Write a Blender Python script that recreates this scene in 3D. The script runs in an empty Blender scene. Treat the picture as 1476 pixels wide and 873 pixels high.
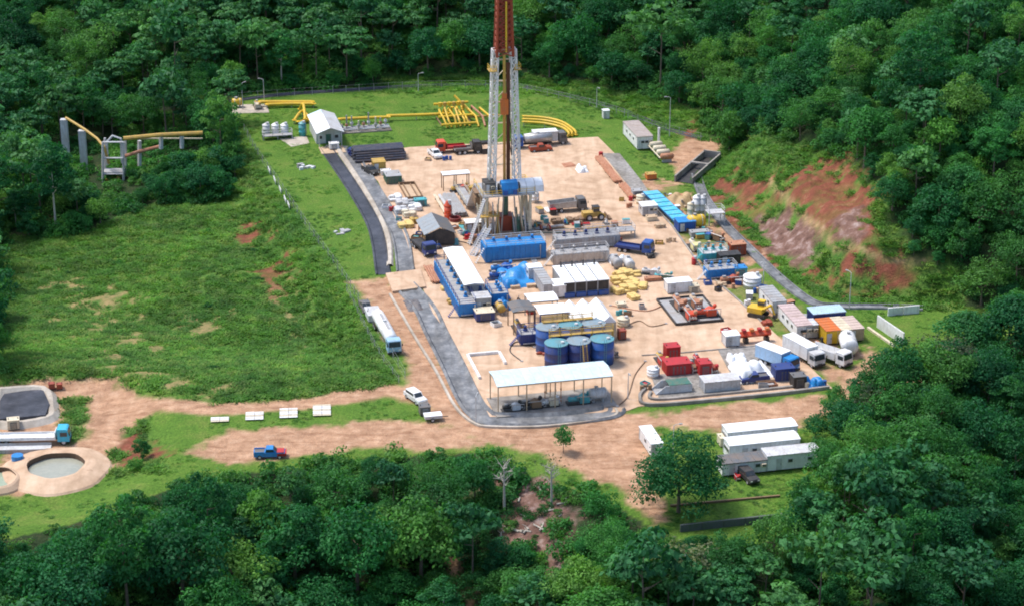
import bpy, bmesh, math, random
import numpy as np
from mathutils import Vector, Matrix

R = math.radians
S = bpy.context.scene
COL = S.collection

# ------------------------------------------------------------------ camera
CAM_H, PITCH, FPX, CX, CY = 165.0, R(22.0), 3300.0, 738.0, 436.5
cam = bpy.data.cameras.new('camera')
cam.sensor_width = 36.0
cam.lens = 36.0 * FPX / 1476.0
cam.clip_start, cam.clip_end = 1.0, 20000.0
camo = bpy.data.objects.new('camera', cam)
COL.objects.link(camo)
camo.location = (0, 0, CAM_H)
camo.rotation_euler = (R(90) - PITCH, 0, 0)
S.camera = camo

# ------------------------------------------------------------------ light
SUN_EL, SUN_AZ = R(62), R(-66)          # azimuth from +Y (away from the viewer) towards +X
SUN_DIR = Vector((math.sin(SUN_AZ) * math.cos(SUN_EL), math.cos(SUN_AZ) * math.cos(SUN_EL), math.sin(SUN_EL)))
world = bpy.data.worlds.new('World')
S.world = world
world.use_nodes = True
wn = world.node_tree.nodes
sky = wn.new('ShaderNodeTexSky')
sky.sky_type = 'NISHITA'
sky.sun_disc = False
sky.sun_elevation = SUN_EL
sky.sun_rotation = SUN_AZ
sky.dust_density = 2.0
wn['Background'].inputs['Strength'].default_value = 0.15
world.node_tree.links.new(sky.outputs[0], wn['Background'].inputs['Color'])
sun = bpy.data.lights.new('sun', 'SUN')
sun.energy = 2.3
sun.angle = R(12.0)
sun.color = (1.0, 0.95, 0.88)
suno = bpy.data.objects.new('sun', sun)
COL.objects.link(suno)
suno.rotation_euler = SUN_DIR.to_track_quat('Z', 'Y').to_euler()
vs = S.view_settings
vs.view_transform = 'Standard'
vs.look = 'None'
vs.gamma = 1.0
vs.use_curve_mapping = False
vs.exposure = 0.72
S.cycles.pixel_filter_type = 'BLACKMAN_HARRIS'
S.cycles.filter_width = 1.9

# ------------------------------------------------------------------ helpers
rng = random.Random(7)
NR = np.random.default_rng(7)
cp, sp = math.cos(PITCH), math.sin(PITCH)


def ray(px, py):
    x, y = (px - CX) / FPX, -(py - CY) / FPX
    return Vector((x, cp + y * sp, -sp + y * cp)).normalized()


def at(px, py, z=0.0):
    """the point of the level plane z that shows at that pixel of the photograph"""
    d = ray(px, py)
    t = (z - CAM_H) / d.z
    return Vector((d.x * t, d.y * t, z))


def xy(px, py, z=0.0):
    p = at(px, py, z)
    return (p.x, p.y)


TH = R(13.0)                      # the pad is turned by this much


def mat_nodes(m):
    m.use_nodes = True
    nt = m.node_tree
    return nt, nt.nodes, nt.links, nt.nodes['Principled BSDF']


MATS = {}


def lin(c):
    return tuple((v / 12.92 if v <= 0.04045 else ((v + 0.055) / 1.055) ** 2.4) for v in c)


def paint(name, col, rough=0.55, metal=0.0, wear=0.25, scale=0.6, dirt=(0.23, 0.15, 0.09), bump=0.0):
    """painted or bare material with uneven tone, streaky dirt and a little relief"""
    if name in MATS:
        return MATS[name]
    m = bpy.data.materials.new(name)
    nt, N, L, b = mat_nodes(m)
    tc = N.new('ShaderNodeTexCoord')
    oi = N.new('ShaderNodeObjectInfo')
    add = N.new('ShaderNodeVectorMath'); add.operation = 'ADD'
    sc = N.new('ShaderNodeVectorMath'); sc.operation = 'SCALE'
    sc.inputs['Scale'].default_value = 60.0
    L.new(oi.outputs['Random'], sc.inputs[0])
    L.new(tc.outputs['Object'], add.inputs[0]); L.new(sc.outputs[0], add.inputs[1])
    n1 = N.new('ShaderNodeTexNoise'); n1.inputs['Scale'].default_value = scale
    n1.inputs['Detail'].default_value = 6; n1.inputs['Roughness'].default_value = 0.65
    L.new(add.outputs[0], n1.inputs['Vector'])
    r1 = N.new('ShaderNodeValToRGB')
    r1.color_ramp.elements[0].position = 0.42; r1.color_ramp.elements[1].position = 0.72
    r1.color_ramp.elements[0].color = (0, 0, 0, 1)
    r1.color_ramp.elements[1].color = (wear, wear, wear, 1)
    L.new(n1.outputs['Fac'], r1.inputs['Fac'])
    n2 = N.new('ShaderNodeTexNoise'); n2.inputs['Scale'].default_value = scale * 5
    n2.inputs['Detail'].default_value = 4
    L.new(add.outputs[0], n2.inputs['Vector'])
    mp = N.new('ShaderNodeMapping'); mp.inputs['Scale'].default_value = (2.2, 2.2, 0.25)
    L.new(add.outputs[0], mp.inputs['Vector'])
    n3 = N.new('ShaderNodeTexNoise'); n3.inputs['Scale'].default_value = scale * 2.5; n3.inputs['Detail'].default_value = 5
    L.new(mp.outputs[0], n3.inputs['Vector'])
    hs = N.new('ShaderNodeHueSaturation')
    hs.inputs['Color'].default_value = (*col, 1)
    mr = N.new('ShaderNodeMapRange')
    mr.inputs['To Min'].default_value = 0.78; mr.inputs['To Max'].default_value = 1.18
    L.new(n2.outputs['Fac'], mr.inputs['Value']); L.new(mr.outputs[0], hs.inputs['Value'])
    mx = N.new('ShaderNodeMix'); mx.data_type = 'RGBA'
    L.new(r1.outputs['Color'], mx.inputs['Factor'])
    L.new(hs.outputs['Color'], mx.inputs['A'])
    mx.inputs['B'].default_value = (*dirt, 1)
    r3 = N.new('ShaderNodeValToRGB')
    r3.color_ramp.elements[0].position = 0.5; r3.color_ramp.elements[1].position = 0.75
    r3.color_ramp.elements[0].color = (0, 0, 0, 1); r3.color_ramp.elements[1].color = (wear, wear, wear, 1)
    L.new(n3.outputs['Fac'], r3.inputs['Fac'])
    my = N.new('ShaderNodeMix'); my.data_type = 'RGBA'
    L.new(r3.outputs['Color'], my.inputs['Factor']); L.new(mx.outputs['Result'], my.inputs['A'])
    my.inputs['B'].default_value = (*dirt, 1)
    L.new(my.outputs['Result'], b.inputs['Base Color'])
    b.inputs['Roughness'].default_value = rough
    b.inputs['Metallic'].default_value = metal
    if bump:
        bp = N.new('ShaderNodeBump'); bp.inputs['Strength'].default_value = bump
        bp.inputs['Distance'].default_value = 0.1
        L.new(n2.outputs['Fac'], bp.inputs['Height']); L.new(bp.outputs[0], b.inputs['Normal'])
    MATS[name] = m
    return m


class MB:
    """collects shapes and links them as one mesh object"""

    def __init__(s):
        s.v, s.f = [], []

    def add(s, vs_, fs):
        o = len(s.v)
        s.v += [tuple(p) for p in vs_]
        s.f += [tuple(i + o for i in f) for f in fs]
        return s

    def box(s, x, y, z, sx, sy, sz, rz=0.0, taper=1.0):
        """centre x,y, bottom z"""
        c, n = math.cos(rz), math.sin(rz)
        vs_ = []
        for k, t in ((0, 1.0), (1, taper)):
            for dx, dy in ((-1, -1), (1, -1), (1, 1), (-1, 1)):
                a, b = dx * sx / 2 * t, dy * sy / 2 * t
                vs_.append((x + a * c - b * n, y + a * n + b * c, z + k * sz))
        return s.add(vs_, [(3, 2, 1, 0), (4, 5, 6, 7), (0, 1, 5, 4), (1, 2, 6, 5), (2, 3, 7, 6), (3, 0, 4, 7)])

    def cyl(s, p, q, r, n=8, r2=None, cap=True):
        p, q = Vector(p), Vector(q)
        r2 = r if r2 is None else r2
        d = q - p
        if d.length < 1e-6:
            return s
        d.normalize()
        u = d.orthogonal().normalized(); w = d.cross(u)
        vs_ = []
        for c, rr in ((p, r), (q, r2)):
            for k in range(n):
                t = 2 * math.pi * (k + 0.5) / n
                vs_.append(c + (u * math.cos(t) + w * math.sin(t)) * rr)
        fs = [(k, (k + 1) % n, n + (k + 1) % n, n + k) for k in range(n)]
        if cap:
            fs += [tuple(range(n - 1, -1, -1)), tuple(range(n, 2 * n))]
        return s.add(vs_, fs)

    def bar(s, p, q, w):
        return s.cyl(p, q, w * 0.7071, 4)

    def lathe(s, prof, x=0, y=0, z=0, n=20):
        """profile of (r, z) turned about the upright axis"""
        vs_, fs = [], []
        for r, h in prof:
            for k in range(n):
                t = 2 * math.pi * k / n
                vs_.append((x + r * math.cos(t), y + r * math.sin(t), z + h))
        for j in range(len(prof) - 1):
            for k in range(n):
                fs.append((j * n + k, j * n + (k + 1) % n, (j + 1) * n + (k + 1) % n, (j + 1) * n + k))
        fs.append(tuple(range(n - 1, -1, -1)))
        fs.append(tuple((len(prof) - 1) * n + k for k in range(n)))
        return s.add(vs_, fs)

    def lathe_x(s, prof, y=0, z=0, n=18):
        """profile of (r, x) turned about a level axis along x"""
        vs_, fs = [], []
        for r, x in prof:
            for k in range(n):
                t = 2 * math.pi * k / n
                vs_.append((x, y + r * math.cos(t), z + r * math.sin(t)))
        for j in range(len(prof) - 1):
            for k in range(n):
                fs.append((j * n + k, j * n + (k + 1) % n, (j + 1) * n + (k + 1) % n, (j + 1) * n + k))
        fs.append(tuple(range(n - 1, -1, -1)))
        fs.append(tuple((len(prof) - 1) * n + k for k in range(n)))
        return s.add(vs_, fs)

    def prism(s, pts, z0, z1):
        """upright prism over a polygon"""
        n = len(pts)
        vs_ = [(p[0], p[1], z0) for p in pts] + [(p[0], p[1], z1) for p in pts]
        fs = [(k, (k + 1) % n, n + (k + 1) % n, n + k) for k in range(n)]
        fs += [tuple(range(n - 1, -1, -1)), tuple(range(n, 2 * n))]
        return s.add(vs_, fs)

    def prof_x(s, pts, x0, x1):
        """profile in y,z pushed along x"""
        n = len(pts)
        vs_ = [(x0, p[0], p[1]) for p in pts] + [(x1, p[0], p[1]) for p in pts]
        fs = [(k, (k + 1) % n, n + (k + 1) % n, n + k) for k in range(n)]
        fs += [tuple(range(n - 1, -1, -1)), tuple(range(n, 2 * n))]
        return s.add(vs_, fs)

    def prof_y(s, pts, y0, y1):
        """profile in x,z pushed along y"""
        n = len(pts)
        vs_ = [(p[0], y0, p[1]) for p in pts] + [(p[0], y1, p[1]) for p in pts]
        fs = [(k, (k + 1) % n, n + (k + 1) % n, n + k) for k in range(n)]
        fs += [tuple(range(n - 1, -1, -1)), tuple(range(n, 2 * n))]
        return s.add(vs_, fs)

    def tube(s, pts, r, n=6):
        """bent round pipe through points"""
        pts = [Vector(p) for p in pts]
        m = len(pts)
        vs_, fs = [], []
        u = None
        for i, p in enumerate(pts):
            d = (pts[min(i + 1, m - 1)] - pts[max(i - 1, 0)]).normalized()
            u = d.orthogonal().normalized() if u is None else (u - d * u.dot(d)).normalized()
            w = d.cross(u)
            for k in range(n):
                t = 2 * math.pi * (k + 0.5) / n
                vs_.append(p + (u * math.cos(t) + w * math.sin(t)) * r)
        for i in range(m - 1):
            for k in range(n):
                fs.append((i * n + k, i * n + (k + 1) % n, (i + 1) * n + (k + 1) % n, (i + 1) * n + k))
        fs.append(tuple(range(n - 1, -1, -1)))
        fs.append(tuple((m - 1) * n + k for k in range(n)))
        return s.add(vs_, fs)

    def mesh(s, name, mat, smooth=False, fix=True):
        me = bpy.data.meshes.new(name)
        me.from_pydata(s.v, [], s.f)
        if mat:
            me.materials.append(mat)
        if fix and len(s.f) < 40000:
            bm = bmesh.new(); bm.from_mesh(me)
            bmesh.ops.recalc_face_normals(bm, faces=bm.faces)
            bm.to_mesh(me); bm.free()
        if smooth:
            for p in me.polygons:
                p.use_smooth = len(p.vertices) <= 4
        me.update()
        return me

    def build(s, name, mat, parent=None, smooth=False, fix=True):
        return link(name, s.mesh(name, mat, smooth, fix), parent)


def link(name, data, parent=None, loc=None, rz=0.0):
    o = bpy.data.objects.new(name, data)
    COL.objects.link(o)
    o.parent = parent
    if loc is not None:
        o.location = loc
    if rz:
        o.rotation_euler.z = rz
    return o


def tag(o, label, cat, group=None):
    o['label'] = label
    o['category'] = cat
    if group:
        o['group'] = group
    return o


def struct(o):
    o['kind'] = 'structure'
    return o


def thing(name, label, cat, loc, rz=TH, group=None):
    o = link(name, None, None, loc, rz)
    o.empty_display_size = 0.5
    return tag(o, label, cat, group)


def copy_tree(o, parent=None):
    c = o.copy()
    COL.objects.link(c)
    c.parent = parent
    for ch in list(o.children):
        copy_tree(ch, c)
    return c


def seg_dist(P, a, b):
    d = b - a
    t = np.clip(((P - a) @ d) / max(d @ d, 1e-9), 0, 1)
    return np.linalg.norm(P - (a + t[:, None] * d), axis=1)


def sd_poly(P, poly):
    """signed distance to a polygon, negative inside; P is (n,2)"""
    poly = np.asarray(poly, float)
    n = len(poly)
    dist = np.full(len(P), 1e9)
    ins = np.zeros(len(P), bool)
    for i in range(n):
        a, b = poly[i], poly[(i + 1) % n]
        dist = np.minimum(dist, seg_dist(P, a, b))
        c = (a[1] > P[:, 1]) != (b[1] > P[:, 1])
        xi = (b[0] - a[0]) * (P[:, 1] - a[1]) / (b[1] - a[1] + 1e-12) + a[0]
        ins ^= c & (P[:, 0] < xi)
    return np.where(ins, -dist, dist)


def d_line(P, pts):
    pts = np.asarray(pts, float)
    d = np.full(len(P), 1e9)
    for a, b in zip(pts[:-1], pts[1:]):
        d = np.minimum(d, seg_dist(P, a, b))
    return d


def smooth(a, b, x):
    t = np.clip((x - a) / (b - a), 0, 1)
    return t * t * (3 - 2 * t)


_ng = NR.random((256, 256))


def vnoise(x, y):
    """smooth value noise, period 256"""
    xi, yi = np.floor(x).astype(int), np.floor(y).astype(int)
    fx, fy = x - xi, y - yi
    fx, fy = fx * fx * (3 - 2 * fx), fy * fy * (3 - 2 * fy)
    g = lambda i, j: _ng[(xi + i) % 256, (yi + j) % 256]
    return (g(0, 0) * (1 - fx) + g(1, 0) * fx) * (1 - fy) + (g(0, 1) * (1 - fx) + g(1, 1) * fx) * fy


def fbm(x, y, o=4):
    s, a, t = 0, 1.0, 0
    for k in range(o):
        s = s + a * vnoise(x * 2 ** k + 17 * k, y * 2 ** k + 31 * k); t += a; a *= 0.55
    return s / t


# ------------------------------------------------------------------ terrain heights
def W(*pp):
    return [xy(*p) for p in pp]


R_LEFT = W((300, 139), (345, 175), (395, 262), (500, 412), (580, 542), (560, 552), (430, 566), (300, 573), (225, 566), (120, 545), (0, 540)) + [(-400, 370), (-400, 620)]
NEAR_FOOT = W((585, 545), (560, 552), (430, 566), (300, 573), (225, 566), (120, 545), (0, 540), (-300, 530))
R_RIGHT = W((1030, 140), (1035, 200), (1012, 262), (1120, 385), (1200, 434), (1300, 437), (1476, 452)) + [(500, 400), (500, 900), (60, 900)]
R_BACK = W((300, 139), (480, 131), (600, 122), (760, 128), (850, 150), (960, 190), (1030, 205)) + [(500, 480), (500, 1500), (-600, 1500), (-600, 540)]
R_FRONT = W((0, 765), (120, 735), (240, 692), (300, 672), (420, 664), (520, 648), (700, 640), (760, 668), (880, 705), (950, 745), (1010, 775), (1120, 765), (1150, 695), (1190, 612), (1300, 556), (1385, 478)) + [(500, 400), (500, 100), (-400, 100), (-400, 320)]


PITC, PITZ = np.array(xy(50, 655, -2.0)), -2.0       # level ground round the mud pits


def height(X, Y):
    P = np.stack([np.ravel(X), np.ravel(Y)], 1)
    dl = np.maximum(-sd_poly(P, R_LEFT), 0)
    dr = np.maximum(-sd_poly(P, R_RIGHT), 0)
    db = np.maximum(-sd_poly(P, R_BACK), 0)
    df = np.maximum(-sd_poly(P, R_FRONT), 0)
    n = fbm(P[:, 0] / 14 + 50, P[:, 1] / 14 + 50) - 0.5
    n2 = fbm(P[:, 0] / 45 + 9, P[:, 1] / 45 + 90, 3) - 0.5
    foot = smooth(0, 34, d_line(P, NEAR_FOOT))
    z = (-3.8 * smooth(0.5, 11, dl) - 3.0 * smooth(14, 62, dl)) * foot + n * 1.3 * smooth(2, 12, dl) * (1 - 0.7 * smooth(20, 40, dl))
    # the cut slope: two benches
    rise = 9.0 * smooth(1.5, 15, dr) + 10.0 * smooth(17, 33, dr) + 0.28 * np.maximum(dr - 33, 0)
    rise = np.minimum(rise, 60)
    z = z + rise + n * 2.4 * smooth(2, 10, dr)
    bk = np.minimum(0.22 * np.maximum(db - 3, 0), 45) * (1 + 0.5 * n2)
    z = z + bk * (1 - 0.7 * smooth(0, 40, dr)) + n * 2.0 * smooth(3, 14, db)
    pit = np.linalg.norm((P - PITC) / np.array([20.0, 27.0]), axis=1)
    z = z + (PITZ - z) * (1 - smooth(0.75, 1.25, pit))
    fr = -17.0 * smooth(0, 60, df)
    z = z + fr + n * 2.0 * smooth(3, 14, df) + n2 * 5 * smooth(10, 40, df)
    return z.reshape(np.shape(X))


def hz(x, y):
    return float(height(np.array([x]), np.array([y]))[0])


def on(px, py, up=0.0):
    """the point of the terrain (raised by up) that shows at that pixel"""
    d = ray(px, py)
    t = np.linspace(250, 1100, 700)
    z = CAM_H + d.z * t
    g = height(d.x * t, d.y * t) + up
    k = np.nonzero(z < g)[0]
    if not len(k):
        return at(px, py)
    k = max(int(k[0]), 1)
    a, b = t[k - 1], t[k]
    t = np.linspace(a, b, 30)
    z = CAM_H + d.z * t
    g = height(d.x * t, d.y * t) + up
    k = np.nonzero(z < g)[0]
    tt = t[int(k[0])] if len(k) else b
    return Vector((d.x * tt, d.y * tt, CAM_H + d.z * tt - up))


def onp(*pp):
    return [(lambda q: (q.x, q.y))(on(*p)) for p in pp]

# ------------------------------------------------------------------ ground
def axis(lo, hi, step, far, grow=1.35):
    a = list(np.arange(lo, hi + step * 0.5, step))
    s, p = step, a[-1]
    while p < far[1]:
        s *= grow; p += s; a.append(p)
    s, p = step, a[0]
    pre = []
    while p > far[0]:
        s *= grow; p -= s; pre.append(p)
    return np.array(pre[::-1] + a)


gx = axis(-168, 168, 0.8, (-4000, 4000))
gy = axis(262, 640, 0.8, (-2500, 6000))
GX, GY = np.meshgrid(gx, gy)
P2 = np.stack([GX.ravel(), GY.ravel()], 1)
nx, ny = len(gx), len(gy)
jit = (fbm(P2[:, 0] / 5 + 3, P2[:, 1] / 5 + 7) - 0.5)
jit2 = (fbm(P2[:, 0] / 1.6 + 3, P2[:, 1] / 1.6 + 7, 3) - 0.5)


def inside(poly, soft=1.2, wob=5.0):
    """1 inside the polygon, with an uneven edge"""
    lo, hi = np.min(poly, 0) - 9, np.max(poly, 0) + 9
    k = np.nonzero(np.all((P2 > lo) & (P2 < hi), 1))[0]
    r = np.zeros(len(P2))
    d = -sd_poly(P2[k], poly)
    r[k] = smooth(-soft, soft, d + jit[k] * wob + jit2[k] * wob * 0.8)
    return r


def near(line, half, soft=0.8, wob=2.5):
    lo, hi = np.min(line, 0) - half - 5, np.max(line, 0) + half + 5
    k = np.nonzero(np.all((P2 > lo) & (P2 < hi), 1))[0]
    r = np.zeros(len(P2))
    r[k] = smooth(-soft, soft, half - d_line(P2[k], line) + jit[k] * wob + jit2[k] * wob * 0.4)
    return r


mx_ = np.maximum
plateau = (sd_poly(P2, R_LEFT) > -2) & (sd_poly(P2, R_RIGHT) > -1) & (sd_poly(P2, R_BACK) > -2) & (sd_poly(P2, R_FRONT) > -3)
lawn = plateau.astype(float)
lawn = mx_(lawn, inside(onp((200, 612), (300, 598), (590, 570), (640, 615), (420, 615), (300, 668), (240, 690)), 1, 3))
lawn = mx_(lawn, near(onp((0, 735), (60, 718), (140, 700), (240, 680)), 3.2))
lawn = mx_(lawn, near(onp((735, 655), (770, 672), (830, 700)), 2.0))
field = inside(onp((0, 345), (115, 338), (205, 298), (335, 285), (348, 190), (345, 178), (398, 265), (500, 412), (580, 545), (540, 562), (300, 584), (200, 560), (0, 556)), 2, 6)
field = mx_(field, inside(onp((1012, 262), (1120, 385), (1200, 434), (1300, 437), (1400, 450), (1390, 400), (1310, 370), (1240, 230), (1150, 205), (1040, 215)), 2, 6))
field = mx_(field, inside(onp((560, 132), (760, 132), (850, 152), (960, 192), (1030, 205), (1020, 160), (900, 128), (760, 105), (560, 105)), 2, 6))
field = mx_(field, inside(onp((85, 578), (125, 575), (128, 625), (95, 640)), 1, 4))
field = mx_(field, inside(onp((165, 620), (210, 600), (240, 680), (160, 690)), 1, 4))
dirt = near(onp((60, 556), (190, 582), (300, 590), (430, 583), (560, 562), (620, 578), (690, 606)), 2.6)
for q in [((275, 655), (330, 617), (480, 612), (560, 604), (650, 612), (700, 640), (620, 648), (520, 646), (430, 658), (340, 668)),
          ((640, 608), (690, 612), (890, 602), (1190, 570), (1210, 590), (1150, 615), (950, 618), (935, 690), (968, 748), (940, 758), (890, 702), (850, 692), (780, 655), (690, 636)),
          ((505, 408), (560, 396), (600, 440), (640, 520), (690, 612), (640, 612), (590, 572), (582, 520), (530, 440)),
          ((1205, 548), (1255, 505), (1330, 520), (1345, 550), (1260, 590), (1200, 600)),
          ((0, 552), (60, 546), (160, 545), (240, 580), (200, 606), (165, 640), (165, 672), (130, 692), (30, 712), (0, 712)),
          ((640, 800), (665, 790), (672, 873), (648, 873)),
          ((985, 200), (1040, 205), (1030, 235), (985, 258), (960, 235))]:
    dirt = mx_(dirt, inside(onp(*q), 0.9, 4))
dirt = mx_(dirt, inside(onp((925, 262), (985, 270), (1065, 360), (1150, 440), (1215, 470), (1240, 510), (1200, 560), (1100, 470), (1000, 380)), 1.5, 12) * (0.25 + 0.75 * smooth(-0.08, 0.05, jit)))
dirt *= 1 - 0.9 * inside(onp((85, 578), (125, 575), (128, 625), (95, 640)), 1, 4)
tan = np.zeros(len(P2))
for q in [((75, 395), (100, 385), (165, 430), (200, 480), (215, 540), (180, 550), (130, 500)), ((270, 462), (292, 458), (310, 468), (288, 478)),
          ((400, 405), (430, 440), (440, 500), (415, 470)), ((180, 545), (230, 540), (330, 560), (300, 572))]:
    tan = mx_(tan, 0.75 * inside(onp(*q), 3.0, 16) * smooth(-0.12, 0.1, jit2))
tan = mx_(tan, near(onp((1108, 262), (1150, 305), (1205, 360), (1255, 370), (1330, 377)), 0.4, 0.5, 0.5))
red = np.zeros(len(P2))
for q in [((1122, 245), (1215, 222), (1235, 245), (1252, 292), (1250, 345), (1205, 352), (1165, 315), (1140, 280)),
          ((1172, 388), (1225, 368), (1302, 378), (1310, 408), (1195, 416)), ((345, 325), (372, 322), (380, 345), (355, 360)),
          ((375, 395), (400, 385), (410, 420), (390, 430)), ((1020, 290), (1075, 362), (1120, 402), (1110, 372), (1060, 315), (1035, 285)),
           ((1000, 165), (1018, 150), (1010, 200), (985, 205)),
          ((1040, 262), (1080, 255), (1110, 275), (1060, 300)), ((168, 628), (205, 620), (215, 655), (180, 670))]:
    red = mx_(red, inside(onp(*q), 1.5, 12) * (0.72 + 0.28 * smooth(-0.1, 0.06, jit2)))
red = mx_(red, 0.5 * inside(onp((1030, 262), (1110, 345), (1190, 425), (1320, 428), (1330, 395), (1265, 335), (1245, 250), (1200, 225), (1110, 245)), 2, 8) * smooth(-0.06, 0.12, jit + 0.5 * jit2))
rock = np.zeros(len(P2))
for q in [((1095, 318), (1125, 305), (1195, 365), (1160, 385), (1110, 360)), ((1200, 318), (1245, 300), (1235, 350), (1205, 352)), ((716, 688), (735, 700), (795, 690), (812, 720), (838, 742), (806, 765), (800, 812), (765, 790), (735, 800), (722, 755))]:
    rock = mx_(rock, inside(onp(*q), 1.0, 7))
Z = height(GX, GY).ravel()
Z += (jit2 * 0.5) * smooth(0.3, 1, field) + jit2 * 0.9 * mx_(red, rock) * (sd_poly(P2, R_RIGHT) < -1)
Z += np.where(np.abs(P2[:, 0]) > 400, 0, 0)
verts = np.stack([P2[:, 0], P2[:, 1], Z], 1)
ii = (np.arange(ny - 1)[:, None] * nx + np.arange(nx - 1)[None]).ravel()
quads = np.stack([ii, ii + 1, ii + 1 + nx, ii + nx], 1)
me = bpy.data.meshes.new('terrain')
me.vertices.add(len(verts)); me.vertices.foreach_set('co', verts.ravel().astype(np.float32))
me.loops.add(quads.size); me.loops.foreach_set('vertex_index', quads.ravel().astype(np.int32))
me.polygons.add(len(quads)); me.polygons.foreach_set('loop_start', np.arange(0, quads.size, 4, dtype=np.int32))
me.update(calc_edges=True)
me.polygons.foreach_set('use_smooth', np.ones(len(quads), bool))
for nm, ch in (('zone_a', (lawn, field, dirt, tan)), ('zone_b', (red, rock, rock * 0, rock * 0 + 1))):
    at_ = me.attributes.new(nm, 'FLOAT_COLOR', 'POINT')
    at_.data.foreach_set('color', np.stack(ch, 1).ravel().astype(np.float32))


def noise(N, L, scale, detail=5, rough=0.6, vec=None, out='Fac'):
    n = N.new('ShaderNodeTexNoise')
    n.inputs['Scale'].default_value = scale; n.inputs['Detail'].default_value = detail
    n.inputs['Roughness'].default_value = rough
    if vec is not None:
        L.new(vec, n.inputs['Vector'])
    return n.outputs[out]


def ramp(N, L, fac, stops):
    r = N.new('ShaderNodeValToRGB')
    e = r.color_ramp.elements
    e[0].position, e[0].color = stops[0][0], (*stops[0][1], 1)
    e[1].position, e[1].color = stops[-1][0], (*stops[-1][1], 1)
    for p, c in stops[1:-1]:
        k = e.new(p); k.color = (*c, 1)
    L.new(fac, r.inputs['Fac'])
    return r.outputs['Color']


def mixc(N, L, fac, a, b, mode='MIX'):
    m = N.new('ShaderNodeMix'); m.data_type = 'RGBA'; m.blend_type = mode
    for s_, k in ((fac, 'Factor'), (a, 'A'), (b, 'B')):
        if isinstance(s_, (int, float)):
            m.inputs[k].default_value = s_
        elif isinstance(s_, tuple):
            m.inputs[k].default_value = (*s_, 1)
        else:
            L.new(s_, m.inputs[k])
    return m.outputs['Result']


gm = bpy.data.materials.new('ground_mix')
nt, N, L, B = mat_nodes(gm)
pos = N.new('ShaderNodeNewGeometry').outputs['Position']
nA, nB, nC, nD = noise(N, L, 0.06, 6, 0.6, pos), noise(N, L, 0.5, 6, 0.65, pos), noise(N, L, 2.2, 4, 0.6, pos), noise(N, L, 0.18, 5, 0.7, pos)
za = N.new('ShaderNodeAttribute'); za.attribute_name = 'zone_a'
zb = N.new('ShaderNodeAttribute'); zb.attribute_name = 'zone_b'
sa, sb = N.new('ShaderNodeSeparateColor'), N.new('ShaderNodeSeparateColor')
L.new(za.outputs['Color'], sa.inputs[0]); L.new(zb.outputs['Color'], sb.inputs[0])
c = ramp(N, L, nB, [(0.3, (0.018, 0.035, 0.014)), (0.55, (0.03, 0.05, 0.018)), (0.75, (0.075, 0.06, 0.032))])
lawn_c = ramp(N, L, nD, [(0.3, (0.075, 0.165, 0.025)), (0.5, (0.105, 0.205, 0.03)), (0.72, (0.17, 0.225, 0.05))])
lawn_c = mixc(N, L, ramp(N, L, noise(N, L, 0.25, 8, 0.75, pos), [(0.6, (0, 0, 0)), (0.78, (0.7, 0.7, 0.7))]), lawn_c, (0.22, 0.19, 0.085))
lawn_c = mixc(N, L, 0.75, lawn_c, ramp(N, L, nC, [(0.3, (0.4, 0.45, 0.4)), (0.7, (1.25, 1.2, 1.1))]), 'MULTIPLY')
c = mixc(N, L, sa.outputs[0], c, lawn_c)
fld = ramp(N, L, nB, [(0.28, (0.045, 0.115, 0.022)), (0.5, (0.08, 0.165, 0.03)), (0.66, (0.125, 0.185, 0.04)), (0.8, (0.20, 0.18, 0.07))])
fld = mixc(N, L, 0.85, fld, ramp(N, L, nA, [(0.35, (0.6, 0.72, 0.6)), (0.5, (1.0, 1.0, 1.0)), (0.65, (1.25, 1.2, 1.0))]), 'MULTIPLY')
c = mixc(N, L, sa.outputs[1], c, fld)
rd = ramp(N, L, nB, [(0.25, (0.10, 0.10, 0.04)), (0.36, (0.15, 0.055, 0.032)), (0.58, (0.23, 0.075, 0.046)), (0.8, (0.38, 0.19, 0.13))])
c = mixc(N, L, sb.outputs[0], c, rd)
rk = ramp(N, L, nB, [(0.3, (0.10, 0.055, 0.042)), (0.52, (0.20, 0.115, 0.09)), (0.75, (0.42, 0.32, 0.29))])
c = mixc(N, L, sb.outputs[1], c, rk)
tn = ramp(N, L, nB, [(0.3, (0.16, 0.16, 0.06)), (0.6, (0.36, 0.24, 0.12)), (0.8, (0.45, 0.32, 0.19))])
c = mixc(N, L, za.outputs['Alpha'], c, tn)
dr_ = ramp(N, L, nB, [(0.25, (0.29, 0.17, 0.11)), (0.5, (0.45, 0.28, 0.18)), (0.75, (0.59, 0.41, 0.29))])
dr_ = mixc(N, L, 0.7, dr_, ramp(N, L, nD, [(0.3, (0.62, 0.55, 0.5)), (0.6, (1.1, 1.05, 1.0))]), 'MULTIPLY')
mp_ = N.new('ShaderNodeMapping'); mp_.inputs['Rotation'].default_value = (0, 0, R(3)); mp_.inputs['Scale'].default_value = (0.07, 1.0, 1.0)
L.new(pos, mp_.inputs['Vector'])
wv = N.new('ShaderNodeVectorMath'); wv.operation = 'ADD'
L.new(mp_.outputs[0], wv.inputs[0])
nw = N.new('ShaderNodeTexNoise'); nw.inputs['Scale'].default_value = 0.09
L.new(pos, nw.inputs['Vector'])
ws_ = N.new('ShaderNodeVectorMath'); ws_.operation = 'SCALE'; ws_.inputs['Scale'].default_value = 5.0
L.new(nw.outputs['Color'], ws_.inputs[0]); L.new(ws_.outputs[0], wv.inputs[1])
dr_ = mixc(N, L, 0.6, dr_, ramp(N, L, noise(N, L, 0.8, 5, 0.65, wv.outputs[0]), [(0.34, (0.55, 0.45, 0.4)), (0.46, (0.95, 0.93, 0.9)), (0.62, (1.08, 1.06, 1.05)), (0.72, (1.3, 1.28, 1.25))]), 'MULTIPLY')
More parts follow.
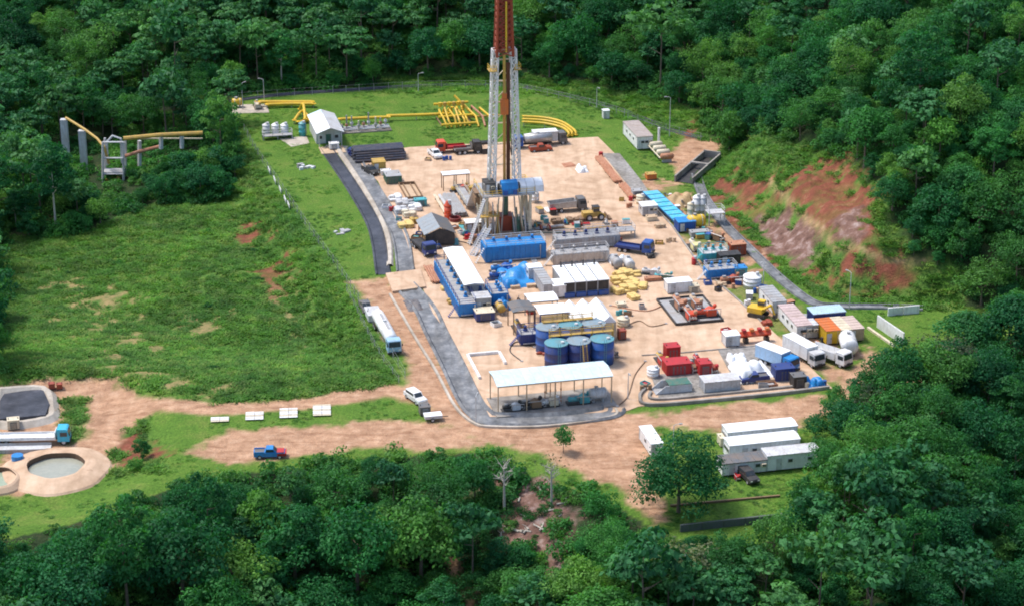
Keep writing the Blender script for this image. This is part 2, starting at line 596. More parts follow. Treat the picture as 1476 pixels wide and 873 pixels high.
c = mixc(N, L, sa.outputs[2], c, dr_)
L.new(c, B.inputs['Base Color'])
B.inputs['Roughness'].default_value = 0.95
B.inputs['Specular IOR Level'].default_value = 0.15
bp = N.new('ShaderNodeBump'); bp.inputs['Strength'].default_value = 0.7; bp.inputs['Distance'].default_value = 0.5
L.new(nC, bp.inputs['Height']); L.new(bp.outputs[0], B.inputs['Normal'])
me.materials.append(gm)
struct(link('terrain', me))


# ------------------------------------------------------------------ pad, channels, kerbs
def sheet_mat(name, stops, scale=0.5, stain=None, rough=0.9, bump=0.3, stain_scale=0.09):
    m = bpy.data.materials.new(name)
    nt, N, L, B = mat_nodes(m)
    pos = N.new('ShaderNodeNewGeometry').outputs['Position']
    c = ramp(N, L, noise(N, L, scale, 7, 0.7, pos), stops)
    if stain:
        c = mixc(N, L, 1.0, c, ramp(N, L, noise(N, L, stain_scale, 8, 0.68, pos), stain), 'MULTIPLY')
        mp = N.new('ShaderNodeMapping'); mp.inputs['Rotation'].default_value = (0, 0, -TH)
        mp.inputs['Scale'].default_value = (1.0, 0.12, 1.0)
        L.new(pos, mp.inputs['Vector'])
        c = mixc(N, L, 0.5, c, ramp(N, L, noise(N, L, 0.6, 5, 0.6, mp.outputs[0]), [(0.35, (0.72, 0.68, 0.62)), (0.6, (1.06, 1.05, 1.04))]), 'MULTIPLY')
    if name == 'pad_sand':                # oil and mud spots, worn lanes
        sp3 = ramp(N, L, noise(N, L, 0.28, 9, 0.75, pos), [(0.60, (1.0, 1.0, 1.0)), (0.68, (0.6, 0.53, 0.46)), (0.78, (0.36, 0.31, 0.27))])
        c = mixc(N, L, 0.85, c, sp3, 'MULTIPLY')
        ln = ramp(N, L, noise(N, L, 0.05, 3, 0.5, pos), [(0.42, (1, 1, 1)), (0.47, (0.80, 0.76, 0.72)), (0.5, (1, 1, 1)), (0.56, (0.84, 0.8, 0.76)), (0.6, (1, 1, 1))])
        c = mixc(N, L, 0.8, c, ln, 'MULTIPLY')
    L.new(c, B.inputs['Base Color'])
    B.inputs['Roughness'].default_value = rough
    B.inputs['Specular IOR Level'].default_value = 0.2
    b2 = N.new('ShaderNodeBump'); b2.inputs['Strength'].default_value = bump; b2.inputs['Distance'].default_value = 0.15
    L.new(noise(N, L, 3.0, 4, 0.6, pos), b2.inputs['Height']); L.new(b2.outputs[0], B.inputs['Normal'])
    return m


M_PAD = sheet_mat('pad_sand', [(0.25, (0.46, 0.32, 0.22)), (0.5, (0.58, 0.415, 0.29)), (0.75, (0.66, 0.495, 0.365))], 0.35,
                  [(0.28, (0.74, 0.70, 0.65)), (0.45, (0.97, 0.96, 0.95)), (0.7, (1.05, 1.05, 1.06))])
M_LINER = sheet_mat('liner_grey', [(0.3, (0.09, 0.10, 0.11)), (0.5, (0.20, 0.21, 0.225)), (0.72, (0.36, 0.365, 0.37))], 0.45,
                    [(0.35, (0.7, 0.68, 0.66)), (0.65, (1.1, 1.1, 1.1))], 0.6)
M_LINER_D = sheet_mat('liner_dark', [(0.3, (0.03, 0.034, 0.045)), (0.6, (0.075, 0.08, 0.10)), (0.8, (0.16, 0.16, 0.18))], 0.4,
                      [(0.35, (0.7, 0.68, 0.66)), (0.65, (1.1, 1.1, 1.1))], 0.5)
M_CONC = sheet_mat('concrete', [(0.3, (0.22, 0.21, 0.2)), (0.55, (0.34, 0.32, 0.30)), (0.75, (0.46, 0.43, 0.4))], 0.4,
                   [(0.35, (0.65, 0.62, 0.58)), (0.65, (1.1, 1.1, 1.1))])
M_KERB = sheet_mat('kerb_light', [(0.3, (0.40, 0.35, 0.29)), (0.7, (0.60, 0.55, 0.48))], 0.5, [(0.35, (0.7, 0.68, 0.66)), (0.65, (1.1, 1.1, 1.1))])
M_GRAVEL = sheet_mat('gravel_grey', [(0.3, (0.16, 0.155, 0.15)), (0.5, (0.28, 0.27, 0.26)), (0.75, (0.44, 0.42, 0.4))], 1.2,
                     [(0.35, (0.7, 0.66, 0.6)), (0.65, (1.1, 1.1, 1.1))])


def slab(name, pts, z0, z1, mat, parent=None):
    """flat slab over a polygon of ground points"""
    return MB().prism(pts, z0, z1).build(name, mat, parent)


def smooth_line(pts, n=6):
    pts = [Vector(p) for p in pts]
    out = []
    for i in range(len(pts) - 1):
        a, b, c, d = pts[max(i - 1, 0)], pts[i], pts[i + 1], pts[min(i + 2, len(pts) - 1)]
        for k in range(n):
            t = k / n
            out.append(0.5 * ((2 * b) + (c - a) * t + (2 * a - 5 * b + 4 * c - d) * t * t + (3 * b - a - 3 * c + d) * t ** 3))
    out.append(pts[-1])
    return out


def sweep(name, pts, prof, mat, parent=None, follow=True):
    """pushes an open profile of (offset to the right, height) along ground points"""
    pts = [Vector((p[0], p[1], 0)) for p in pts]
    z = height(np.array([p.x for p in pts]), np.array([p.y for p in pts])) if follow else np.zeros(len(pts))
    m = len(prof)
    b = MB()
    vs_, fs = [], []
    for i, p in enumerate(pts):
        d = (pts[min(i + 1, len(pts) - 1)] - pts[max(i - 1, 0)]).normalized()
        r = Vector((d.y, -d.x, 0))
        for o, h in prof:
            q = p + r * o
            vs_.append((q.x, q.y, float(z[i]) + h))
    for i in range(len(pts) - 1):
        for k in range(m - 1):
            fs.append((i * m + k, i * m + k + 1, (i + 1) * m + k + 1, (i + 1) * m + k))
    b.add(vs_, fs)
    return b.build(name, mat, parent, fix=True)


def kerb_prof(w, h, o=0.0):
    return [(o - w / 2, -0.2), (o - w / 2, h), (o + w / 2, h), (o + w / 2, -0.2)]


PAD = W((503, 226), (590, 213), (700, 207), (862, 198), (900, 236), (935, 288), (969, 325), (1012, 386), (1066, 433), (1110, 474), (1200, 560), (920, 586),
        (905, 592), (885, 594), (706, 601), (678, 545), (650, 487), (624, 452), (600, 392), (585, 345), (569, 314), (545, 262), (520, 240))
pad = struct(slab('drilling_pad', PAD, -0.4, 0.12, M_PAD))
ch = struct(sweep('drainage_channel', smooth_line(W((470, 214), (508, 270), (536, 318), (546, 350), (551, 384), (553, 396))), [(-1.6, 0.05), (-1.3, 0.45), (-1.0, 0.08), (1.0, 0.05), (1.3, 0.3), (1.6, 0.05)], M_LINER_D))
sweep('ridge', smooth_line(W((486, 214), (522, 268), (550, 318), (561, 350), (562, 384))), [(-0.7, 0.03), (-0.3, 0.5), (0.3, 0.5), (0.7, 0.03)], M_KERB, ch)
ch = struct(sweep('drainage_channel', smooth_line(W((500, 216), (528, 258), (560, 310), (578, 345), (585, 392))), [(-1.9, 0.06), (-1.6, 0.55), (-1.2, 0.1), (0, 0.2), (1.3, 0.1), (1.6, 0.5), (1.9, 0.1)], M_LINER))
ch = struct(sweep('drainage_channel', smooth_line(W((583, 412), (612, 445), (628, 478), (652, 525), (676, 575), (692, 596), (712, 605), (790, 606), (872, 597), (884, 588))), [(-2.4, 0.03), (-2.0, 0.7), (-1.5, 0.06), (-0.4, 0.16), (0.5, 0.06), (1.5, 0.07), (1.9, 0.5), (2.3, 0.1)], M_LINER))
sweep('kerb', smooth_line(W((562, 425), (600, 490), (628, 535), (655, 585), (682, 610), (712, 616), (790, 615), (880, 602), (888, 590))), kerb_prof(0.45, 0.38), M_KERB, ch)
slab('crossing', W((556, 397), (606, 391), (614, 416), (566, 423)), -0.2, 0.5, M_PAD, pad)
ch = struct(sweep('drainage_channel', smooth_line(W((1003, 252), (1015, 285), (1045, 325), (1085, 365), (1125, 403), (1170, 436), (1210, 442), (1290, 443), (1330, 445))),
                  [(-1.3, 0.05), (-1.2, 0.3), (-0.95, 0.3), (-0.9, 0.08), (0.6, 0.08), (0.7, 0.35), (1.1, 0.35), (1.2, -0.1)], M_LINER))
struct(slab('gravel_strip', W((868, 222), (893, 222), (925, 262), (945, 292), (930, 296), (900, 262)), 0.0, 0.16, M_GRAVEL))
struct(slab('lined_bund', W((1035, 505), (1110, 497), (1165, 548), (1062, 556)), 0.0, 0.17, M_GRAVEL))
k = struct(sweep('kerb', smooth_line(W((930, 562), (922, 574), (938, 585), (1040, 577), (1120, 569), (1195, 560))), kerb_prof(0.5, 0.6), M_CONC))
sweep('kerb_inner', smooth_line(W((938, 566), (945, 577), (1040, 569), (1120, 561), (1190, 553))), kerb_prof(0.5, 0.5), M_CONC, k)
struct(sweep('pad_kerb', W((935, 290), (969, 327), (1012, 388), (1066, 435), (1110, 476)), kerb_prof(0.35, 0.3), M_CONC))
struct(sweep('pad_kerb', W((925, 513), (985, 509), (1050, 503), (1110, 497)), kerb_prof(0.3, 0.28), M_CONC))
struct(sweep('footpath', smooth_line(W((468, 212), (500, 214))), [(-1.5, 0.06), (1.5, 0.06)], M_KERB))
struct(sweep('drainage_channel', smooth_line(W((330, 147), (400, 138), (480, 132), (600, 125), (700, 123), (765, 128), (855, 148), (905, 163), (960, 186), (1012, 200))), [(-0.9, 0.1), (-0.7, 0.35), (-0.5, 0.1), (0.5, 0.1), (0.7, 0.35), (0.9, 0.1)], M_LINER_D))
struct(slab('lined_bund', W((938, 541), (1030, 534), (1066, 556), (1066, 568), (950, 575)), 0.0, 0.17, M_GRAVEL))

# ------------------------------------------------------------------ vegetation
def leaf_mat(name, stops, transl=0.4):
    m = bpy.data.materials.new(name)
    nt, N, L, B = mat_nodes(m)
    oi = N.new('ShaderNodeObjectInfo')
    ge = N.new('ShaderNodeNewGeometry')
    c = ramp(N, L, oi.outputs['Random'], stops)
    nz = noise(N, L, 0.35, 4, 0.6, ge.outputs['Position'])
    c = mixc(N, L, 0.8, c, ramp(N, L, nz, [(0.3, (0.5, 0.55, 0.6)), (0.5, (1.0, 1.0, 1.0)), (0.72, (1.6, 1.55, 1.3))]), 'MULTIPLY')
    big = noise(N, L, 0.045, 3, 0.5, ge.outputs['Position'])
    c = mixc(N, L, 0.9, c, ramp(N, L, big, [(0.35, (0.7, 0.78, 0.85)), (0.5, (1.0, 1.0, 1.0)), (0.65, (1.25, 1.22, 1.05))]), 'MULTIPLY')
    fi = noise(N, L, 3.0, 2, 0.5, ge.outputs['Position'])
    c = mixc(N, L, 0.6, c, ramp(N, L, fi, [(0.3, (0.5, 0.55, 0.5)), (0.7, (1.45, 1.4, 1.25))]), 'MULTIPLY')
    L.new(c, B.inputs['Base Color'])
    B.inputs['Roughness'].default_value = 0.6
    B.inputs['Specular IOR Level'].default_value = 0.18
    tr = N.new('ShaderNodeBsdfTranslucent')
    L.new(mixc(N, L, 1.0, c, (1.1, 1.25, 0.5), 'MULTIPLY'), tr.inputs['Color'])
    ms = N.new('ShaderNodeMixShader'); ms.inputs[0].default_value = transl
    L.new(B.outputs[0], ms.inputs[1]); L.new(tr.outputs[0], ms.inputs[2])
    L.new(ms.outputs[0], N['Material Output'].inputs['Surface'])
    return m


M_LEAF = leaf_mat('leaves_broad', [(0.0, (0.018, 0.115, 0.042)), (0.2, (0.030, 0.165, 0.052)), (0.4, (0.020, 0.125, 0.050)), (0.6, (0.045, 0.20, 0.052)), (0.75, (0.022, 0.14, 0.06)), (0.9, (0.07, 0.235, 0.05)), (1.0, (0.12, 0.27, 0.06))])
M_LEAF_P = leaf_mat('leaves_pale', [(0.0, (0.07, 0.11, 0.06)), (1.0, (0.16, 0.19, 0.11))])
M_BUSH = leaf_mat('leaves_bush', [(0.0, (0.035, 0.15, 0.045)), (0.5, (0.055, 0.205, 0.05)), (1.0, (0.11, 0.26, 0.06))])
M_BARK = paint('bark', (0.16, 0.12, 0.09), 0.9, 0, 0.4, 2.0, (0.05, 0.05, 0.03))
M_BARK_P = paint('bark_pale', (0.46, 0.42, 0.36), 0.9, 0, 0.3, 2.0, (0.2, 0.17, 0.12))
M_GRASS = leaf_mat('grass_blades', [(0.0, (0.08, 0.22, 0.04)), (0.6, (0.11, 0.255, 0.045)), (1.0, (0.19, 0.28, 0.07))], 0.4)


def leaf_quads(cen, nrm, size, g):
    """one leaf-shaped quad per centre, facing nrm"""
    n = len(cen)
    nrm = nrm / np.linalg.norm(nrm, axis=1)[:, None]
    r = g.normal(size=(n, 3))
    u = np.cross(nrm, r); u /= np.linalg.norm(u, axis=1)[:, None]
    w = np.cross(nrm, u)
    a, b = (size * 0.5)[:, None], (size * 0.3)[:, None]
    dr = nrm * (size * 0.12)[:, None]
    v = np.stack([cen - u * a, cen - w * b + dr, cen + u * a, cen + w * b + dr], 1).reshape(-1, 3)
    return v


def quad_mesh(name, v, mat):
    n = len(v) // 4
    me = bpy.data.meshes.new(name)
    me.vertices.add(len(v)); me.vertices.foreach_set('co', v.ravel().astype(np.float32))
    me.loops.add(4 * n); me.loops.foreach_set('vertex_index', np.arange(4 * n, dtype=np.int32))
    me.polygons.add(n); me.polygons.foreach_set('loop_start', np.arange(0, 4 * n, 4, dtype=np.int32))
    me.update(calc_edges=True)
    if mat:
        me.materials.append(mat)
    return me


def crown_mesh(seed, rx, rz, z0, lobes, leaves, lsize, mat, lobe_r=(1.0, 1.7), hollow=0.25, flat=1.0):
    g = np.random.default_rng(seed)
    V = []
    ga = 2.399963
    for i in range(lobes):
        t = (i + 0.5) / lobes
        zz = 1 - 1.75 * t                       # from the top down to a little below the middle
        rr = math.sqrt(max(0, 1 - zz * zz))
        ang = i * ga + g.uniform(-0.5, 0.5)
        q = g.uniform(0.5, 1.1)
        c = np.array([rr * math.cos(ang) * rx * q, rr * math.sin(ang) * rx * q, z0 + zz * rz * q])
        lr = g.uniform(*lobe_r) * (rx / 4.0)
        m = int(leaves * g.uniform(0.6, 1.3))
        d = g.normal(size=(m, 3)); d[:, 2] = np.abs(d[:, 2]) * 0.9 - 0.25
        d /= np.linalg.norm(d, axis=1)[:, None]
        rad = lr * (1 - hollow * g.random(m) ** 2)[:, None] * (1 + 0.22 * g.normal(size=(m, 1)))
        P = c + d * rad * np.array([1, 1, 0.75 * flat])
        nn = d * 0.9 + g.normal(size=(m, 3)) * 0.55 + np.array([0, 0, 0.55])
        V.append(leaf_quads(P, nn, lsize * g.uniform(0.6, 1.35, m), g))
    return quad_mesh('crown', np.concatenate(V), mat)


def trunk_mesh(seed, h, r, rx, z0, mat, limbs=6, twigs=0):
    g = random.Random(seed)
    b = MB()
    bend = (g.uniform(-0.5, 0.5), g.uniform(-0.5, 0.5))
    pts = [(bend[0] * t * t, bend[1] * t * t, h * t) for t in (0, 0.3, 0.6, 0.85)]
    for i in range(3):
        b.cyl(pts[i], pts[i + 1], r * (1 - 0.24 * i), 7, r * (1 - 0.24 * (i + 1)), cap=(i in (0, 2)))
    b.cyl((0, 0, -2.5), (0, 0, 0.5), r * 1.35, 7, r)
    for k in range(limbs):
        t = g.uniform(0.45, 0.85); a = k * 2.4 + g.uniform(-.4, .4)
        p = Vector((bend[0] * t * t, bend[1] * t * t, h * t))
        q = p + Vector((math.cos(a), math.sin(a), 0)) * rx * g.uniform(0.35, 0.6) + Vector((0, 0, h * g.uniform(0.04, 0.14)))
        b.cyl(p, q, r * 0.42, 5, r * 0.14)
        for j in range(twigs):
            s_ = p.lerp(q, g.uniform(0.4, 0.9))
            b.cyl(s_, s_ + Vector((g.uniform(-1, 1), g.uniform(-1, 1), g.uniform(0.2, 1.2))), r * 0.14, 4, r * 0.05)
    return b.mesh('trunk', mat)


# kinds of tree: (crown mesh, trunk mesh, crown radius, height of crown centre, full height)
KINDS = []
for sd in range(5):                                         # broad, rounded
    rx = 4.2 + 0.4 * (sd % 3); h = 9.0 + sd * 0.4
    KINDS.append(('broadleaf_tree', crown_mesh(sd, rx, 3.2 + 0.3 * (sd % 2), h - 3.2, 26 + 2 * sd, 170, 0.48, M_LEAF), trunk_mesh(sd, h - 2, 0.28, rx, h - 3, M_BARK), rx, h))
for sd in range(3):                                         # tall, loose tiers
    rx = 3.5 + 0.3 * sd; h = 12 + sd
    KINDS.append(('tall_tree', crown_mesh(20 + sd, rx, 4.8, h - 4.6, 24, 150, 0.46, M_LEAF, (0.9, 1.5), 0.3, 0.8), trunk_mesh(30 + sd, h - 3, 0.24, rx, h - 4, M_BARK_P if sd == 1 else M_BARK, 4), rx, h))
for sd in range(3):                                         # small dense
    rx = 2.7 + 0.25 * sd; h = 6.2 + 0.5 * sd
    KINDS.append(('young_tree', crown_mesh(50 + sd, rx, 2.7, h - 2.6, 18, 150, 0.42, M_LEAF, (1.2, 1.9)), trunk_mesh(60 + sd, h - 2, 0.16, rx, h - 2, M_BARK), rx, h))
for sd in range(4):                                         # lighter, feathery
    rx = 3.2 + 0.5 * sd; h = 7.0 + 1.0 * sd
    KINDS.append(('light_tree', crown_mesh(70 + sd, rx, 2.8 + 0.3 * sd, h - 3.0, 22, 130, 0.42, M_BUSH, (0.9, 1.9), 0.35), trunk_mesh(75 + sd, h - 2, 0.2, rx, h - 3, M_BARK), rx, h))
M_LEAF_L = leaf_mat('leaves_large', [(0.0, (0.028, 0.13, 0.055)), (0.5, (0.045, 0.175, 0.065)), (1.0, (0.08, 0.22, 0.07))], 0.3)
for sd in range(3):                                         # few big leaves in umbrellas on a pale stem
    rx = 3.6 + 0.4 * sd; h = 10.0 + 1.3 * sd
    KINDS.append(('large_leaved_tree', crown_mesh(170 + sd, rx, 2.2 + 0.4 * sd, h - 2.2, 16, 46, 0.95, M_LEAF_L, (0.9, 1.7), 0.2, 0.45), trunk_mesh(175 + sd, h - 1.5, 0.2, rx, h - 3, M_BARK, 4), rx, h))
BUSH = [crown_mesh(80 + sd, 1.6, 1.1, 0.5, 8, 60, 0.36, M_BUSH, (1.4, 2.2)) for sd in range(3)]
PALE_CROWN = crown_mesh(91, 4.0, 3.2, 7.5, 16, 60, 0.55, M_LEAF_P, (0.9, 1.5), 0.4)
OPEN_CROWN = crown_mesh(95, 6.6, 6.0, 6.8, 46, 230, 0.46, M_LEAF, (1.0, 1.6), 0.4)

CLEAR = [(0, 335), (60, 335), (115, 325), (165, 300), (215, 288), (330, 285), (352, 235), (345, 165), (330, 138), (480, 112), (700, 104), (760, 108), (860, 132), (900, 145), (960, 172), (1000, 180),
         (1030, 190), (1045, 225), (1120, 232), (1160, 212), (1215, 212), (1245, 250), (1265, 300), (1310, 355), (1320, 405), (1390, 430), (1425, 470), (1365, 470), (1330, 500), (1290, 535), (1225, 568), (1188, 600),
         (1165, 645), (1120, 730), (1095, 765), (1000, 772), (970, 762), (940, 768), (900, 722), (835, 705), (838, 740), (810, 800), (728, 775), (718, 705), (700, 655), (560, 652), (500, 656), (430, 672), (340, 682),
         (260, 700), (130, 752), (0, 782)]
GAPS = [[(82, 160), (300, 180), (300, 215), (215, 228), (195, 282), (140, 282), (82, 225)], [(640, 800), (668, 795), (676, 880), (645, 880)], [(895, 700), (960, 700), (975, 765), (935, 770)]]


def project(p):
    d = Vector(p) - Vector((0, 0, CAM_H))
    zc = d.y * cp - d.z * sp
    yc = d.y * sp + d.z * cp
    return CX + FPX * d.x / zc, CY - FPX * yc / zc, FPX / zc


def in_poly(pts, polys):
    r = np.zeros(len(pts), bool)
    for q in polys:
        r |= sd_poly(pts, q) < 0
    return r


def zone_at(P, arr):
    i = np.clip(np.searchsorted(gx, P[:, 0]), 0, nx - 1); j = np.clip(np.searchsorted(gy, P[:, 1]), 0, ny - 1)
    return arr[j * nx + i]


OPENG = np.maximum.reduce([lawn, field, dirt * 1.0, tan, red, rock])
cand = np.stack([NR.uniform(-190, 190, 34000), NR.uniform(235, 690, 34000)], 1)
cz = height(cand[:, 0], cand[:, 1])
half = 0.5 * 1476 / FPX
depth = cand[:, 1] * cp + (CAM_H - cz) * sp
ok = (np.abs(cand[:, 0]) < half * depth + 22) & (zone_at(cand, OPENG) < 0.35) & (sd_poly(cand, PAD) > 8)
cand, cz = cand[ok], cz[ok]
TREES = []
grid = {}
for ic, ((x, y), z) in enumerate(zip(cand, cz)):
    late = ic > len(cand) * 0.45                     # then small trees fill the gaps and the edges
    k = rng.choice((8, 9, 10)) if late else rng.choice((0, 1, 2, 3, 4, 0, 1, 2, 3, 4, 5, 6, 7, 8, 9, 10, 15, 16, 17))
    if not late and float(vnoise(np.float64(x / 28 + 60), np.float64(y / 28 + 11))) > 0.62:
        k = rng.choice((11, 12, 13, 14, 13, 14, 16))
    elif not late and float(vnoise(np.float64(x / 22 + 160), np.float64(y / 22 + 71))) > 0.66:
        k = rng.choice((15, 16, 17, 17))
    nm, cm, tm, rx, h = KINDS[k]
    s = rng.uniform(0.4, 0.9) if late else rng.choice((rng.uniform(0.6, 1.0), rng.uniform(0.8, 1.2), rng.uniform(1.0, 1.45)))
    rr = rx * s
    ci, cj = int(x // 8), int(y // 8)
    bad = False
    for a in (-1, 0, 1):
        for b in (-1, 0, 1):
            for (x2, y2, r2) in grid.get((ci + a, cj + b), ()):
                if (x - x2) ** 2 + (y - y2) ** 2 < (0.59 * (rr + r2)) ** 2:
                    bad = True
    if bad:
        continue
    hc = (h - 0.3 * rx) * s
    u, v, sc = project((x, y, z + hc))
    if not (-260 < u < 1740 and -200 < v < 1060):
        continue
    e = rr * sc * 0.55
    q = np.array([(u, v), (u - e, v), (u + e, v), (u, v + e * 0.8), (u, v - e * 0.6)])
    if in_poly(q, [CLEAR]).any() or in_poly(q[:1], GAPS[1:]).any() or in_poly(q, GAPS[:1]).any():
        continue
    grid.setdefault((ci, cj), []).append((x, y, rr))
    TREES.append((x, y, z, k, s, rng.uniform(0, 6.28), u, v, sc * rr))
inview = [t for t in TREES if 5 < t[6] < 1471 and 5 < t[7] < 875]
inview.sort(key=lambda t: -t[8])
own = inview[:290]
ids = {id(t) for t in own}
rest = [t for t in TREES if id(t) not in ids]


def zone_name(u, v):
    if v < 330 and u < 420:
        return 'in the woods left of the fenced lawn'
    if v < 200 and u < 1000:
        return 'on the wooded slope behind the pad'
    if u > 1000 and v < 480:
        return 'on the hillside above the red cut bank'
    if u > 1100:
        return 'in the dense woods at the lower right corner'
    return 'in the woods below the dirt road'


def plant_tree(name, cm, tm, x, y, z, s, rot, label, group, cat='tree'):
    t = thing(name, label, cat, (x, y, z), rot, group)
    t.scale = (s * rng.uniform(0.85, 1.15), s * rng.uniform(0.85, 1.15), s * rng.uniform(0.8, 1.25))
    link('crown', cm, t); link('trunk', tm, t)
    return t


ADJ = {'broadleaf_tree': 'broad rounded dark green tree', 'tall_tree': 'tall narrow green tree', 'young_tree': 'small dense green tree', 'light_tree': 'light green feathery tree', 'large_leaved_tree': 'large leaved umbrella tree'}
for (x, y, z, k, s, rot, u, v, _) in own:
    nm, cm, tm, rx, h = KINDS[k]
    zn = zone_name(u, v)
    plant_tree(nm, cm, tm, x, y, z, s, rot, ADJ[nm] + ' ' + zn, 'trees ' + zn)


def scatter(name, pts, meshes, label, cat, coll_name):
    """one object that stands for an uncountable mass: points that carry turned and scaled copies"""
    col = bpy.data.collections.new(coll_name)
    for i, m_ in enumerate(meshes):
        o = bpy.data.objects.new('%s_%02d' % (coll_name, i), m_)
        col.objects.link(o)
    me = bpy.data.meshes.new(name)
    P = np.array([(p[0], p[1], p[2]) for p in pts], np.float32)
    me.vertices.add(len(P)); me.vertices.foreach_set('co', P.ravel())
    for nm, tp, idx in (('idx', 'INT', 3), ('scl', 'FLOAT', 4), ('rot', 'FLOAT', 5)):
        a = me.attributes.new(nm, tp, 'POINT')
        a.data.foreach_set('value', np.array([p[idx] for p in pts], np.int32 if tp == 'INT' else np.float32))
    o = link(name, me)
    o['kind'] = 'stuff'
    tag(o, label, cat)
    ng = bpy.data.node_groups.new(name, 'GeometryNodeTree')
    ng.interface.new_socket('Geometry', in_out='INPUT', socket_type='NodeSocketGeometry')
    ng.interface.new_socket('Geometry', in_out='OUTPUT', socket_type='NodeSocketGeometry')
    n, l = ng.nodes, ng.links
    gi, go = n.new('NodeGroupInput'), n.new('NodeGroupOutput')
    ip = n.new('GeometryNodeInstanceOnPoints')
    ci_ = n.new('GeometryNodeCollectionInfo')
    ci_.inputs['Collection'].default_value = col
    ci_.inputs['Separate Children'].default_value = True
    ci_.inputs['Reset Children'].default_value = True
    ip.inputs['Pick Instance'].default_value = True
    def attr(nm, tp):
        a = n.new('GeometryNodeInputNamedAttribute'); a.data_type = tp
        a.inputs['Name'].default_value = nm
        return a.outputs['Attribute']
    cx = n.new('ShaderNodeCombineXYZ')
    l.new(attr('rot', 'FLOAT'), cx.inputs['Z'])
    er = n.new('FunctionNodeEulerToRotation')
    l.new(cx.outputs[0], er.inputs[0])
    l.new(gi.outputs[0], ip.inputs['Points'])
    l.new(ci_.outputs[0], ip.inputs['Instance'])
    l.new(attr('idx', 'INT'), ip.inputs['Instance Index'])
    l.new(er.outputs[0], ip.inputs['Rotation'])
    l.new(attr('scl', 'FLOAT'), ip.inputs['Scale'])
    l.new(ip.outputs[0], go.inputs[0])
    md = o.modifiers.new('scatter', 'NODES'); md.node_group = ng
    return o


def joined(cm, tm):
    """crown and trunk as one mesh for the far mass"""
    b = bmesh.new(); b.from_mesh(cm)
    n0 = len(b.faces)
    b.from_mesh(tm)
    b.faces.ensure_lookup_table()
    for f in b.faces[n0:]:
        f.material_index = 1
    m_ = bpy.data.meshes.new('far_tree'); b.to_mesh(m_); b.free()
    m_.materials.append(cm.materials[0]); m_.materials.append(tm.materials[0])
    return m_


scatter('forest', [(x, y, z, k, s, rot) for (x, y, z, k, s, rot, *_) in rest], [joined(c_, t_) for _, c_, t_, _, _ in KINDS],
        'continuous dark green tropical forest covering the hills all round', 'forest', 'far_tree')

# undergrowth closes the forest floor and creeps over its edges
ug = np.stack([NR.uniform(-185, 185, 24000), NR.uniform(240, 660, 24000)], 1)
uz = height(ug[:, 0], ug[:, 1])
dp = ug[:, 1] * cp + (CAM_H - uz) * sp
ok = (np.abs(ug[:, 0]) < half * dp + 12) & (zone_at(ug, np.maximum.reduce([lawn, dirt, tan, red, rock])) < 0.25) & (sd_poly(ug, PAD) > 6)
fz = zone_at(ug, field)
ok &= (fz < 0.3) | (NR.random(len(ug)) < 0.02)
pts = []
for (x, y), z, f in zip(ug[ok], uz[ok], fz[ok]):
    u, v, sc = project((x, y, z + 1))
    if f < 0.3 and in_poly(np.array([(u, v)]), GAPS[:1]).any() and rng.random() < 0.6:
        continue
    pts.append((x, y, z - 0.2, rng.randrange(3), rng.uniform(0.5, 1.7) * (0.4 if f >= 0.3 else 1.0), rng.uniform(0, 6.28)))
for _ in range(22):
    q_ = on(rng.uniform(715, 835), rng.uniform(695, 810))
    pts.append((q_.x, q_.y, q_.z - 0.1, rng.randrange(3), rng.uniform(0.25, 0.8), rng.uniform(0, 6.28)))
scatter('undergrowth', pts, BUSH, 'low leafy green undergrowth between and below the forest trees', 'undergrowth', 'low_bush')

# tufts of rough grass on the meadow, the cut slope and, shorter, the lawn
def tuft(seed, n, h, spread):
    g = np.random.default_rng(seed)
    a = g.uniform(0, 6.28, n); r = spread * np.sqrt(g.random(n))
    base = np.stack([r * np.cos(a), r * np.sin(a), np.zeros(n)], 1)
    b2 = g.uniform(0, 6.28, n); lean = g.uniform(1.0, 2.6, n)[:, None]
    tip = base + np.stack([np.cos(b2), np.sin(b2), np.zeros(n)], 1) * lean * h + np.array([0, 0, 1]) * (h * g.uniform(0.6, 1.2, n))[:, None]
    sd_ = np.stack([-np.sin(b2), np.cos(b2), np.zeros(n)], 1) * 0.09
    midp = (base + tip) / 2 + np.array([0, 0, 0.12 * h])
    return quad_mesh('tuft', np.stack([base, midp - sd_, tip, midp + sd_], 1).reshape(-1, 3), M_GRASS)


TUFT = [tuft(i, 44, 0.30, 1.0) for i in range(3)]
gp = np.stack([NR.uniform(-150, 140, 70000), NR.uniform(320, 560, 70000)], 1)
gd = gp[:, 1] * cp + CAM_H * sp
ok = (np.abs(gp[:, 0]) < half * gd + 5)
gp = gp[ok]
f, l_, bare = zone_at(gp, field), zone_at(gp, lawn), zone_at(gp, np.maximum.reduce([dirt, red, rock, tan * 0.9]))
ok = (f > 0.4) & (bare < 0.3)
gp = gp[ok]
gz = height(gp[:, 0], gp[:, 1])
scatter('meadow_grass', [(x, y, z, rng.randrange(3), rng.uniform(0.5, 1.5), rng.uniform(0, 6.28)) for (x, y), z in zip(gp, gz)], TUFT,
        'rough tall green grass covering the sloping meadow', 'grass', 'grass_tuft')

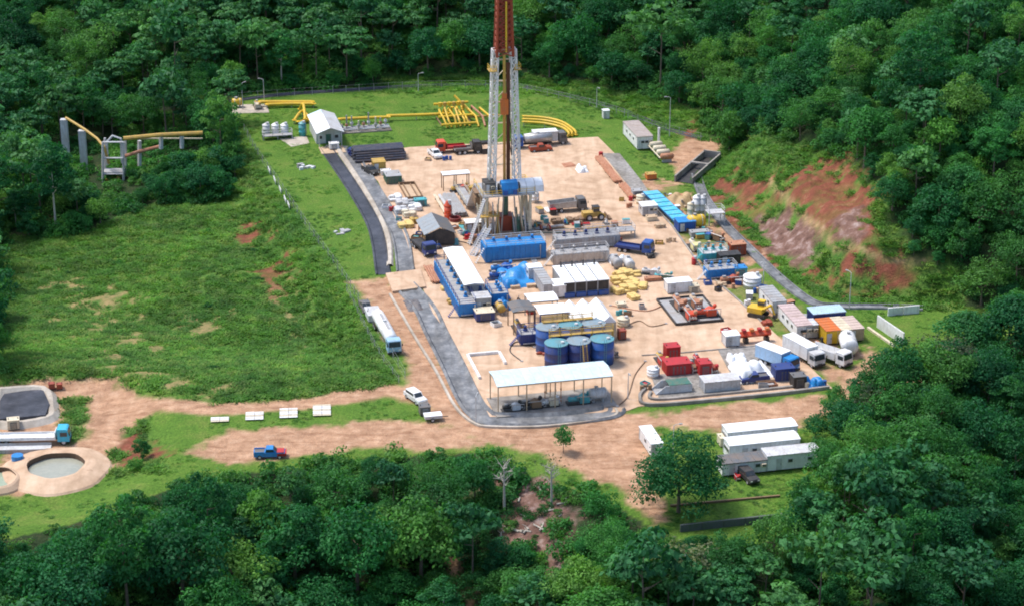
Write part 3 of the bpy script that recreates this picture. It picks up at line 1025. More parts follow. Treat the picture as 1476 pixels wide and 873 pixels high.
lg = np.stack([NR.uniform(-110, 90, 60000), NR.uniform(285, 570, 60000)], 1)
l_, bare = zone_at(lg, lawn), zone_at(lg, np.maximum.reduce([dirt, red, rock, tan, field]))
ok = (l_ > 0.6) & (bare < 0.2) & (sd_poly(lg, PAD) > 3.5) & (np.abs(lg[:, 0]) < half * (lg[:, 1] * cp + CAM_H * sp) + 3)
ok &= fbm(lg[:, 0] / 6, lg[:, 1] / 6) > 0.52
lg = lg[ok]
lz_ = height(lg[:, 0], lg[:, 1])
chan = [W((448, 205), (520, 318), (535, 400), (600, 400), (600, 360), (505, 205)), W((555, 395), (600, 395), (720, 600), (890, 590), (890, 615), (690, 620)), W((440, 140), (495, 140), (505, 215), (450, 215))]
keep = ~in_poly(lg, chan)
scatter('lawn_grass', [(x, y, z, rng.randrange(3), rng.uniform(0.2, 0.5), rng.uniform(0, 6.28)) for (x, y), z in zip(lg[keep], lz_[keep])], TUFT,
        'short patchy green grass on the lawns round the pad', 'grass', 'lawn_tuft')

# ------------------------------------------------------------------ materials of the plant
D_ = (0.20, 0.13, 0.085)
WHITE = paint('white_paint', (0.80, 0.80, 0.79), 0.5, 0, 0.30, 0.4)
WHITE_S = paint('white_sheet', (0.82, 0.83, 0.84), 0.45, 0, 0.22, 0.25, (0.45, 0.40, 0.34))
SKYROOF = paint('pale_blue_sheet', (0.50, 0.64, 0.70), 0.45, 0, 0.41, 0.25, (0.72, 0.74, 0.74))
CREAM = paint('cream_paint', (0.68, 0.60, 0.44), 0.6, 0, 0.41, 0.6)
GREY = paint('grey_paint', (0.36, 0.37, 0.38), 0.6, 0, 0.47, 0.6)
GREY_L = paint('light_grey_paint', (0.56, 0.57, 0.58), 0.55, 0, 0.41, 0.5)
GREY_D = paint('dark_grey_sheet', (0.11, 0.12, 0.13), 0.6, 0, 0.54, 0.5)
BLACK = paint('black_steel', (0.022, 0.022, 0.024), 0.6, 0, 0.41, 0.8, (0.12, 0.10, 0.08))
STEEL = paint('galvanised_steel', (0.50, 0.50, 0.50), 0.45, 0.6, 0.41, 1.0)
BLUE = paint('blue_paint', (0.012, 0.085, 0.34), 0.45, 0, 0.34, 0.7, (0.10, 0.10, 0.12))
BLUE_D = paint('dark_blue_paint', (0.014, 0.04, 0.19), 0.5, 0, 0.41, 0.7, (0.08, 0.07, 0.09))
BLUE_B = paint('bright_blue_paint', (0.015, 0.22, 0.55), 0.45, 0, 0.41, 0.5, (0.03, 0.08, 0.2))
TARP_B = paint('blue_tarpaulin', (0.015, 0.26, 0.62), 0.4, 0, 0.68, 0.8, (0.03, 0.11, 0.33), bump=0.6)
TURQ = paint('turquoise_paint', (0.04, 0.36, 0.40), 0.5, 0, 0.47, 0.7)
GREEN_D = paint('dark_green_paint', (0.03, 0.14, 0.10), 0.5, 0, 0.47, 0.7)
YELLOW = paint('yellow_paint', (0.72, 0.46, 0.02), 0.5, 0, 0.34, 0.7)
YELLOW_D = paint('ochre_paint', (0.52, 0.33, 0.06), 0.6, 0, 0.47, 0.7)
ORANGE = paint('orange_paint', (0.62, 0.15, 0.02), 0.5, 0, 0.41, 0.7)
RED = paint('red_paint', (0.46, 0.018, 0.02), 0.5, 0, 0.41, 0.7, (0.16, 0.03, 0.02))
RED_O = paint('orange_red_paint', (0.66, 0.06, 0.015), 0.5, 0, 0.41, 0.7)
RUST = paint('rusty_steel', (0.36, 0.15, 0.075), 0.8, 0, 0.68, 0.9, (0.55, 0.30, 0.2))
BROWN = paint('brown_paint', (0.22, 0.13, 0.07), 0.7, 0, 0.54, 0.9)
MAROON = paint('maroon_paint', (0.34, 0.06, 0.025), 0.55, 0, 0.47, 0.7, (0.16, 0.04, 0.025))
TAN = paint('tan_board', (0.55, 0.40, 0.26), 0.8, 0, 0.47, 0.9)
SACK = paint('yellow_sacking', (0.70, 0.50, 0.16), 0.8, 0, 0.41, 1.2, (0.5, 0.36, 0.2), bump=0.4)
RUBBER = paint('tyre_rubber', (0.02, 0.02, 0.021), 0.85, 0, 0.41, 2.0, (0.16, 0.11, 0.08))
GLASS = paint('dark_glass', (0.03, 0.045, 0.055), 0.08, 0, 0.14, 2.0)
PIPE_B = paint('blue_black_pipe', (0.05, 0.06, 0.09), 0.5, 0.2, 0.68, 0.4, (0.16, 0.13, 0.12))
MUDW = paint('drilling_mud', (0.30, 0.31, 0.25), 0.25, 0, 0.54, 0.3, (0.38, 0.36, 0.28))
LAMP_W = paint('lamp_lens', (0.75, 0.75, 0.7), 0.2)


def T(name, label, cat, px, py, rz=TH, z=0.12, group=None):
    """a thing whose base centre shows at that pixel"""
    return thing(name, label, cat, at(px, py, z), rz, group)


def loc_of(px, py, ztop, zbase=0.12):
    """base point below the pixel where a thing's top centre shows"""
    p = at(px, py, ztop)
    return Vector((p.x, p.y, zbase))


def off(p, dx, dy, rz=TH):
    c, s = math.cos(rz), math.sin(rz)
    return Vector((p.x + dx * c - dy * s, p.y + dx * s + dy * c, p.z))


def b_(x, y, z, sx, sy, sz, *a, **k):
    return MB().box(x, y, z, sx, sy, sz, *a, **k)


_wheels = {}


def wheel(t, x, y, r=0.5, w=0.32):
    k = (r, w)
    if k not in _wheels:
        ty = MB(); ty.v = []
        n = 14
        prof = [(r * 0.62, -w / 2), (r * 0.94, -w / 2), (r, -w / 3), (r, w / 3), (r * 0.94, w / 2), (r * 0.62, w / 2)]
        vs_, fs = [], []
        for rr, yy in prof:
            for i in range(n):
                a = 2 * math.pi * i / n
                vs_.append((rr * math.cos(a), yy, rr * math.sin(a)))
        for j in range(len(prof)):
            j2 = (j + 1) % len(prof)
            for i in range(n):
                fs.append((j * n + i, j * n + (i + 1) % n, j2 * n + (i + 1) % n, j2 * n + i))
        ty.add(vs_, fs)
        rm = MB().cyl((0, -w * 0.4, 0), (0, w * 0.4, 0), r * 0.63, 12)
        _wheels[k] = (ty.mesh('tyre', RUBBER), rm.mesh('rim', GREY_L))
    a, b = _wheels[k]
    o = link('wheel', a, t, (x, y, r))
    link('rim', b, o)
    return o


def rail(t, pts, h=1.0, mat=YELLOW_D, name='handrail', w=0.07):
    b = MB()
    for p, q in zip(pts[:-1], pts[1:]):
        p, q = Vector(p), Vector(q)
        for f in (0.55, 1.0):
            b.bar(p + Vector((0, 0, h * f)), q + Vector((0, 0, h * f)), w)
        n = max(1, int((q - p).length / 1.8))
        for i in range(n + 1):
            s = p.lerp(q, i / n)
            b.bar(s, s + Vector((0, 0, h)), w)
    return b.build(name, mat, t)


def ribbed(t, name, mat, w, l, h, z, step=0.5, d=0.06):
    """box shell with pressed ribs on all four sides"""
    b = b_(0, 0, z, w, l, h)
    n = max(2, int(w / step))
    for i in range(n):
        x = -w / 2 + (i + 0.5) * w / n
        for s in (-1, 1):
            b.box(x, s * (l / 2 + d / 2 - 0.002), z + 0.15, w / n * 0.45, d, h - 0.3)
    n = max(2, int(l / step))
    for i in range(n):
        y = -l / 2 + (i + 0.5) * l / n
        for s in (-1, 1):
            b.box(s * (w / 2 + d / 2 - 0.002), y, z + 0.15, d, l / n * 0.45, h - 0.3)
    return b.build(name, mat, t)


def cabin(p, w, l, h, wall, roofm, label, name='site_cabin', cat='cabin', rz=TH, windows=2, door=True, group=None, gable=0.0, ribs=False, skid=True, over=0.15, side=-1):
    """portable cabin or container: body on a skid, roof, door with handle, windows with panes"""
    t = thing(name, label, cat, p, rz, group)
    if skid:
        for s in (-1, 1):
            b_(s * w * 0.36, 0, 0, 0.25, l * 0.98, 0.3).build('skid', BLACK, t)
    z = 0.3 if skid else 0.0
    if ribs:
        ribbed(t, 'body', wall, w, l, h, z)
    else:
        b_(0, 0, z, w, l, h).build('body', wall, t)
    r = MB()
    if gable:
        if w <= l:
            r.prof_y([(-w / 2 - over, z + h), (w / 2 + over, z + h), (w / 2 + over, z + h + 0.1), (0, z + h + gable), (-w / 2 - over, z + h + 0.1)], -l / 2 - over, l / 2 + over)
        else:
            r.prof_x([(-l / 2 - over, z + h), (l / 2 + over, z + h), (l / 2 + over, z + h + 0.1), (0, z + h + gable), (-l / 2 - over, z + h + 0.1)], -w / 2 - over, w / 2 + over)
    else:
        r.box(0, 0, z + h, w + 2 * over, l + 2 * over, 0.14)
        long_x = w > l
        n = int((w if long_x else l) / 1.2)
        for i in range(n):
            q = (i + 0.5) / n - 0.5
            if long_x:
                r.box(q * w, 0, z + h + 0.138, 0.12, l + 2 * over - 0.02, 0.05)
            else:
                r.box(0, q * l, z + h + 0.138, w + 2 * over - 0.02, 0.12, 0.05)
    r.build('roof', roofm, t)
    if door:
        d = b_(-w * 0.28, side * (l / 2 + 0.03), z + 0.05, min(0.95, w * 0.4), 0.06, min(2.0, h - 0.3)).build('door', GREY_L if wall is not GREY_L else GREY, t)
        b_(-w * 0.28 + 0.3, side * (l / 2 + 0.09), z + 1.0, 0.12, 0.07, 0.12).build('handle', BLACK, d)
    for i in range(windows):
        q = (i + 0.7) / (windows + 0.4) - 0.5
        f = b_(q * w * 0.9 + w * 0.12, side * (l / 2 + 0.04), z + h * 0.45, 0.9, 0.08, 0.7).build('window', GREY_L, t)
        b_(q * w * 0.9 + w * 0.12, side * (l / 2 + 0.09), z + h * 0.45 + 0.08, 0.74, 0.03, 0.54).build('pane', GLASS, f)
        f = b_(-(w / 2 + 0.04), q * l * 0.8, z + h * 0.45, 0.08, 0.9, 0.7).build('window', GREY_L, t)
        b_(-(w / 2 + 0.09), q * l * 0.8, z + h * 0.45 + 0.08, 0.03, 0.74, 0.54).build('pane', GLASS, f)
    if windows:
        a = b_(w / 2 - 0.5, side * (l / 2 + 0.28), z + h * 0.55, 0.75, 0.5, 0.5).build('air_conditioner', CREAM, t)
        b_(w / 2 - 0.5, side * (l / 2 + 0.54), z + h * 0.55 + 0.06, 0.6, 0.03, 0.38).build('grille', GREY_D, a)
    for sx in (-1, 1):
        for sy in (-1, 1):
            b_(sx * (w / 2 + 0.02), sy * (l / 2 + 0.02), z, 0.12, 0.12, h - 0.02).build('corner_post', GREY_L if wall is WHITE else wall, t)
    return t


def shelter(p, w, l, h, roofm, label, rz=TH, name='roofed_shelter', gable=0.5, nx=3, ny=2, postm=None, group=None, panels=True, cat='shelter', mono=False):
    """open roof on posts: single posts, beams and roof sheets laid side by side"""
    t = thing(name, label, cat, p, rz, group)
    postm = postm or CREAM
    for i in range(nx):
        for j in range(ny):
            b_((i / (nx - 1) - 0.5) * (w - 0.5), (j / (ny - 1) - 0.5) * (l - 0.5), 0, 0.18, 0.18, h).build('post', postm, t)
    be = MB()
    for j in range(ny):
        be.box(0, (j / (ny - 1) - 0.5) * (l - 0.5), h - 0.02, w - 0.3, 0.16, 0.22)
    for i in range(nx):
        be.box((i / (nx - 1) - 0.5) * (w - 0.5), 0, h + 0.01, 0.14, l - 0.3, 0.2)
    be.build('roof_frame', postm, t)
    along_x = w >= l
    L_, W_ = (w, l) if along_x else (l, w)
    n = max(3, int(L_ / 1.6))
    z = h + 0.22
    for i in range(n):
        a0 = -L_ / 2 + i * L_ / n + 0.02; a1 = a0 + L_ / n - 0.04
        dz = rng.uniform(0, 0.03)
        if mono:
            pr = [(-W_ / 2, z + dz), (W_ / 2, z + gable + dz), (W_ / 2, z + gable + 0.06 + dz), (-W_ / 2, z + 0.06 + dz)]
        else:
            pr = [(-W_ / 2, z + dz), (0, z + gable + dz), (W_ / 2, z + dz), (W_ / 2, z + 0.06 + dz), (0, z + gable + 0.07 + dz), (-W_ / 2, z + 0.06 + dz)]
        m = MB()
        (m.prof_x if along_x else m.prof_y)(pr, a0, a1)
        m.build('roof_panel', roofm, t, fix=True)
    return t


def vtank(p, r, h, mat, label, lid=None, group=None, name='storage_tank', ladder=True, cone=0.25, rz=TH, rim=None, cat='tank', legs=0):
    t = thing(name, label, cat, p, rz, group)
    z = legs
    if legs:
        for i in range(4):
            a = math.pi / 4 + i * math.pi / 2
            b_(r * 0.8 * math.cos(a), r * 0.8 * math.sin(a), 0, 0.2, 0.2, legs + 0.4).build('leg', mat, t)
        MB().lathe([(0.25, 0.15), (r, legs + 0.5)], n=20).build('cone', mat, t, True)
        z = legs + 0.5
    sh = MB().lathe([(r, z), (r, z + h * 0.33), (r + 0.05, z + h * 0.34), (r + 0.05, z + h * 0.36), (r, z + h * 0.37), (r, z + h * 0.66), (r + 0.05, z + h * 0.67), (r + 0.05, z + h * 0.69), (r, z + h * 0.7), (r, z + h)], n=26)
    sh.build('shell', mat, t, True)
    MB().lathe([(r + 0.07, z + h), (r + 0.07, z + h + 0.1), (0.25, z + h + 0.1 + cone)], n=26).build('lid', lid or mat, t)
    MB().lathe([(0.35, z + h + 0.1), (0.35, z + h + cone + 0.3), (0.3, z + h + cone + 0.34)], x=r * 0.45, y=-r * 0.3, n=12).build('manhole', GREY_L, t)
    MB().tube([(r + 0.12, 0, 0.3), (r + 0.12, 0, z + h * 0.9), (r - 0.3, 0, z + h + 0.35)], 0.09).build('pipe', STEEL, t)
    if ladder:
        b = MB()
        for s in (-0.2, 0.2):
            b.bar((s, -r - 0.14, z * 0.5), (s, -r - 0.14, z + h + 0.8), 0.06)
        for i in range(int(h / 0.4)):
            b.bar((-0.2, -r - 0.14, z * 0.5 + 0.3 + i * 0.4), (0.2, -r - 0.14, z * 0.5 + 0.3 + i * 0.4), 0.04)
        b.build('ladder', lid or CREAM, t)
    return t


def htank(p, r, L_, mat, label, rz=TH, name='horizontal_tank', lift=0.5, skidm=None, group=None, cat='tank'):
    """cylinder lying along local y on saddles"""
    t = thing(name, label, cat, p, rz, group)
    m = MB()
    prof = [(r * 0.35, -L_ / 2 - r * 0.32), (r * 0.75, -L_ / 2 - r * 0.2), (r, -L_ / 2), (r, L_ / 2), (r * 0.75, L_ / 2 + r * 0.2), (r * 0.35, L_ / 2 + r * 0.32)]
    m.lathe_x(prof, 0, lift + r)
    m.v = [(-y, x, z) for x, y, z in m.v]
    m.build('shell', mat, t, True)
    for s in (-0.32, 0.32):
        b_(0, s * L_, 0, r * 1.5, 0.25, lift + r * 0.5).build('saddle', skidm or GREY, t)
    for s in (-0.33, 0.33):
        q = MB().lathe_x([(r + 0.03, -0.06), (r + 0.03, 0.06)], 0, lift + r)
        q.v = [(-y, x + s * L_, z) for x, y, z in q.v]
        q.build('strap', GREY_L, t)
    MB().lathe([(0.32, 0), (0.32, 0.4), (0.38, 0.42), (0.38, 0.5)], y=L_ * 0.1, z=lift + 2 * r - 0.15, n=12).build('manhole', GREY, t)
    MB().tube([(0, -L_ * 0.42, lift + 0.1), (0, -L_ / 2 - r * 0.5, lift + 0.1), (0, -L_ / 2 - r * 0.5, 0.2)], 0.08).build('pipe', STEEL, t)
    return t


def truck(p, rz, cabm, label, body='flat', bodym=None, L_=8.5, name='truck', cat='truck', group=None, w=2.45):
    """lorry facing local +x; body: flat, tank, box, tip"""
    t = thing(name, label, cat, p, rz, group)
    bodym = bodym or GREY
    b_(0, 0, 0.75, L_, 0.9, 0.25).build('chassis', BLACK, t)
    cx = L_ / 2 - 1.0
    c = MB().prof_y([(cx - 1.0, 0.7), (cx + 1.0, 0.7), (cx + 1.0, 1.6), (cx + 0.75, 2.75), (cx + 0.5, 2.9), (cx - 1.0, 2.9)], -w / 2, w / 2).build('cab', cabm, t)
    MB().add([(cx + 1.01, -w / 2 + 0.15, 1.66), (cx + 1.01, w / 2 - 0.15, 1.66), (cx + 0.79, w / 2 - 0.2, 2.62), (cx + 0.79, -w / 2 + 0.2, 2.62)], [(0, 1, 2, 3)]).build('windscreen', GLASS, c)
    for s in (-1, 1):
        b_(cx + 0.1, s * (w / 2 + 0.01), 1.65, 1.2, 0.03, 0.75).build('side_window', GLASS, c)
        b_(cx + 1.01, s * (w / 2 - 0.35), 0.95, 0.06, 0.4, 0.25).build('headlight', LAMP_W, c)
        b_(cx + 1.15, s * (w / 2 + 0.15), 1.9, 0.1, 0.2, 0.45).build('mirror', BLACK, c)
    b_(cx + 1.05, 0, 0.45, 0.15, w, 0.35).build('bumper', BLACK, t)
    for x in (cx, -L_ / 2 + 1.2, -L_ / 2 + 2.4):
        for s in (-1, 1):
            wheel(t, x, s * (w / 2 - 0.2), 0.52)
    bl = L_ - 2.3
    bx = -L_ / 2 + bl / 2
    if body == 'tank':
        m = MB().lathe_x([(0.5, bx - bl / 2), (1.15, bx - bl / 2 + 0.2), (1.18, bx), (1.15, bx + bl / 2 - 0.2), (0.5, bx + bl / 2)], 0, 2.15)
        m.build('tank_body', bodym, t, True)
        b_(bx, 0, 3.3, bl * 0.6, 0.5, 0.08).build('walkway', GREY, t)
        MB().lathe([(0.35, 0), (0.35, 0.3)], x=bx, z=3.3, n=12).build('manhole', GREY_L, t)
    elif body == 'box':
        b_(bx, 0, 1.05, bl, w + 0.05, 2.3).build('cargo_box', bodym, t)
        b_(bx, 0, 3.35, bl + 0.08, w + 0.12, 0.08).build('box_roof', WHITE, t)
        b_(bx - bl / 2 - 0.03, 0.4, 1.2, 0.05, 1.1, 2.0).build('rear_door', GREY_L, t)
    elif body == 'tip':
        MB().prof_y([(bx - bl / 2, 1.1), (bx + bl / 2, 1.1), (bx + bl / 2, 2.5), (bx - bl / 2 - 0.3, 2.2)], -w / 2, -w / 2 + 0.1).prof_y([(bx - bl / 2, 1.1), (bx + bl / 2, 1.1), (bx + bl / 2, 2.5), (bx - bl / 2 - 0.3, 2.2)], w / 2 - 0.1, w / 2).box(bx + bl / 2 - 0.06, 0, 1.1, 0.1, w - 0.22, 1.4).box(bx, 0, 1.02, bl, w - 0.22, 0.12).box(bx - bl / 2, 0, 1.14, 0.08, w - 0.22, 0.9).build('tipper_body', bodym, t)
    else:
        b_(bx, 0, 1.05, bl, w, 0.18).build('flatbed', bodym, t)
        b_(bx + bl / 2 - 0.08, 0, 1.23, 0.12, w, 1.1).build('headboard', bodym, t)
        for s in (-1, 1):
            b_(bx, s * (w / 2 - 0.05), 1.23, bl - 0.3, 0.06, 0.35).build('side_board', bodym, t)
    return t


def pickup(p, rz, mat, label, bedm=None, name='pickup', cat='pickup', closed=False, group=None):
    t = thing(name, label, cat, p, rz, group)
    MB().prof_y([(-2.6, 0.45), (2.6, 0.45), (2.65, 0.8), (2.5, 1.05), (1.2, 1.15), (-2.6, 1.15)], -0.92, 0.92).build('body', mat, t)
    x0 = -2.2 if closed else -0.75
    c = MB().prof_y([(x0, 1.14), (1.25, 1.14), (0.6, 1.78), (x0 + 0.25, 1.8)], -0.82, 0.82).build('cabin', mat, t)
    MB().add([(1.24, -0.75, 1.19), (1.24, 0.75, 1.19), (0.66, 0.68, 1.75), (0.66, -0.68, 1.75)], [(0, 1, 2, 3)]).build('windscreen', GLASS, c)
    for s in (-1, 1):
        b_((x0 + 0.9) / 2, s * 0.83, 1.25, (0.7 - x0) * 0.85, 0.03, 0.42).build('side_window', GLASS, c)
        b_(2.62, s * 0.65, 0.75, 0.06, 0.35, 0.2).build('headlight', LAMP_W, t)
    if not closed:
        b_(-1.65, 0, 1.152, 1.6, 1.55, 0.02).build('load_bed', bedm or GREY_D, t)
        for s in (-1, 1):
            b_(-1.68, s * 0.87, 1.15, 1.75, 0.08, 0.22).build('bed_side', mat, t)
    for x in (1.65, -1.65):
        for s in (-1, 1):
            wheel(t, x, s * 0.82, 0.38, 0.26)
    return t


def mud_tank(p, w, l, h, mat, label, rz=TH, motors=3, railm=None, gratem=None, name='mud_tank', group=None, cat='tank'):
    """long open-topped steel tank: ribbed walls, gratings, agitators, handrails, stairs"""
    t = thing(name, label, cat, p, rz, group)
    ribbed(t, 'body', mat, w, l, h, 0.2, 1.1, 0.12)
    b_(0, 0, 0, w * 0.9, l, 0.2).build('skid', BLACK, t)
    n = max(2, int(max(w, l) / 2.4))
    for i in range(n):
        q = (i + 0.5) / n - 0.5
        if w > l:
            b_(q * w, 0, h + 0.2, w / n - 0.12, l - 0.2, 0.06).build('grating', gratem or GREY, t)
        else:
            b_(0, q * l, h + 0.2, w - 0.2, l / n - 0.12, 0.06).build('grating', gratem or GREY, t)
    for i in range(motors):
        q = ((i + 0.5) / motors - 0.5) * 0.85
        x, y = (q * w, 0.1 * l) if w > l else (0.1 * w, q * l)
        a = MB().lathe([(0.45, 0), (0.45, 0.3), (0.28, 0.34), (0.28, 1.0), (0.15, 1.06)], x, y, h + 0.26, 12).build('agitator', mat if mat is not GREY else BLUE_D, t)
        MB().lathe([(0.31, 0.5), (0.31, 0.62)], x, y, h + 0.26, 12).build('fan_cover', BLACK, a)
    e = 0.1
    rail(t, [(-w / 2 + e, -l / 2 + e, h + 0.2), (w / 2 - e, -l / 2 + e, h + 0.2), (w / 2 - e, l / 2 - e, h + 0.2), (-w / 2 + e, l / 2 - e, h + 0.2), (-w / 2 + e, -l / 2 + e, h + 0.2)], 1.0, railm or YELLOW_D)
    st = MB()
    for i in range(8):
        st.box(-w / 2 - 0.3 - 0.22 * (7 - i), -l / 2 + 0.6, 0.15 + i * (h / 8), 0.26, 0.8, 0.06)
    st.build('stair', railm or YELLOW_D, t)
    MB().tube([(-w * 0.4, -l / 2 - 0.3, 0.5), (w * 0.4, -l / 2 - 0.3, 0.5), (w * 0.4, -l / 2 - 0.3, h)], 0.14).build('pipe', STEEL, t)
    return t


def pump(p, mat, label, rz=TH, s=1.0, motorm=None, name='pump_skid', cat='pump', group=None, skidm=None):
    """motor, pump end, manifold and pipes on a skid, along local y"""
    t = thing(name, label, cat, p, rz, group)
    t.scale = (s, s, s)
    b_(0, 0, 0, 1.9, 4.6, 0.25).build('skid', skidm or BLACK, t)
    MB().prof_x([(-2.1, 0.25), (-0.2, 0.25), (-0.2, 1.3), (-1.0, 1.75), (-2.1, 1.4)], -0.8, 0.8).build('power_end', mat, t)
    for i in (-1, 0, 1):
        MB().cyl((i * 0.5, -2.6, 0.75), (i * 0.5, -2.0, 0.75), 0.22, 8).build('cylinder_head', STEEL, t)
    m = MB().lathe_x([(0.35, -1.1), (0.55, -1.0), (0.55, 0.8), (0.35, 0.95)], 0, 1.0, 14)
    m.v = [(-y, x + 1.1, z) for x, y, z in m.v]
    o = m.build('motor', motorm or mat, t, True)
    b_(0, 1.2, 1.5, 0.5, 0.8, 0.3).build('junction_box', GREY, o)
    MB().tube([(-0.8, -2.5, 0.4), (-0.8, -2.9, 0.4), (-0.8, -2.9, 1.6), (-0.8, 0.5, 1.6)], 0.1).build('pipe', STEEL, t)
    MB().lathe([(0.28, 0), (0.4, 0.3), (0.28, 0.65)], 0.5, -2.1, 1.45, 12).build('pulsation_dampener', motorm or mat, t, True)
    return t


def box_unit(p, w, l, h, mat, label, name='equipment_box', cat='box', rz=TH, topm=None, group=None, louvre=True, ribs=False):
    """steel box housing: body, lid, louvred door, lifting lugs, skid"""
    t = thing(name, label, cat, p, rz, group)
    b_(0, 0, 0, w * 0.96, l * 0.96, 0.18).build('skid', BLACK, t)
    if ribs:
        ribbed(t, 'body', mat, w, l, h, 0.18, 0.6)
    else:
        b_(0, 0, 0.18, w, l, h).build('body', mat, t)
    b_(0, 0, 0.18 + h, w + 0.12, l + 0.12, 0.1).build('lid', topm or mat, t)
    if louvre:
        d = b_(0, -l / 2 - 0.03, 0.3, w * 0.55, 0.05, h * 0.75).build('door', GREY_D if mat is not GREY_D else GREY, t)
        m = MB()
        for i in range(5):
            m.box(0, -l / 2 - 0.07, 0.4 + i * h * 0.13, w * 0.45, 0.04, h * 0.05)
        m.build('louvre', mat, d)
    for sx in (-1, 1):
        b_(sx * w * 0.4, 0, 0.28 + h, 0.12, 0.3, 0.16).build('lifting_lug', BLACK, t)
    return t


def tarp_heap(p, w, l, h, mat, label, seed, name='tarpaulin_heap', cat='tarpaulin', rz=TH, group=None, load=True):
    """cloth thrown over uneven goods: lumpy sheet that falls to the ground with folds, and the crate ends under it"""
    g = random.Random(seed)
    t = thing(name, label, cat, p, rz, group)
    n = 22
    bumps = [(g.uniform(-0.38, 0.38), g.uniform(-0.38, 0.38), g.uniform(0.2, 0.34), g.uniform(0.6, 1.0)) for _ in range(6)]
    vs_, fs = [], []
    for j in range(n + 1):
        for i in range(n + 1):
            u, v = i / n - 0.5, j / n - 0.5
            hh = 0.30
            for bx, by, br, bh in bumps:
                d = math.hypot(u - bx, v - by) / br
                hh = max(hh, bh * (1 - smooth(0.25, 1.45, np.float64(d))))
            edge = max(abs(u), abs(v)) * 2
            hh *= 1 - float(smooth(0.82, 1.0, np.float64(edge)))
            fold = 0.05 * math.sin(9 * math.atan2(v, u) * 2 + seed) * edge
            vs_.append((u * w * (1 + fold * 0.5) + g.uniform(-.04, .04), v * l * (1 + fold * 0.5) + g.uniform(-.04, .04), 0.02 + h * hh + g.uniform(-.015, .015) * h * (edge < 0.9)))
    for j in range(n):
        for i in range(n):
            a = j * (n + 1) + i
            fs.append((a, a + 1, a + n + 2, a + n + 1))
    MB().add(vs_, fs).build('sheet', mat, t, True, True)
    if load:
        for k in range(2):
            b_(g.uniform(-0.3, 0.3) * w, -l * 0.40, 0, w * 0.25, l * 0.28, h * 0.25).build('crate', TAN, t)
    return t


def pipe_stack(p, L_, n, r, mat, label, rz=TH, rows=2, along='x', name='pipe_stack', bearerm=None, group=None):
    """pipes laid side by side on bearers, every pipe its own part"""
    t = thing(name, label, 'pipes', p, rz, group)
    base = MB().cyl((-L_ / 2, 0, 0), (L_ / 2, 0, 0), r, 8) if along == 'x' else MB().cyl((0, -L_ / 2, 0), (0, L_ / 2, 0), r, 8)
    me_ = base.mesh('pipe', mat)
    for k in (-0.35, 0, 0.35):
        (b_(k * L_, 0, 0, 0.25, n * r * 2.1, 0.3) if along == 'x' else b_(0, k * L_, 0, n * r * 2.1, 0.25, 0.3)).build('bearer', bearerm or BROWN, t)
    for j in range(rows):
        for i in range(n - j):
            q = (i - (n - j - 1) / 2) * r * 2.08
            e = rng.uniform(-0.3, 0.3)
            z = 0.3 + r + j * r * 1.75
            link('pipe', me_, t, (e, q, z) if along == 'x' else (q, e, z))
    return t


def light_pole(p, h, label, group='light poles round the site', mat=None):
    t = thing('light_pole', label, 'light pole', p, rng.uniform(0, 6.28), group)
    MB().cyl((0, 0, -0.3), (0, 0, h), 0.11, 8, 0.06).build('pole', mat or GREY_L, t)
    MB().tube([(0, 0, h - 0.1), (0.3, 0, h + 0.15), (1.0, 0, h + 0.2)], 0.05).build('arm', mat or GREY_L, t)
    b_(1.15, 0, h + 0.12, 0.6, 0.28, 0.14).build('lamp_head', GREY, t)
    return t


def barrel(p, mat, label, group=None, r=0.3, h=0.9):
    t = thing('drum', label, 'drum', p, 0, group)
    MB().lathe([(r, 0), (r, h * .3), (r * 1.05, h * .32), (r, h * .35), (r, h * .64), (r * 1.05, h * .66), (r, h * .69), (r, h)], n=14).build('shell', mat, t)
    MB().lathe([(r * 0.9, h), (r * 0.9, h + 0.02)], n=14).build('lid', mat, t)
    return t


def pallet(p, w, l, h, mat, label, rz=TH, group=None, name='pallet_load', cat='pallet', rows=3, cols=2, layers=2):
    """pallet with goods stacked on it, each sack or carton its own part"""
    t = thing(name, label, cat, p, rz, group)
    pm = MB()
    for k in (-0.42, 0, 0.42):
        pm.box(k * w, 0, 0, 0.1, l, 0.1)
    for k in range(5):
        pm.box(0, (k / 4 - 0.5) * l * 0.9, 0.1, w, l * 0.14, 0.04)
    pm.build('pallet_base', TAN, t)
    sx, sy, sz = w / cols, l / rows, h / layers
    m = MB().lathe([(0.36, 0), (0.5, 0.2), (0.52, 0.5), (0.47, 0.85), (0.3, 1.0)], n=8)
    m.v = [(x * sx * 1.25, y * sy * 1.25, z * sz) for x, y, z in m.v]
    me_ = m.mesh('sack', mat)
    for k in range(layers):
        for i in range(cols):
            for j in range(rows):
                if k == layers - 1 and rng.random() < 0.2:
                    continue
                link('sack', me_, t, ((i + 0.5) * sx - w / 2 + rng.uniform(-.05, .05), (j + 0.5) * sy - l / 2 + rng.uniform(-.05, .05), 0.14 + k * sz * 0.92), rng.uniform(-.2, .2))
    return t


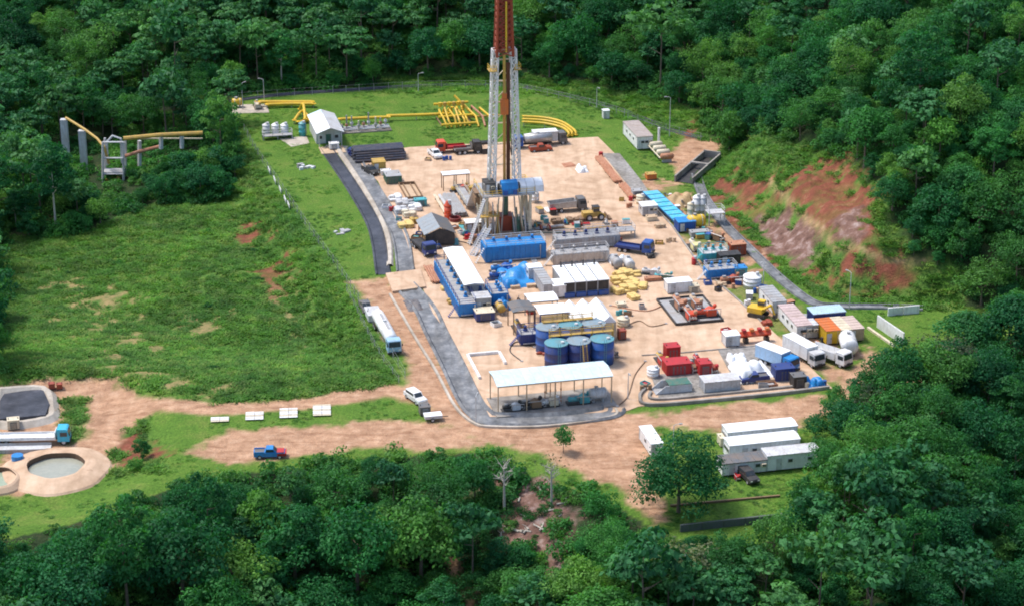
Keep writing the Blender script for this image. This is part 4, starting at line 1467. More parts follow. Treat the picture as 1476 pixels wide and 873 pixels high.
def platform(p, w, l, h, mat, label, rz=TH, railm=None, legs=(3, 2), name='steel_platform', cat='platform', deckm=None, group=None):
    t = thing(name, label, cat, p, rz, group)
    for i in range(legs[0]):
        for j in range(legs[1]):
            b_((i / (legs[0] - 1) - 0.5) * (w - 0.3), (j / (legs[1] - 1) - 0.5) * (l - 0.3), 0, 0.2, 0.2, h).build('leg', mat, t)
    n = max(2, int(w / 2))
    for i in range(n):
        b_(-w / 2 + (i + 0.5) * w / n, 0, h, w / n - 0.05, l, 0.14).build('deck_panel', deckm or mat, t)
    x, y = w / 2 - 0.06, l / 2 - 0.06
    rail(t, [(-x, -y, h + 0.14), (x, -y, h + 0.14), (x, y, h + 0.14), (-x, y, h + 0.14), (-x, -y, h + 0.14)], 1.05, railm or mat)
    return t

# ------------------------------------------------------------------ the rig
FLOOR = 8.3
rp = at(727, 274, FLOOR); RIG = Vector((rp.x, rp.y, 0.12))


def truss(b, a0, a1, w0, w1, d0, d1, n, chord, brace, xface=True):
    """square lattice girder from centre a0 up to a1; widths along x, depths along y"""
    a0, a1 = Vector(a0), Vector(a1)
    cor = lambda t, sx, sy: a0.lerp(a1, t) + Vector((sx * (w0 + (w1 - w0) * t) / 2, sy * (d0 + (d1 - d0) * t) / 2, 0))
    C4 = ((-1, -1), (1, -1), (1, 1), (-1, 1))
    for c in C4:
        b.bar(cor(0, *c), cor(1, *c), chord)
    for i in range(n):
        t0, t1 = i / n, (i + 1) / n
        for k in range(4):
            p, q = C4[k], C4[(k + 1) % 4]
            if i % 2:
                p, q = q, p
            b.bar(cor(t0, *p), cor(t1, *q), brace)
            b.bar(cor(t1, *p), cor(t1, *q), brace)
            if xface:
                b.bar(cor(t0, *q), cor(t1, *p), brace)
    return b


WTOP = 38.5
mast = thing('derrick_mast', 'tall drilling mast with white lattice legs and dark red lattice top', 'derrick', RIG, TH)
for s in (-1, 1):
    truss(MB(), (s * 2.75, 0.2, FLOOR), (s * 1.85, 0.2, WTOP), 1.35, 1.1, 2.0, 1.7, 13, 0.2, 0.11).build('mast_leg', WHITE, mast)
for i, z in enumerate((13.5, 18.0, 22.5, 27.0, 31.5, 36.0)):
    x = 2.75 - 0.9 * (z - FLOOR) / (WTOP - FLOOR)
    MB().bar((-x, 1.0, z), (x, 1.0, z), 0.24).bar((-x, 1.0, z), (0, 1.0, z + 2.2), 0.15).bar((x, 1.0, z), (0, 1.0, z + 2.2), 0.15).build('cross_beam', CREAM, mast)
up = truss(MB(), (0, 0.3, WTOP - 1.5), (0, 0.3, 55), 3.4, 2.3, 2.2, 1.6, 14, 0.42, 0.17).build('upper_mast', MAROON, mast)
b = MB()
for k in range(4):
    b.bar((-0.95 + 0.62 * k, 1.2, WTOP - 1), (-0.7 + 0.47 * k, 1.0, 54.5), 0.28)
b.build('inner_post', MAROON, up)
b_(0, 0.3, 55, 3.0, 2.4, 0.35).build('crown_platform', MAROON, up)
for s in (-0.5, 0.5):
    MB().cyl((s - 0.12, 0.3, 56), (s + 0.12, 0.3, 56), 0.7, 16).build('crown_sheave', YELLOW_D, up)
rail(up, [(-1.5, -0.9, 55.3), (1.5, -0.9, 55.3), (1.5, 1.5, 55.3), (-1.5, 1.5, 55.3), (-1.5, -0.9, 55.3)], 1.0, YELLOW)
mb = b_(-2.6, -0.4, 34.2, 1.6, 2.4, 0.15).box(2.6, -0.4, 34.2, 1.4, 2.0, 0.15).build('monkey_board', YELLOW_D, mast)
rail(mb, [(-3.3, 0.7, 34.3), (-3.3, -1.5, 34.3), (-1.9, -1.5, 34.3)], 1.1, YELLOW)
rail(mb, [(3.2, 0.7, 34.3), (3.2, -1.3, 34.3), (2.0, -1.3, 34.3)], 1.1, YELLOW)
MB().box(0.25, -0.7, 38, 0.35, 0.3, 10.5).build('guide_rail', YELLOW, mast)
td = MB().box(-0.1, -0.5, 24.8, 1.5, 1.1, 3.2).box(-0.1, -0.5, 28, 0.9, 0.9, 1.3).build('top_drive', ORANGE, mast)
MB().cyl((-0.1, -0.5, 29.3), (-0.1, -0.5, 37.5), 0.3, 8).build('travelling_line', YELLOW_D, td)
MB().cyl((-0.1, -0.5, FLOOR + 0.4), (-0.1, -0.5, 24.8), 0.3, 10).build('kelly_pipe', paint('orange_brown_paint', (0.58, 0.27, 0.05), 0.5, 0, 0.3, 0.8), td)
MB().tube([(0.6, -0.6, 26), (1.2, -1.0, 22), (1.3, -1.1, 16), (0.9, -0.7, 19)], 0.1).build('mud_hose', BLACK, td)
b = MB()
for s in (-0.2, 0.2):
    b.bar((-3.45 + s, -0.9, FLOOR), (-2.45 + s, -0.75, WTOP - 2), 0.06)
for i in range(48):
    t = i / 48
    b.bar((-3.65 + t, -0.9, FLOOR + 0.5 + i * 0.58), (-3.25 + t, -0.9, FLOOR + 0.5 + i * 0.58), 0.045)
b.build('ladder', CREAM, mast)

rack = thing('racked_drill_pipe', 'dark brown drill pipe stands racked upright inside the mast', 'drill pipe', RIG + Vector((0, 0, FLOOR + 0.27)), TH)
mp = MB().cyl((0, 0, 0), (0, 0, 27.0), 0.09, 6).mesh('pipe', paint('brown_pipe', (0.16, 0.05, 0.025), 0.6, 0, 0.4, 0.8))
for i in range(3):
    for j in range(3):
        link('pipe', mp, rack, (0.55 + i * 0.26, -0.35 + j * 0.3, 0))

sub = thing('rig_substructure', 'steel substructure with drill floor below the white mast', 'substructure', RIG, TH)
for i in range(8):
    b_(-4.9 + 1.4 * i, 0, FLOOR, 1.36, 9.0, 0.25).build('floor_plate', GREY if i % 2 else STEEL, sub)
for sx in (-1, 1):
    for y in (-4, 0, 4):
        b_(sx * 4.6, y, 0, 0.5, 0.5, FLOOR).build('column', CREAM, sub)
    for y in (-4, 0):
        MB().bar((sx * 4.6, y, 0.3), (sx * 4.6, y + 4, FLOOR - 0.4), 0.3).bar((sx * 4.6, y + 4, 0.3), (sx * 4.6, y, FLOOR - 0.4), 0.3).build('brace', CREAM, sub)
    b_(sx * 4.6, 0, FLOOR - 0.5, 0.55, 9.0, 0.48).build('girder', CREAM, sub)
    b_(sx * 4.6, 0, -0.01, 1.2, 11.0, 0.6).build('base_beam', GREY_D, sub)
for x in (-3, -1.6, 1.6, 3):
    MB().bar((x, -4.2, 0.2), (x * 0.7, -4.2, FLOOR - 0.2), 0.22).build('front_strut', CREAM if abs(x) > 2 else STEEL, sub)
b_(0, -1.0, 0.0, 3.0, 3.0, 3.2).build('blowout_preventer', MAROON, sub)
for k in range(9):
    x = -6.4 + 0.55 * k
    MB().bar((x, -4.6, 0.1), (x + (0.5 if k % 2 else -0.3), -3.9 + 0.3 * (k % 3), FLOOR - 1.2 - 0.4 * (k % 3)), 0.16).build('stand_pipe', (CREAM, STEEL, GREY_L, YELLOW_D)[k % 4], sub)
for k in range(5):
    x = 1.2 + 0.8 * k
    MB().bar((x, -4.5, 0.1), (x - 0.3, -3.6, 4.5 + (k % 2)), 0.22).build('stand_pipe', (GREY, GREEN_D, BROWN, GREY_L, CREAM)[k], sub)
b_(-4.4, -4.2, 4.2, 4.6, 1.6, 0.15).build('service_landing', YELLOW_D, sub)
rail(sub, [(-6.6, -4.95, 4.35), (-2.2, -4.95, 4.35)], 1.0, YELLOW_D)
b_(2.2, -2.5, 0, 2.2, 2.2, 2.6).build('choke_manifold', GREEN_D, sub)
b_(-2.6, -2.8, 0, 1.8, 1.6, 2.0).build('accumulator', BROWN, sub)
b_(-5.9, 0.5, FLOOR - 0.1, 1.2, 3.5, 0.15).box(-5.9, 0.5, FLOOR - 2.6, 1.0, 3.0, 1.6).build('side_rack', BROWN, sub)
MB().cyl((0, -1, 3.2), (0, -1, FLOOR), 0.6, 12).build('riser', GREEN_D, sub)
rail(sub, [(-5.5, 4.4, FLOOR + .25), (-5.5, -4.4, FLOOR + .25), (-1.5, -4.4, FLOOR + .25)], 1.1, YELLOW)
rail(sub, [(1.8, -4.4, FLOOR + .25), (5.5, -4.4, FLOOR + .25), (5.5, 4.4, FLOOR + .25), (1, 4.4, FLOOR + .25)], 1.1, YELLOW)
b = MB()
for s in (-0.5, 0.5):
    b.bar((-5.3, -5 + s, FLOOR), (-9.5, -9 + s, 0.2), 0.2)
for i in range(22):
    t = (i + 0.5) / 22
    b.box(-5.3 - 4.2 * t, -5 - 4 * t, FLOOR - 8.1 * t, 0.3, 1.0, 0.05, R(44))
b.build('stair', GREY_L, sub)

dw = thing('drawworks', 'bright blue winch housing standing on the drill floor', 'winch', off(RIG, 0.3, -2.9) + Vector((0, 0, FLOOR + 0.27)), TH)
MB().prof_x([(-1.3, 0), (1.2, 0), (1.2, 2.0), (0.5, 2.7), (-0.8, 2.4), (-1.3, 1.2)], -1.7, 1.7).build('housing', BLUE_B, dw)
MB().cyl((-2.2, 0, 1.0), (2.2, 0, 1.0), 0.75, 14).build('drum', STEEL, dw)
for s in (-1, 1):
    MB().cyl((s * 2.0, 0, 1.0), (s * 2.2, 0, 1.0), 1.15, 16).build('brake_disc', BLACK, dw)
    b_(s * 1.0, -1.4, 0, 0.8, 0.5, 1.0).build('motor', BLUE, dw)
dh = cabin(off(RIG, -3.6, -1.2) + Vector((0, 0, FLOOR + 0.27)), 1.9, 3.2, 2.2, GREY_D, BLACK, 'dark driller cabin at the left edge of the drill floor', 'driller_cabin', 'cabin', windows=1, skid=False)
wt = thing('wind_screen', 'white curved canvas hood over the right end of the drill floor', 'canvas hood', off(RIG, 4.6, -1.5) + Vector((0, 0, FLOOR + 0.25)), TH)
pr = [(-2.2, 0), (-2.0, 1.3), (-1.2, 2.0), (0, 2.3), (1.2, 2.0), (2.0, 1.3), (2.2, 0), (2.1, 0), (1.9, 1.2), (1.1, 1.9), (0, 2.2), (-1.1, 1.9), (-1.9, 1.2), (-2.1, 0)]
for k in range(3):
    MB().prof_x(pr, -2.4 + 1.8 * k, -0.64 + 1.8 * k).build('canvas_panel', WHITE_S, wt)
for k in range(4):
    MB().prof_x([(p[0] * 1.02, p[1] * 1.02 + 0.01) for p in pr], -2.5 + 1.8 * k - 0.05, -2.5 + 1.8 * k + 0.05).build('hoop', GREY_L, wt)

# catwalk with ramp, and the pipe racks on either side of it
cwp = at(668, 288)
cw = thing('catwalk_ramp', 'grey steel catwalk and ramp running up to the drill floor', 'catwalk', off(RIG, -4.6, 8.2), TH)
for k in range(6):
    b_(0, 5 + k * 2.3, 1.0, 2.0, 2.25, 0.14).build('deck_plate', GREY, cw)
MB().prof_x([(-3.9, FLOOR), (-3.5, FLOOR), (4.1, 1.1), (3.7, 0.9)], -0.95, 0.95).build('ramp', GREY_L, cw)
for s in (-1, 1):
    for k in range(5):
        b_(s * 0.8, 4.5 + k * 3, 0, 0.2, 0.2, 1.0).build('leg', GREY, cw)
    rail(cw, [(s * 1.0, 4.2, 1.14), (s * 1.0, 17.4, 1.14)], 1.0, CREAM)
pipe_stack(off(RIG, -7.6, 14.5), 13, 10, 0.15, GREY, 'grey drill pipes racked left of the sloping catwalk', along='y', rows=3, bearerm=CREAM)
pipe_stack(off(RIG, -1.6, 14.0), 13, 10, 0.15, BROWN, 'brown drill pipes racked right of the sloping catwalk', along='y', rows=2)
for k, (dx, m_) in enumerate(((-9.6, CREAM), (-8.6, GREY_L))):
    pipe_stack(off(RIG, dx - 0.9, 15.5), 13, 2, 0.16, m_, ('cream', 'light grey')[k] + ' casing pipes lying at the outer side of the pipe racks', along='y', rows=1)
sh = shelter(loc_of(656, 250, 3.6), 6.2, 2.6, 3.4, WHITE_S, 'narrow white roofed shelter behind the pipe racks', gable=0.25, nx=3, ny=2, postm=BROWN)
pump(off(sh.location, 0.4, -2.2), RED_O, 'orange red engine in front of the narrow white shelter', TH + R(90), 0.85, YELLOW_D)
box_unit(off(sh.location, 3.2, -3.2), 1.6, 1.6, 1.1, YELLOW_D, 'small ochre tool box beside the orange red engine', louvre=False)

# ------------------------------------------------------------------ left side of the pad
lw = loc_of(667.5, 382, 4.9)
shelter(lw, 4.0, 20.5, 4.4, WHITE_S, 'long white roof over the blue mud tanks left of the rig', gable=0.2, nx=2, ny=7, postm=GREY)
mud_tank(off(lw, -2.2, -2.6), 3.4, 24, 2.4, BLUE_B, 'long bright blue mud tank along the outer side of the long white roof', motors=6, railm=BLUE_D)
mud_tank(off(lw, 1.4, -0.5), 3.0, 22, 2.0, BLUE, 'blue mud tank hidden below the long white roof', motors=5, railm=BLUE_D)
cabin(off(lw, 0.9, -12.4), 3.0, 3.2, 2.9, GREY, GREY_L, 'small grey hooded cabin at the near end of the long white roof', 'shaker_house', 'cabin', windows=1)
box_unit(off(lw, 0.6, -16.2), 3.6, 3.0, 1.5, BLUE_D, 'dark blue open skid below the grey hooded cabin', louvre=True, topm=CREAM)
htank(off(lw, 4.2, -14.2), 0.8, 2.4, YELLOW_D, 'small ochre fuel tank beside the dark blue skid')
mud_tank(off(lw, 5.0, -7.6), 3.4, 5.6, 2.2, BLUE_B, 'short bright blue shaker tank right of the long white roof', motors=3, railm=BLUE)
tarp_heap(off(lw, 5.2, -11.5), 2.6, 3.6, 2.0, TARP_B, 'small crumpled blue sheet at the corner of the long white roof', 3)
ds = thing('dark_shed', 'dark gabled shed with one grey roof slope and black tarpaulin slope', 'shed', loc_of(628, 322, 3.6), TH)
for sx in (-1, 1):
    for y in (-4, 0, 4):
        b_(sx * 2.8, y, 0, 0.2, 0.2, 2.9).build('post', BROWN, ds)
for k in range(5):
    MB().prof_y([(-3.3, 2.75), (0, 4.2), (0, 4.28), (-3.3, 2.83)], -4.6 + k * 1.85, -4.6 + k * 1.85 + 1.8).build('roof_panel', paint('slate_sheet', (0.25, 0.29, 0.32), 0.6, 0, 0.4, 0.5), ds)
    MB().prof_y([(3.4, 2.6), (0.05, 4.2), (0.05, 4.28), (3.4, 2.68)], -4.6 + k * 1.85, -4.6 + k * 1.85 + 1.8).build('roof_panel', GREY_D, ds)
MB().prof_y([(-3.0, 0.3), (3.0, 0.3), (3.0, 2.6), (0, 4.0), (-3.0, 2.7)], -4.5, -4.42).build('end_wall', BLACK, ds)
b_(3.05, 0, 0.3, 0.06, 8.8, 2.2).build('side_wall', BLACK, ds)
tk = vtank(at(645.5, 316), 0.75, 3.0, RED_O, 'slim orange red vertical vessel beside the dark shed', cone=1.0, ladder=False)
rg = thing('coiled_hose', 'dark red coil of hose lying by the orange red vessel', 'hose', at(656, 318, .12), 0)
for k in range(3):
    MB().tube([(1.15 * math.cos(a * 0.3927), 1.15 * math.sin(a * 0.3927), 0.14 + 0.25 * k) for a in range(17)], 0.14).build('hose_turn', paint('dark_red_rubber', (0.22, 0.02, 0.02), 0.6), rg)
cabin(at(681, 334), 3.0, 2.4, 2.0, BROWN, WHITE, 'small brown cabin with a white roof left of the substructure', windows=1)
# clutter near the far left edge
box_unit(at(566, 262), 3.4, 4.0, 1.7, GREEN_D, 'dark green open crate near the far left pad edge', topm=GREY, ribs=True)
tr = thing('wooden_tray', 'long tan wooden tray lying beside the dark green crate', 'tray', at(592, 277, .12), TH)
b_(0, 0, 0, 3.6, 10, 0.12).build('tray_floor', TAN, tr)
for s in (-1, 1):
    b_(s * 1.75, 0, 0.12, 0.12, 10, 0.6).build('tray_side', BROWN, tr)
    b_(0, s * 4.94, 0.12, 3.36, 0.12, 0.6).build('tray_end', BROWN, tr)
for k in (-0.8, 0.8):
    b_(k, 0, 0.12, 0.2, 9.6, 0.3).build('divider', BROWN, tr)
cabin(at(546, 247), 2.6, 2.8, 2.2, YELLOW_D, YELLOW_D, 'ochre equipment cabin at the far left pad corner', windows=0, ribs=True)
pickup(at(534, 250), TH - R(70), BLACK, 'black pickup beside the ochre equipment cabin')
box_unit(at(556, 252), 2.2, 1.6, 0.9, WHITE, 'white low bin behind the dark green crate', louvre=False)
for k, (x, y, m_, lb) in enumerate(((570, 289, WHITE, 'white carton pallet next to the grey channel'), (580, 296, GREY_L, 'grey wrapped pallet beside the white carton pallet'), (589, 298, GREY, 'dark grey pallet load near the tan tray'),
                                   (598, 303, WHITE, 'white wrapped pallet behind the dark gabled shed'), (578, 307, GREY_L, 'pale pallet load beside the grey channel bend'), (590, 312, CREAM, 'cream pallet load left of the dark gabled shed'))):
    pallet(at(x, y), 2.6, 2.6, 1.2, m_, lb, group=None)
box_unit(at(606, 297), 2.6, 1.6, 1.4, TURQ, 'small turquoise box behind the dark shed', louvre=True)
pallet(at(585, 327), 3.0, 3.0, 1.0, SACK, 'sand coloured sacks left of the dark shed wall')
pallet(at(597, 322), 1.6, 1.6, 1.2, YELLOW_D, 'ochre carton pallet close to the dark shed')
barrel(at(606, 330), RED, 'red drum at the corner of the dark shed', None, 0.45, 1.3)
truck(at(610, 362), TH - R(78), BLUE_D, 'dark flatbed truck parked left of the dark shed', 'flat', BLACK, 8.5)
pipe_stack(at(623, 398), 9, 4, 0.22, RUST, 'rusty pipes lying along the outer side of the blue mud tank', along='y', rows=1)
pallet(at(652, 437), 1.8, 1.8, 0.7, YELLOW_D, 'low ochre pallet beside the near end of the blue mud tank', layers=1)
pallet(at(641, 418), 1.5, 1.5, 0.6, SACK, 'small sack pallet midway along the blue mud tank', layers=1)

# ------------------------------------------------------------------ blue block in front of the rig
bb = mud_tank(at(740, 371), 12.5, 4.6, 3.2, BLUE_B, 'large bright blue tank block right in front of the substructure', motors=4, railm=GREY_L, gratem=BLUE_B)
st = thing('access_stair', 'white sloping access stair left of the large blue tank block', 'stair', at(693, 362, .12), TH + R(45))
b = MB()
for i in range(14):
    b.box(-3 + i * 0.43, 0, i * 0.3, 0.45, 1.1, 0.06)
b.build('tread', GREY_L, st)
for s in (-1, 1):
    MB().bar((-3.2, s * 0.6, 0), (3.0, s * 0.6, 4.1), 0.2).build('stringer', WHITE, st)
    rail(st, [(-3.2, s * 0.6, 0), (3.0, s * 0.6, 4.1)], 1.0, WHITE)
mud_tank(at(845, 355), 13.5, 3.4, 2.3, GREY, 'long grey mud tank right of the large blue tank block', motors=5, railm=GREY_L)
mud_tank(at(836, 377), 11.5, 3.0, 2.2, STEEL, 'silver grey mud tank just behind the white roofed generators', motors=4, railm=GREY_L)
platform(at(878, 343), 10.5, 3.0, 1.6, GREY, 'low grey steel platform with railings beyond the long grey mud tank', railm=GREY_L)
pipe_stack(at(862, 350), 10, 3, 0.2, MAROON, 'dark red pipes on the ground before the low grey platform', rows=1)
tarp_heap(at(744, 404), 7.2, 9.0, 2.8, TARP_B, 'big crumpled bright blue tarpaulin over goods in front of the rig', 11)
pump(at(722, 392), BLUE, 'blue mud pump left of the big blue tarpaulin', TH + R(90), 1.0, BLUE_B)
pump(at(720, 402), BLUE_D, 'dark blue mud pump nearer the viewer beside the big blue tarpaulin', TH + R(90), 1.0, BLUE)
box_unit(at(711, 372), 2.4, 2.4, 2.2, BROWN, 'brown box under the white access stair', topm=BLACK)
# small things between the rig and the grey tanks
for k in range(3):
    pallet(off(at(802, 322), k * 2.4, 0), 2.0, 2.0, 0.9, BROWN, ('leftmost', 'middle', 'rightmost')[k] + ' of three brown pallets behind the long grey mud tank')
truck(at(818, 304), TH, GREY_D, 'dark truck with a silver load right of the rig', 'tip', STEEL, 8.0)
lo = thing('wheel_loader', 'ochre wheel loader parked right of the dark truck', 'loader', at(857, 316, .12), TH)
b_(-1.4, 0, 0.7, 2.6, 1.8, 1.1).build('engine_hood', YELLOW_D, lo)
c = b_(0.2, 0, 0.8, 1.3, 1.5, 2.0).build('cab', YELLOW_D, lo)
b_(0.2, 0, 1.9, 1.34, 1.54, 0.7).build('window', GLASS, c)
b_(0.2, 0, 2.82, 1.5, 1.7, 0.12).build('roof', BLACK, c)
for s in (-1, 1):
    MB().bar((0.9, s * 0.6, 1.3), (2.6, s * 0.6, 0.5), 0.25).build('lift_arm', YELLOW_D, lo)
MB().prof_y([(2.4, 0.15), (3.4, 0.1), (3.5, 0.3), (2.7, 0.4), (2.6, 1.1), (2.4, 1.1)], -1.2, 1.2).build('bucket', BROWN, lo)
for x in (-1.4, 1.2):
    for s in (-1, 1):
        wheel(lo, x, s * 1.0, 0.7, 0.5)
vtank(at(770, 292), 0.9, 2.2, WHITE, 'short white tank standing right of the substructure')

# ------------------------------------------------------------------ generators and the white roofs
gc = loc_of(837, 393, 3.2)
for k in range(4):
    t = cabin(off(gc, (k - 1.5) * 2.25, 0), 2.1, 9.0, 2.7, GREY, WHITE_S, ('leftmost', 'second from left', 'third from left', 'rightmost')[k] + ' of four white roofed generator housings with black radiator fronts', 'generator_housing', 'generator', windows=0, door=False, group='white roofed generators in a row')
    b_(0, -4.56, 1.15, 1.95, 0.1, 1.75).build('radiator', BLACK, t)
    b_(0, -4.75, 0.1, 2.0, 0.6, 0.9).build('fuel_box', BLUE, t)
    MB().cyl((0.3, 3.6, 3.1), (0.3, 3.6, 4.3), 0.16, 8).build('exhaust', BLACK, t)
cabin(off(gc, -7.4, 0.8), 1.9, 9.2, 2.4, GREY_L, GREY, 'narrow grey container left of the generator row', 'container', 'container', windows=0, ribs=True)
cabin(off(gc, -7.9, 6.0), 2.6, 2.2, 2.6, WHITE, WHITE_S, 'small white cabin behind the narrow grey container', windows=1)
cabin(off(gc, -5.4, -3.0), 2.4, 3.4, 2.3, WHITE, WHITE_S, 'white cabin tucked against the leftmost generator', windows=0)
htank(at(888, 386), 0.95, 3.0, GREY, 'grey horizontal tank with a round pale end right of the generators', TH)
htank(at(906, 388), 0.95, 3.0, GREY_L, 'pale horizontal tank next to the grey tank right of the generators', TH)
tarp_heap(at(890, 377), 3.8, 3.0, 1.7, WHITE_S, 'white sheet over goods behind the two horizontal tanks', 21)
truck(at(914, 364), TH - R(35), BLUE, 'blue flatbed truck parked beyond the horizontal tanks', 'flat', BLUE_D, 8.0)
pallet(at(938, 372), 1.4, 1.4, 0.8, BLACK, 'black pallet load behind the blue flatbed truck')
pump(at(937, 396), GREY_L, 'grey pump skid nearest the blue flatbed truck', TH + R(60), 0.8)
pump(at(955, 403), GREEN_D, 'green pump skid behind the white box of the rusty pump tray', TH + R(60), 0.8, TURQ, skidm=RUST)
box_unit(at(941, 405), 3.2, 1.2, 0.6, RUST, 'low rusty red skid in front of the grey pump', louvre=False)
for k, (x, y, a, lb) in enumerate(((896, 398, 0.2, 'yellow sack pile nearest the horizontal tanks'), (912, 397, -0.2, 'yellow sack pile at the far corner of the sack yard'), (893, 408, 0.1, 'yellow sack pile right behind the rightmost generator'),
                                   (908, 409, 0.4, 'yellow sack pile in the middle of the sack yard'), (905, 420, 0.0, 'broad yellow sack pile with loose sacks before it'), (921, 415, -0.4, 'yellow sack pile at the right edge of the sack yard'),
                                   (890, 423, 0.3, 'small yellow sack pile nearest the white ridged roofs'), (913, 431, 0.2, 'nearest yellow sack pile of the sack yard'))):
    pallet(at(x, y), 3.0 if k not in (6, 7) else 1.8, 2.6, 0.9 if k % 2 else 1.2, SACK, lb, TH + a)
box_unit(at(895, 442), 1.8, 1.4, 0.6, CREAM, 'cream low box on the ground before the sack yard', louvre=False)

shelter(loc_of(751, 442, 4.6), 4.4, 5.2, 4.3, GREY_D, 'dark grey roof over brown machines left of the white roofs', gable=0.3, nx=2, ny=2, postm=BROWN)
p0 = loc_of(751, 442, 4.6)
pump(off(p0, -0.6, -0.5), BROWN, 'brown pump standing below the dark grey roof', TH, 1.0, YELLOW_D)
mud_tank(off(p0, 0.4, -6.2), 4.6, 3.2, 1.9, BLUE_D, 'dark blue tank in front of the dark grey roof', motors=2, railm=BLUE_D)
shelter(loc_of(780, 429, 4.2), 5.8, 4.4, 4.0, WHITE_S, 'farther of two flat white canopy roofs left of the ridged roofs', gable=0.25, nx=2, ny=2, postm=GREY)
shelter(loc_of(795, 446, 4.4), 5.8, 4.6, 4.2, WHITE_S, 'nearer of two flat white canopy roofs left of the ridged roofs', gable=0.25, nx=2, ny=2, postm=BLUE_D)
q0 = loc_of(849, 447, 4.6)
for k in range(3):
    cabin(off(q0, (k - 1) * 2.6, 0), 2.5, 9.5, 3.4, CREAM, WHITE_S, ('left', 'middle', 'right')[k] + ' one of three white ridged roofs behind the blue round tanks', 'ridged_store', 'store', windows=0, gable=1.3, over=0.05, group='white ridged stores')
box_unit(off(q0, 5.2, -4.2), 1.4, 1.4, 1.6, MAROON, 'dark red box at the right end of the ridged roofs')

# ------------------------------------------------------------------ blue round tanks
TK = [(789, 471, BLUE, 'blue round tank at the far left of the tank group'), (822, 468, BLUE, 'blue round tank in the middle of the far tank row'), (856, 466, BLUE, 'blue round tank at the far right of the tank group'),
      (802, 494, BLUE_D, 'dark blue round tank at the near left, white hatch on its lid'), (834, 491, BLUE_D, 'dark blue round tank in the middle of the near row'), (868, 488, BLUE, 'blue round tank at the near right of the tank group')]
lids = [paint('grey_blue_lid', (0.20, 0.30, 0.36), 0.6, 0, 0.5, 0.8), paint('teal_lid', (0.08, 0.28, 0.34), 0.6, 0, 0.4, 0.8)]
for k, (x, y, m_, lb) in enumerate(TK):
    vtank(loc_of(x, y, 4.7), 2.12, 4.6, m_, lb, lids[k % 2 if k != 5 else 1], group='blue round tanks', cone=0.15)
pw = loc_of(838, 480, 5.0)
for nm, p_, w_ in (('walkway between the two rows of blue tanks', pw, 12.0), ('walkway behind the far row of blue tanks', loc_of(818, 461, 5.0), 9.5)):
    platform(p_, w_, 0.9, 4.85, YELLOW_D, 'narrow ochre ' + nm, legs=(4, 2), name='tank_walkway', cat='walkway')
st = thing('tank_stair', 'steep ochre stair leaning on the near middle blue tank', 'stair', off(loc_of(838, 492, 4.7), 0, -2.6), TH)
b = MB()
for s in (-0.35, 0.35):
    b.bar((s, -1.6, 0), (s, 0.25, 5.0), 0.14)
b.build('stringer', YELLOW_D, st)
b = MB()
for i in range(14):
    b.box(0, -1.6 + 1.85 * i / 14, 0.2 + i * 0.34, 0.7, 0.22, 0.05)
b.build('tread', BROWN, st)
vtank(at(898, 470), 1.1, 1.6, CREAM, 'squat cream tank right of the blue tank group', ladder=False)
pallet(at(782, 512), 2.0, 1.2, 0.5, MAROON, 'low dark red pallet left of the near blue tanks', layers=1)
pump(at(885, 512), GREY_D, 'dark grey pump beside the near right blue tank', TH, 0.6)

# ------------------------------------------------------------------ open shed at the near edge
sp_ = loc_of(794, 538, 5.4)
shelter(sp_, 20.6, 6.8, 5.0, SKYROOF, 'open machine shed with a wide pale blue white roof', gable=0.5, nx=5, ny=2, postm=TAN, name='machine_shed', cat='shed')
struct(slab('shed_floor', [tuple(off(sp_, x, y).xy) for x, y in ((-10.6, -4.6), (10.8, -4.6), (10.8, 3.6), (-10.6, 3.6))], 0.0, 0.3, M_CONC))
sf = sp_ + Vector((0, 0, 0.18))
pump(off(sf, -7.6, -2.4), GREY_L, 'pale pump at the left end below the machine shed roof', TH + R(90), 0.75, BLACK)
pump(off(sf, -4.2, -2.2), BROWN, 'brown and black engine second from the left in the shed', TH + R(90), 0.9, BLACK)
pump(off(sf, -0.9, -2.0), CREAM, 'cream pump in the middle of the machine shed', TH + R(90), 0.8, WHITE)
pp = thing('pipe_riser', 'group of thin rusty risers in the middle of the machine shed', 'pipes', off(sf, 0.6, -1.5), TH)
for k in range(4):
    MB().cyl((-2 + k * 1.0, 0.2 * k, 0), (-2 + k * 1.0, 0.2 * k, 4.6), 0.08, 6).build('pipe', (RUST, BROWN, YELLOW_D, ORANGE)[k], pp)
    MB().cyl((-2.1 + k * 1.0, 0.2 * k, 2.4), (-1.9 + k * 1.0, 0.2 * k, 2.4), 0.2, 8).build('valve', RUST, pp)
pump(off(sf, 4.4, -2.1), TURQ, 'turquoise pump right of the rusty risers', TH + R(90), 0.9, TURQ)
htank(off(sf, 7.9, -1.9), 0.95, 2.6, GREY_L, 'grey round tank at the right end of the machine shed', TH + R(90))
bu = thing('white_bund', 'low white bund wall on three sides left of the machine shed', 'bund', at(706, 527, .12), TH)
b_(-3.0, 0, 0, 0.45, 10.5, 0.5).build('wall_side', WHITE, bu)
b_(0, 5.3, 0, 5.55, 0.45, 0.5).build('wall_end', WHITE, bu)
b_(2.9, 2.6, 0, 0.45, 5.0, 0.5).build('wall_side', WHITE, bu)

